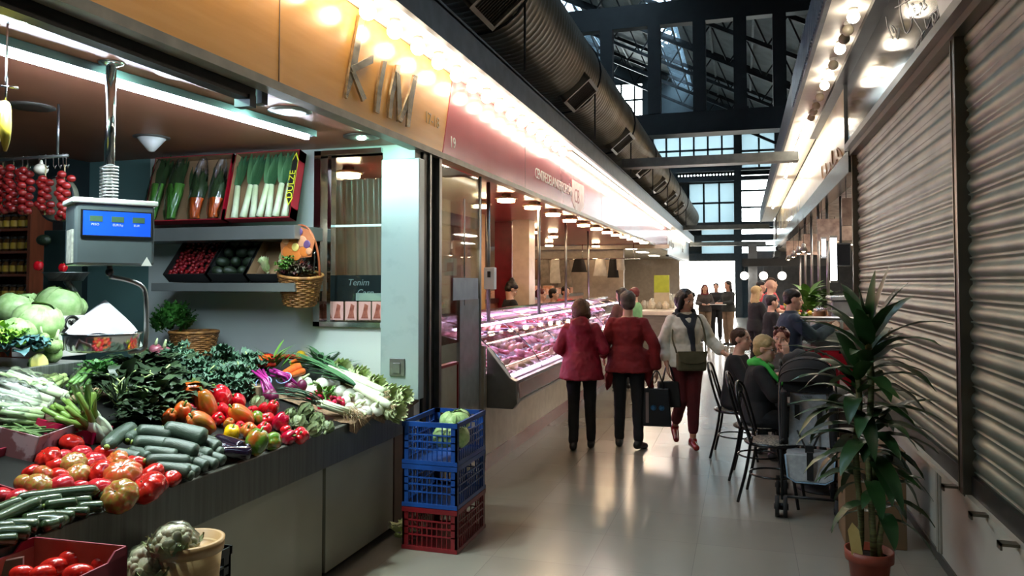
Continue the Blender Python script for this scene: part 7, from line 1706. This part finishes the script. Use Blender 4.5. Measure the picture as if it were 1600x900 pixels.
        br.build('eyebrows', hairm or M_iris, t, local=True)
    # hair
    if hair:
        h = MB(); q = 1.
        if hair in ('bob', 'long', 'short', 'bun', 'pony', 'crop'):
            h.ell(hp_(0, -.024, .043), (.083*s, .094*s, .084*s), 20, 14, 0, M4)
            if hair == 'crop': h = MB().ell(hp_(0, -.022, .038), (.078*s, .092*s, .082*s), 20, 14, 0, M4).ell(hp_(0, -.05, -.01), (.068*s, .055*s, .055*s), 14, 10, 0, M4)
            if hair == 'short': h.ell(hp_(0, -.05, -.015), (.077*s, .062*s, .07*s), 16, 10, 0, M4)
            for sx in (-1, 1): h.ell(hp_(sx*.055, .02, .06), (.028*s, .045*s, .035*s), 10, 8, 0, M4)
            if hair == 'bob':
                h.ell(hp_(0, -.04, .0), (.104*s, .09*s, .115*s), 18, 12, 0, M4)
                for sx in (-1, 1): h.chain([(hp_(sx*.072, .0, .03), .028*s), (hp_(sx*.078, -.005, -.075), .03*s)])
            if hair == 'long':
                for sx in (-1.1, -.5, 0, .5, 1.1): h.chain([(hp_(sx*.06, -.05+.02*abs(sx), .02), .036*s), (hp_(sx*.075, -.085+.03*abs(sx), -.14), .034*s), (hp_(sx*.06, -.10+.03*abs(sx), -.30), .02*s)])
            if hair == 'bun': h.ell(hp_(0, -.06, .125), (.042*s,)*3, 12, 8).ell(hp_(0, -.05, -.01), (.074*s, .06*s, .06*s), 14, 10, 0, M4)
            if hair == 'pony': h.chain([(hp_(0, -.11, .04), .03*s), (hp_(0, -.15, -.06), .032*s), (hp_(0, -.14, -.18), .018*s)]); h.ell(hp_(0, -.05, -.01), (.074*s, .06*s, .06*s), 14, 10, 0, M4)
        hm = fuse(h, vox*.9, hairm, 'hair', 1, .004, 60.); obj('hair', hm, t)
    # garments
    for g in garments:
        k = g['k']; gm = MB(); ex = g.get('ex', .016)
        if k == 'trousers':
            P_ = J['pelvis']; hr = atan2((J['hipR']-J['hipL']).y, (J['hipR']-J['hipL']).x)
            gm.loft([(P_+up*.10*s, (.15+ex*.6)*s, (.112+ex*.6)*s, hr), (P_, (.165+ex)*s, (.125+ex)*s, hr), (P_-up*.06*s, (.155+ex)*s, (.115+ex)*s, hr)], 20)
            for S_ in 'LR':
                kn, an = J['knee'+S_], J['ankle'+S_]; gm.chain([(J['hip'+S_], (.088+ex)*s), (kn, (g.get('kr', .058)+ex)*s), (an+(kn-an)*g.get('cut', .06), (g.get('ar', .046)+ex)*s)])
        elif k == 'top':
            torso(gm, ex); hem = g.get('hem', .86)*s; P_ = J['pelvis']; W_ = J['waist']; hr = atan2((J['hipR']-J['hipL']).y, (J['hipR']-J['hipL']).x)
            if g.get('seated'): gm.loft([(P_-up*.04*s, (.17+ex)*s, (.13+ex)*s, hr), (W_, (.14+ex)*s, (.11+ex)*s, hr)], 20)
            else:
                fl = g.get('flare', .0); gm.loft([(Vector((P_.x, P_.y, hem)), (.168+ex+fl)*s, (.128+ex+fl)*s, hr), (P_+Vector((0, 0, .02*s)), (.165+ex+fl*.4)*s, (.126+ex+fl*.4)*s, hr), (W_, (.14+ex)*s, (.112+ex)*s, hr)], 24)
            sl = g.get('sleeve', .93)
            for S_ in 'LR':
                sh, el, wr = J['shoulder'+S_], J['elbow'+S_], J['wrist'+S_]; r1 = g.get('ar', .052)*.88; e6 = ex*.6
                if sl > .5: gm.chain([(sh-up*.012*s, (.05+e6)*s), (el, (r1-.004+e6)*s), (el+(wr-el)*((sl-.5)*2), (r1-.012+e6)*s)])
                else: gm.chain([(sh, (.05+e6)*s), (sh+(el-sh)*(sl*2), (r1+e6)*s)])
            if g.get('hood'): gm.ell(J['neck']+Vector((0, -.10*s, -.05*s)), (.12*s, .055*s, .11*s), 16, 10).ell(J['neck']+Vector((0, -.03*s, .0)), (.095*s, .085*s, .05*s), 16, 8)
            if g.get('collar'): gm.loft([(J['neck']-up*.05*s, .085*s, .075*s, 0), (J['neck']+up*.005*s, .066*s, .062*s, 0)], 18)
            if g.get('points'):
                for (px_, py_, pz_), rr in g['points']: gm.chain([(Vector((px_*.55, py_*.7, pz_+.34))*s, .10*s), (Vector((px_*.85, py_, pz_+.14))*s, .055*s), (Vector((px_, py_, pz_))*s, rr*s)])
        elif k == 'skirt': gm.loft([(J['pelvis']+up*.1*s, .15*s, .12*s, 0), (J['pelvis']-up*.05*s, .185*s, .15*s, 0), (Vector((J['pelvis'].x, J['pelvis'].y, g['hem']*s)), .2*s, .17*s, 0)], 20)
        elif k == 'scarf':
            n = J['neck']; gm.tube([n+Vector((.085*s*cos(a), .075*s*sin(a)+.005, -.02*s+.012*s*cos(2*a)+(.03*s if sin(a) < 0 else -.02*s))) for a in [i*pi/10 for i in range(20)]], .03*s, 8, closed=True)
            for p_ in g.get('ends', ()): gm.chain([(Vector(a)*s, r*s) for a, r in p_])
        me = fuse(gm, vox*1.05, g['m'], g.get('n', k), g.get('sm', 4), g.get('na', .006), g.get('ns', 9.)); obj(g.get('n', k), me, t)
    if shoes:
        for S_ in 'LR':
            f = Vector((0, 1, 0)) if not (pose and 'toe'+S_ in pose) else Vector(pose['toe'+S_]).normalized()
            a = J['ankle'+S_]; z = Vector((0, 0, 1)); sm_ = MB(); sm_.chain([(a-f*.035*s-z*.04*s, .042*s), (a+f*.04*s-z*.042*s, .040*s), (a+f*.125*s-z*.055*s, .032*s)]); sm_.chain([(a-z*.01*s, .046*s), (a-z*.04*s-f*.02*s, .044*s)])
            sm_.cbox((0, 0, 0), (.01, .01, .01)) if False else None
            me = fuse(sm_, vox, shoes, 'shoe', 1)
            zmin = 0
            obj('shoe', me, t)
    t['H'] = 0; del t['H']; return t, J, s

M_dred = cloth('coat_crimson', '8c0f2c', '780a24', rough=.6); M_cred3 = cloth('cardigan_red', '7c1218', '6c0e14'); M_blkc = cloth('trousers_black', '121216', '0c0c10'); M_shoeb = mat('shoe_black', '131214', '0d0d0e', rough=.5)
h_br = cloth('hair_brown', '6a4c36', '4a3222', bs=60, rough=.6); h_gr = cloth('hair_greybrown', '5a4c42', '403630', bs=60, rough=.6); h_dk = cloth('hair_dark', '1e1614', '120d0c', bs=60, rough=.45); h_bl = cloth('hair_blonde', 'c0a878', 'a08858', bs=60, rough=.55); h_rd = cloth('hair_red', '6a2820', '4e1a16', bs=60, rough=.5); h_sh = cloth('hair_short_brown', '4a3628', '342419', bs=60)
def put(px, py): return onZ(px, py, 0.)
# woman in the crimson hooded jacket (left)
f = put(909, 702)
person('person', 'woman in a crimson hooded jacket and black trousers walking away, left of the pair', (f.x, f.y, 0), R(6), 1.52, .009, pose={'kneeL': (-.09, .03, .5), 'ankleL': (-.085, -.06, .085), 'kneeR': (.09, .05, .5), 'ankleR': (.095, .08, .085), 'elbowL': (-.25, -.03, 1.1), 'wristL': (-.17, .14, 1.02), 'elbowR': (.25, -.02, 1.1), 'wristR': (.20, .16, 1.06)},
       hair='bob', hairm=h_br, garments=({'k': 'trousers', 'm': M_blkc, 'ex': .008, 'n': 'trousers'}, {'k': 'top', 'm': M_dred, 'ex': .03, 'hem': .77, 'flare': .055, 'hood': 1, 'ar': .06, 'n': 'jacket', 'na': .010, 'ns': 12.}), shoes=M_shoeb, headrot=(0, 0, R(-12)))
f = put(982, 700)
w2, J2, s2_ = person('person', 'grey-haired woman in a long dark red cardigan walking away, right of the pair', (f.x, f.y, 0), R(4), 1.60, .009, pose={'kneeL': (-.09, .03, .5), 'ankleL': (-.1, .06, .085), 'kneeR': (.1, .0, .49), 'ankleR': (.11, -.06, .09), 'toeR': (.5, .9, -.1), 'elbowR': (.27, -.02, 1.09), 'wristR': (.29, .02, .83), 'elbowL': (-.24, .0, 1.1), 'wristL': (-.27, .14, .95)},
       hair='short', hairm=h_gr, garments=({'k': 'trousers', 'm': M_blkc, 'ex': .008, 'n': 'trousers'}, {'k': 'top', 'm': M_cred3, 'ex': .026, 'hem': .80, 'flare': .05, 'ar': .06, 'n': 'cardigan', 'na': .012, 'ns': 10., 'points': [((-.22, .02, .60), .016), ((.24, .03, .62), .02)]}), shoes=M_shoeb, headrot=(0, 0, R(8)))
# her shopping bags
hb_ = w2.matrix_basis @ Vector((.31, .05, .72))
def shop_bag(l, p, rz, w, h, d, m, deco=False):
    t = thing('shopping_bag', l, 'bag', p, rz)
    MB().prism([(-w/2, -d/2, 0), (w/2, -d/2, 0), (w*.42, -d*.3, h), (-w*.42, -d*.3, h)], (0, d, 0)).build('bag_body', m, t, local=True, bevel=.012)
    for sy in (-1, 1): MB().tube(curve_pts([(-w*.25, sy*d*.2, h), (-w*.1, sy*.01, h+.14), (0, 0, h+.17), (w*.1, sy*.01, h+.14), (w*.25, sy*d*.2, h)], 12), .006, 6).build('handle', M_black, t, local=True)
    if deco:
        dd = MB()
        for x in (-.03, .05): dd.lathe([(0, 0), (.028, 0)], 18, 0, Matrix.Translation((x, -d/2-.004, h*.5)) @ Matrix.Rotation(pi/2, 4, 'X'))
        dd.build('printed_dots', mat('dot_blue', '3c7aa8'), t, local=True)
        MB().box(-w*.36, -w*.26, -d/2-.006, -d/2, h*.1, h*.9).build('printed_stripe', mat('stripe_grey', '7a6a68'), t, local=True)
shop_bag('black shopping bag with two blue dots and grey stripe held by the red cardigan woman', (hb_.x-.02, hb_.y-.06, .24), .1, .30, .38, .12, mat('bag_black', '121216', rough=.35), True)
shop_bag('plain black shoulder bag hanging beside the dotted shopping bag', (hb_.x+.09, hb_.y+.03, .42), .3, .24, .26, .09, mat('bag_matte', '0f0f11', rough=.7))
# woman in white shirt walking towards the camera
f = put(1073, 698)
M_wsh = cloth('shirt_white', 'd8d4c8', 'c8c4b6'); M_navy = cloth('sweater_navy', '1a222c', '131a22'); M_burg = cloth('trousers_burgundy', '5a1018', '4c0c14')
w3, J3, s3 = person('person', 'dark-haired woman in a white shirt with navy sweater round her neck and burgundy trousers', (f.x, f.y, 0), R(200), 1.62, .008, skin=M_skin2,
       pose={'kneeL': (-.06, .06, .5), 'ankleL': (-.045, .07, .085), 'kneeR': (.06, .03, .5), 'ankleR': (.06, -.24, .17), 'toeR': (.1, .8, -.5), 'elbowL': (-.26, .0, 1.1), 'wristL': (-.34, .22, .98), 'elbowR': (.24, -.03, 1.09), 'wristR': (.22, .06, .86)},
       hair='bob', hairm=h_dk, headrot=(R(-8), 0, R(28)), curl=(.15, .5), hnd={'L': ((-.75, .55, -.2), (0, .2, 1))},
       garments=({'k': 'trousers', 'm': M_burg, 'ex': .010, 'n': 'trousers', 'cut': .25}, {'k': 'top', 'm': M_wsh, 'ex': .028, 'hem': .84, 'flare': .02, 'ar': .06, 'sleeve': .82, 'n': 'shirt', 'na': .012, 'ns': 11., 'collar': 1},
                 {'k': 'scarf', 'm': M_navy, 'n': 'sweater', 'ends': [[((-.07, .06, 1.36), .035), ((-.02, .14, 1.24), .035), ((-.03, .165, 1.02), .024), ((-.04, .16, .90), .016)], [((.08, .05, 1.36), .035), ((.0, .14, 1.24), .032), ((-.015, .165, 1.1), .02)], [((-.1, -.06, 1.36), .04), ((0, -.12, 1.30), .04), ((.1, -.06, 1.36), .04)]]}),
       shoes=mat('shoe_red', '8c1c18', '741410', rough=.25, coat=.4))
bg = thing('shoulder_bag', 'olive canvas shoulder bag worn by the woman in the white shirt', 'bag'); bg.matrix_world = Matrix.Translation(w3.location) @ Matrix.Rotation(R(200), 4, 'Z') @ Matrix.Translation((.0, .19, .80))
M_olive = cloth('canvas_olive', '58523c', '4a452f')
MB().box(-.15, .15, -.045, .045, 0, .19).build('bag_body', M_olive, bg, local=True, bevel=.025); MB().prism([(-.155, .046, .2), (.155, .046, .2), (.13, .052, .1), (.06, .054, .075), (-.06, .054, .075), (-.13, .052, .1)], (0, .01, 0)).build('flap', M_olive, bg, local=True, bevel=.004)
MB().tube(curve_pts([(.15, 0, .18), (.17, -.08, .34), (.1, -.17, .5), (-.1, -.16, .56), (-.15, -.05, .4), (-.15, 0, .18)], 24), .009, 6).build('strap', M_olive, bg, local=True)

# seated people
SIT = {'pelvis': (0, 0, .54), 'waist': (0, .0, .68), 'chest': (0, .02, .86), 'neck': (0, .03, 1.03), 'head': (0, .06, 1.15), 'hipL': (-.09, .02, .53), 'hipR': (.09, .02, .53), 'kneeL': (-.11, .44, .53), 'kneeR': (.11, .44, .53), 'ankleL': (-.1, .42, .09), 'ankleR': (.1, .38, .09),
       'shoulderL': (-.152, .02, .955), 'shoulderR': (.152, .02, .955), 'elbowL': (-.22, .14, .76), 'elbowR': (.22, .14, .76), 'wristL': (-.1, .36, .80), 'wristR': (.1, .36, .80)}
def seat(extra=None, dz=0.):
    d = {k: (v[0], v[1], v[2]+(dz if not k.startswith('ankle') else 0)) for k, v in SIT.items()}
    d.update(extra or {}); return d
M_blk2 = cloth('sweater_black', '17171a', '101013'); M_green = cloth('scarf_green', '4cc050', '38a840'); M_gsw = cloth('sweater_grey', '5a5a58', '4a4a48'); M_wsl = cloth('sleeve_grey', 'b0b4b4', 'a0a4a4')
w4, J4, s4 = person('person', 'blonde woman with glasses and bright green scarf seated at the café table', (.12, 6.95, 0), R(-92), 1.60, .009, pose=seat({'head': (0, .07, 1.145)}), hair='short', hairm=h_bl, headrot=(R(-6), 0, R(-18)), curl=(.8, .8),
       garments=({'k': 'trousers', 'm': M_blkc, 'ex': .012, 'n': 'trousers'}, {'k': 'top', 'm': M_blk2, 'ex': .03, 'seated': 1, 'n': 'sweater', 'ar': .058}, {'k': 'scarf', 'm': M_green, 'n': 'scarf', 'ends': [[((.09, .05, 1.02), .03), ((.13, .12, .94), .026), ((.14, .2, .86), .02)], [((-.08, .04, 1.02), .03), ((0, -.06, 1.02), .035), ((.08, .0, 1.02), .03)]]}), shoes=M_shoeb)
glb = MB()
hc4 = Vector(J4['head']); Hr = Euler((R(-6), 0, R(-18))).to_matrix()
for sx in (-1, 1):
    glb.tube([hc4+Hr @ Vector((sx*.032+.02*cos(a), .098, .0+.016*sin(a))) for a in [i*pi/7 for i in range(14)]], .002, 5, closed=True); glb.tube([hc4+Hr @ Vector((sx*.052, .095, .004)), hc4+Hr @ Vector((sx*.078, .0, .004))], .002, 5)
glb.build('glasses', M_darkm, w4, local=True)
person('person', 'short brown-haired person in black seated with back half turned at the table', (-.07, 7.75, 0), R(-100), 1.62, .010, pose=seat(), hair='crop', hairm=h_sh, headrot=(R(5), 0, R(-15)), curl=(.8, .8), face=True,
       garments=({'k': 'trousers', 'm': M_blkc, 'ex': .012, 'n': 'trousers'}, {'k': 'top', 'm': M_blk2, 'ex': .024, 'seated': 1, 'n': 'sweater', 'ar': .056, 'sleeve': .55}), shoes=M_shoeb)
w6, J6, s6 = person('person', 'red-haired woman with sunglasses on her head resting her cheek on her hand', (.40, 8.30, 0), R(160), 1.60, .008, pose=seat({'elbowL': (-.18, .30, .76), 'wristL': (-.08, .17, .98), 'head': (0, .08, 1.14), 'elbowR': (.2, .2, .77), 'wristR': (.04, .36, .80)}), hair='short', hairm=h_rd, headrot=(R(2), R(-6), R(10)), curl=(.9, .4),
       hnd={'L': ((.1, -.05, 1), (.3, -.5, 0)), 'R': ((-.8, .4, 0), (0, 0, -1))},
       garments=({'k': 'trousers', 'm': M_blkc, 'ex': .012, 'n': 'trousers'}, {'k': 'top', 'm': M_gsw, 'ex': .024, 'seated': 1, 'n': 'sweater', 'ar': .054}), shoes=M_shoeb)
hc6 = Vector(J6['head']); sgm = MB(); 
for sx in (-1, 1): sgm.ell(hc6+Vector((sx*.034, .055, .118)), (.03, .014, .02), 12, 8)
sgm.tube([hc6+Vector((-.07, .02, .10)), hc6+Vector((0, .06, .122)), hc6+Vector((.07, .02, .10))], .004, 6); sgm.build('sunglasses', mat('tortoise', '3a1c14', '241009', rough=.15), w6, local=True)
# man on bar stool
M_jean = cloth('jacket_blue', '24364a', '1b2a3b'); M_dkt = cloth('trousers_dark', '16161a')
w7, J7, s7 = person('person', 'dark-haired man in a blue jacket sitting on a bar stool facing the bar', (.49, 9.1, 0), R(-78), 1.74, .010, pose=seat({'kneeL': (-.11, .38, .78), 'kneeR': (.11, .40, .78), 'ankleL': (-.1, .36, .40), 'ankleR': (.1, .34, .40), 'wristL': (-.1, .42, 1.12), 'wristR': (.08, .42, 1.12), 'elbowL': (-.23, .2, 1.02), 'elbowR': (.24, .2, 1.02)}, .26), hair='crop', hairm=h_dk, headrot=(R(-5), 0, R(-8)), curl=(.8, .8), face=True,
       garments=({'k': 'trousers', 'm': M_dkt, 'ex': .014, 'n': 'trousers'}, {'k': 'top', 'm': M_jean, 'ex': .03, 'seated': 1, 'n': 'jacket', 'ar': .06, 'collar': 1}), shoes=M_shoeb)
# standing people behind at the bar
def bystander(lab, px, d, H, rz, hair, hairm, top, trs, **k):
    q = atD(px, 440, d); extra = k.pop('extra', ())
    return person('person', lab, (q.x, q.y, 0), rz, H, .014, hair=hair, hairm=hairm, face=k.pop('face', False), fingers=False, pose=k.pop('pose', {'elbowL': (-.22, .06, 1.1), 'wristL': (-.1, .26, 1.08), 'elbowR': (.22, .06, 1.1), 'wristR': (.1, .26, 1.08)}), garments=({'k': 'trousers', 'm': trs, 'ex': .014, 'n': 'trousers'}, {'k': 'top', 'm': top, 'ex': .024, 'n': 'top', **k.pop('g', {})})+tuple(extra), shoes=M_shoeb, **k)
M_pinkt = cloth('shirt_pink', 'c84a50', 'b03c44'); M_grs = cloth('shirt_grey', '4e545c', '40464e'); M_dgr = cloth('coat_dark', '1e2024', '17181c'); M_beige = cloth('trousers_beige', '8a7866', '7a6a58'); M_maroon = cloth('scarf_maroon', '7a2834', '641e2a')
bystander('long-haired blonde woman in black standing at the bar', 1181, 13.0, 1.62, R(-60), 'long', h_bl, M_dgr, M_blkc)
bystander('bald man in a grey shirt standing at the bar', 1203, 13.9, 1.74, R(-70), None, None, M_grs, M_dkt, g={'sleeve': .3})
bystander('dark-haired person in red behind the bald man', 1188, 16.3, 1.72, R(-90), 'crop', h_dk, M_pinkt, M_dkt)
bystander('person in a pink shirt raising an arm at the bar', 1204, 15, 1.78, R(-80), 'crop', h_sh, M_pinkt, M_dkt)
bystander('dark-clad person leaning at the bar behind the man in blue', 1204, 11.2, 1.50, R(-75), 'crop', h_dk, M_dgr, M_dkt)
# group of three reading in the middle of the aisle
f1 = put(1098, 532); f2 = put(1118, 533); f3 = put(1140, 541)
def grp(lab, px, py, H, rz, hair, hairm, top, trs, **k):
    f = onZ(px, py, 0); return bystander(lab, px, (f-C0).dot(CM @ Vector((0, 0, -1))), H, rz, hair, hairm, top, trs, **k)
grp('woman with auburn hair and maroon scarf reading in the group of three', 1101, 534, 1.62, R(190), 'long', h_rd, cloth('coat_greybrown', '4a4442', '3c3736'), M_beige, extra=({'k': 'scarf', 'm': M_maroon, 'n': 'scarf'},), face=True)
grp('dark-haired person in a dark suit in the middle of the group of three', 1119, 531, 1.66, R(175), 'crop', h_dk, M_dgr, M_dkt, face=True)
grp('long dark-haired woman in beige trousers at the right of the group of three', 1138, 540, 1.72, R(130), 'long', h_dk, cloth('jacket_slate', '2e3434', '24292a'), M_beige)
p = atD(1122, 474, 19.); tag(MB().box(-.2, .2, -.14, .14, 0, .01).build('paper_folder', M_white, at=(p.x, p.y, 1.12)), 'white open papers held between the group of three', 'papers')
# people behind and at the meat counter
def seller(lab, px, py, d0, rz, hair, hairm, top, **k):
    d = F*3.42/(.9565*(1160-px)); q = atD(px, py, d); H = (q.z)*1.64/1.56; H = max(1.5, min(1.85, H*1.04))
    return person('person', lab, (q.x, q.y, 0), rz, H, .012, hair=hair, hairm=hairm, fingers=False, garments=({'k': 'trousers', 'm': M_dkt, 'ex': .014, 'n': 'trousers'}, {'k': 'top', 'm': top, 'ex': .022, 'n': 'uniform', 'sleeve': .35}), shoes=M_shoeb, pose={'elbowL': (-.22, .08, 1.1), 'wristL': (-.08, .28, 1.05), 'elbowR': (.22, .08, 1.1), 'wristR': (.08, .28, 1.05)}, **k)
seller('seller with dark hair in a bun bending over the near end of the meat counter', 797, 455, 8.0, R(-55), 'bun', h_dk, M_dgr, headrot=(R(-28), 0, 0))
seller('brown-haired seller in black behind the meat counter', 844, 463, 10.0, R(-70), 'pony', h_rd, M_dgr, headrot=(R(-5), 0, R(-20)))
seller('dark-haired seller facing the aisle farther along the meat counter', 883, 458, 12.2, R(-130), 'short', h_dk, M_pinkt)
seller('dark seller half hidden between the two other sellers', 864, 462, 12.5, R(-90), 'short', h_dk, M_dgr, )
for l, px, d, hm, tp, hr_, rz in (('long-haired woman in brown standing at the far end of the meat counter', 972, 12.0, h_dk, cloth('jacket_brown', '5a3c34', '4a302a'), 'long', R(60)), ('woman in a light green shirt standing behind the red cardigan woman', 992, 13.2, h_rd, cloth('shirt_mint', '8ac48c', '78b07c'), 'crop', R(80))):
    bystander(l, px, d, 1.6, rz, hr_, hm, tp, M_dkt)
# ---------------------------------------------------------------- world and view
w = bpy.data.worlds.new('world'); sc.world = w; w.use_nodes = True
w.node_tree.nodes['Background'].inputs[0].default_value = lin('f2efe8'); w.node_tree.nodes['Background'].inputs[1].default_value = 19.0
sc.view_settings.view_transform = 'Standard'; sc.view_settings.look = 'None'; sc.view_settings.exposure = 0.52; sc.view_settings.gamma = 1
sc.view_settings.use_curve_mapping = False
sc.cycles.use_denoising = True; sc.cycles.max_bounces = 8; sc.cycles.transparent_max_bounces = 12
sc.cycles.sample_clamp_indirect = 6.0; sc.cycles.caustics_reflective = False; sc.cycles.caustics_refractive = False
try: sc.cycles.use_light_tree = True
except Exception: pass
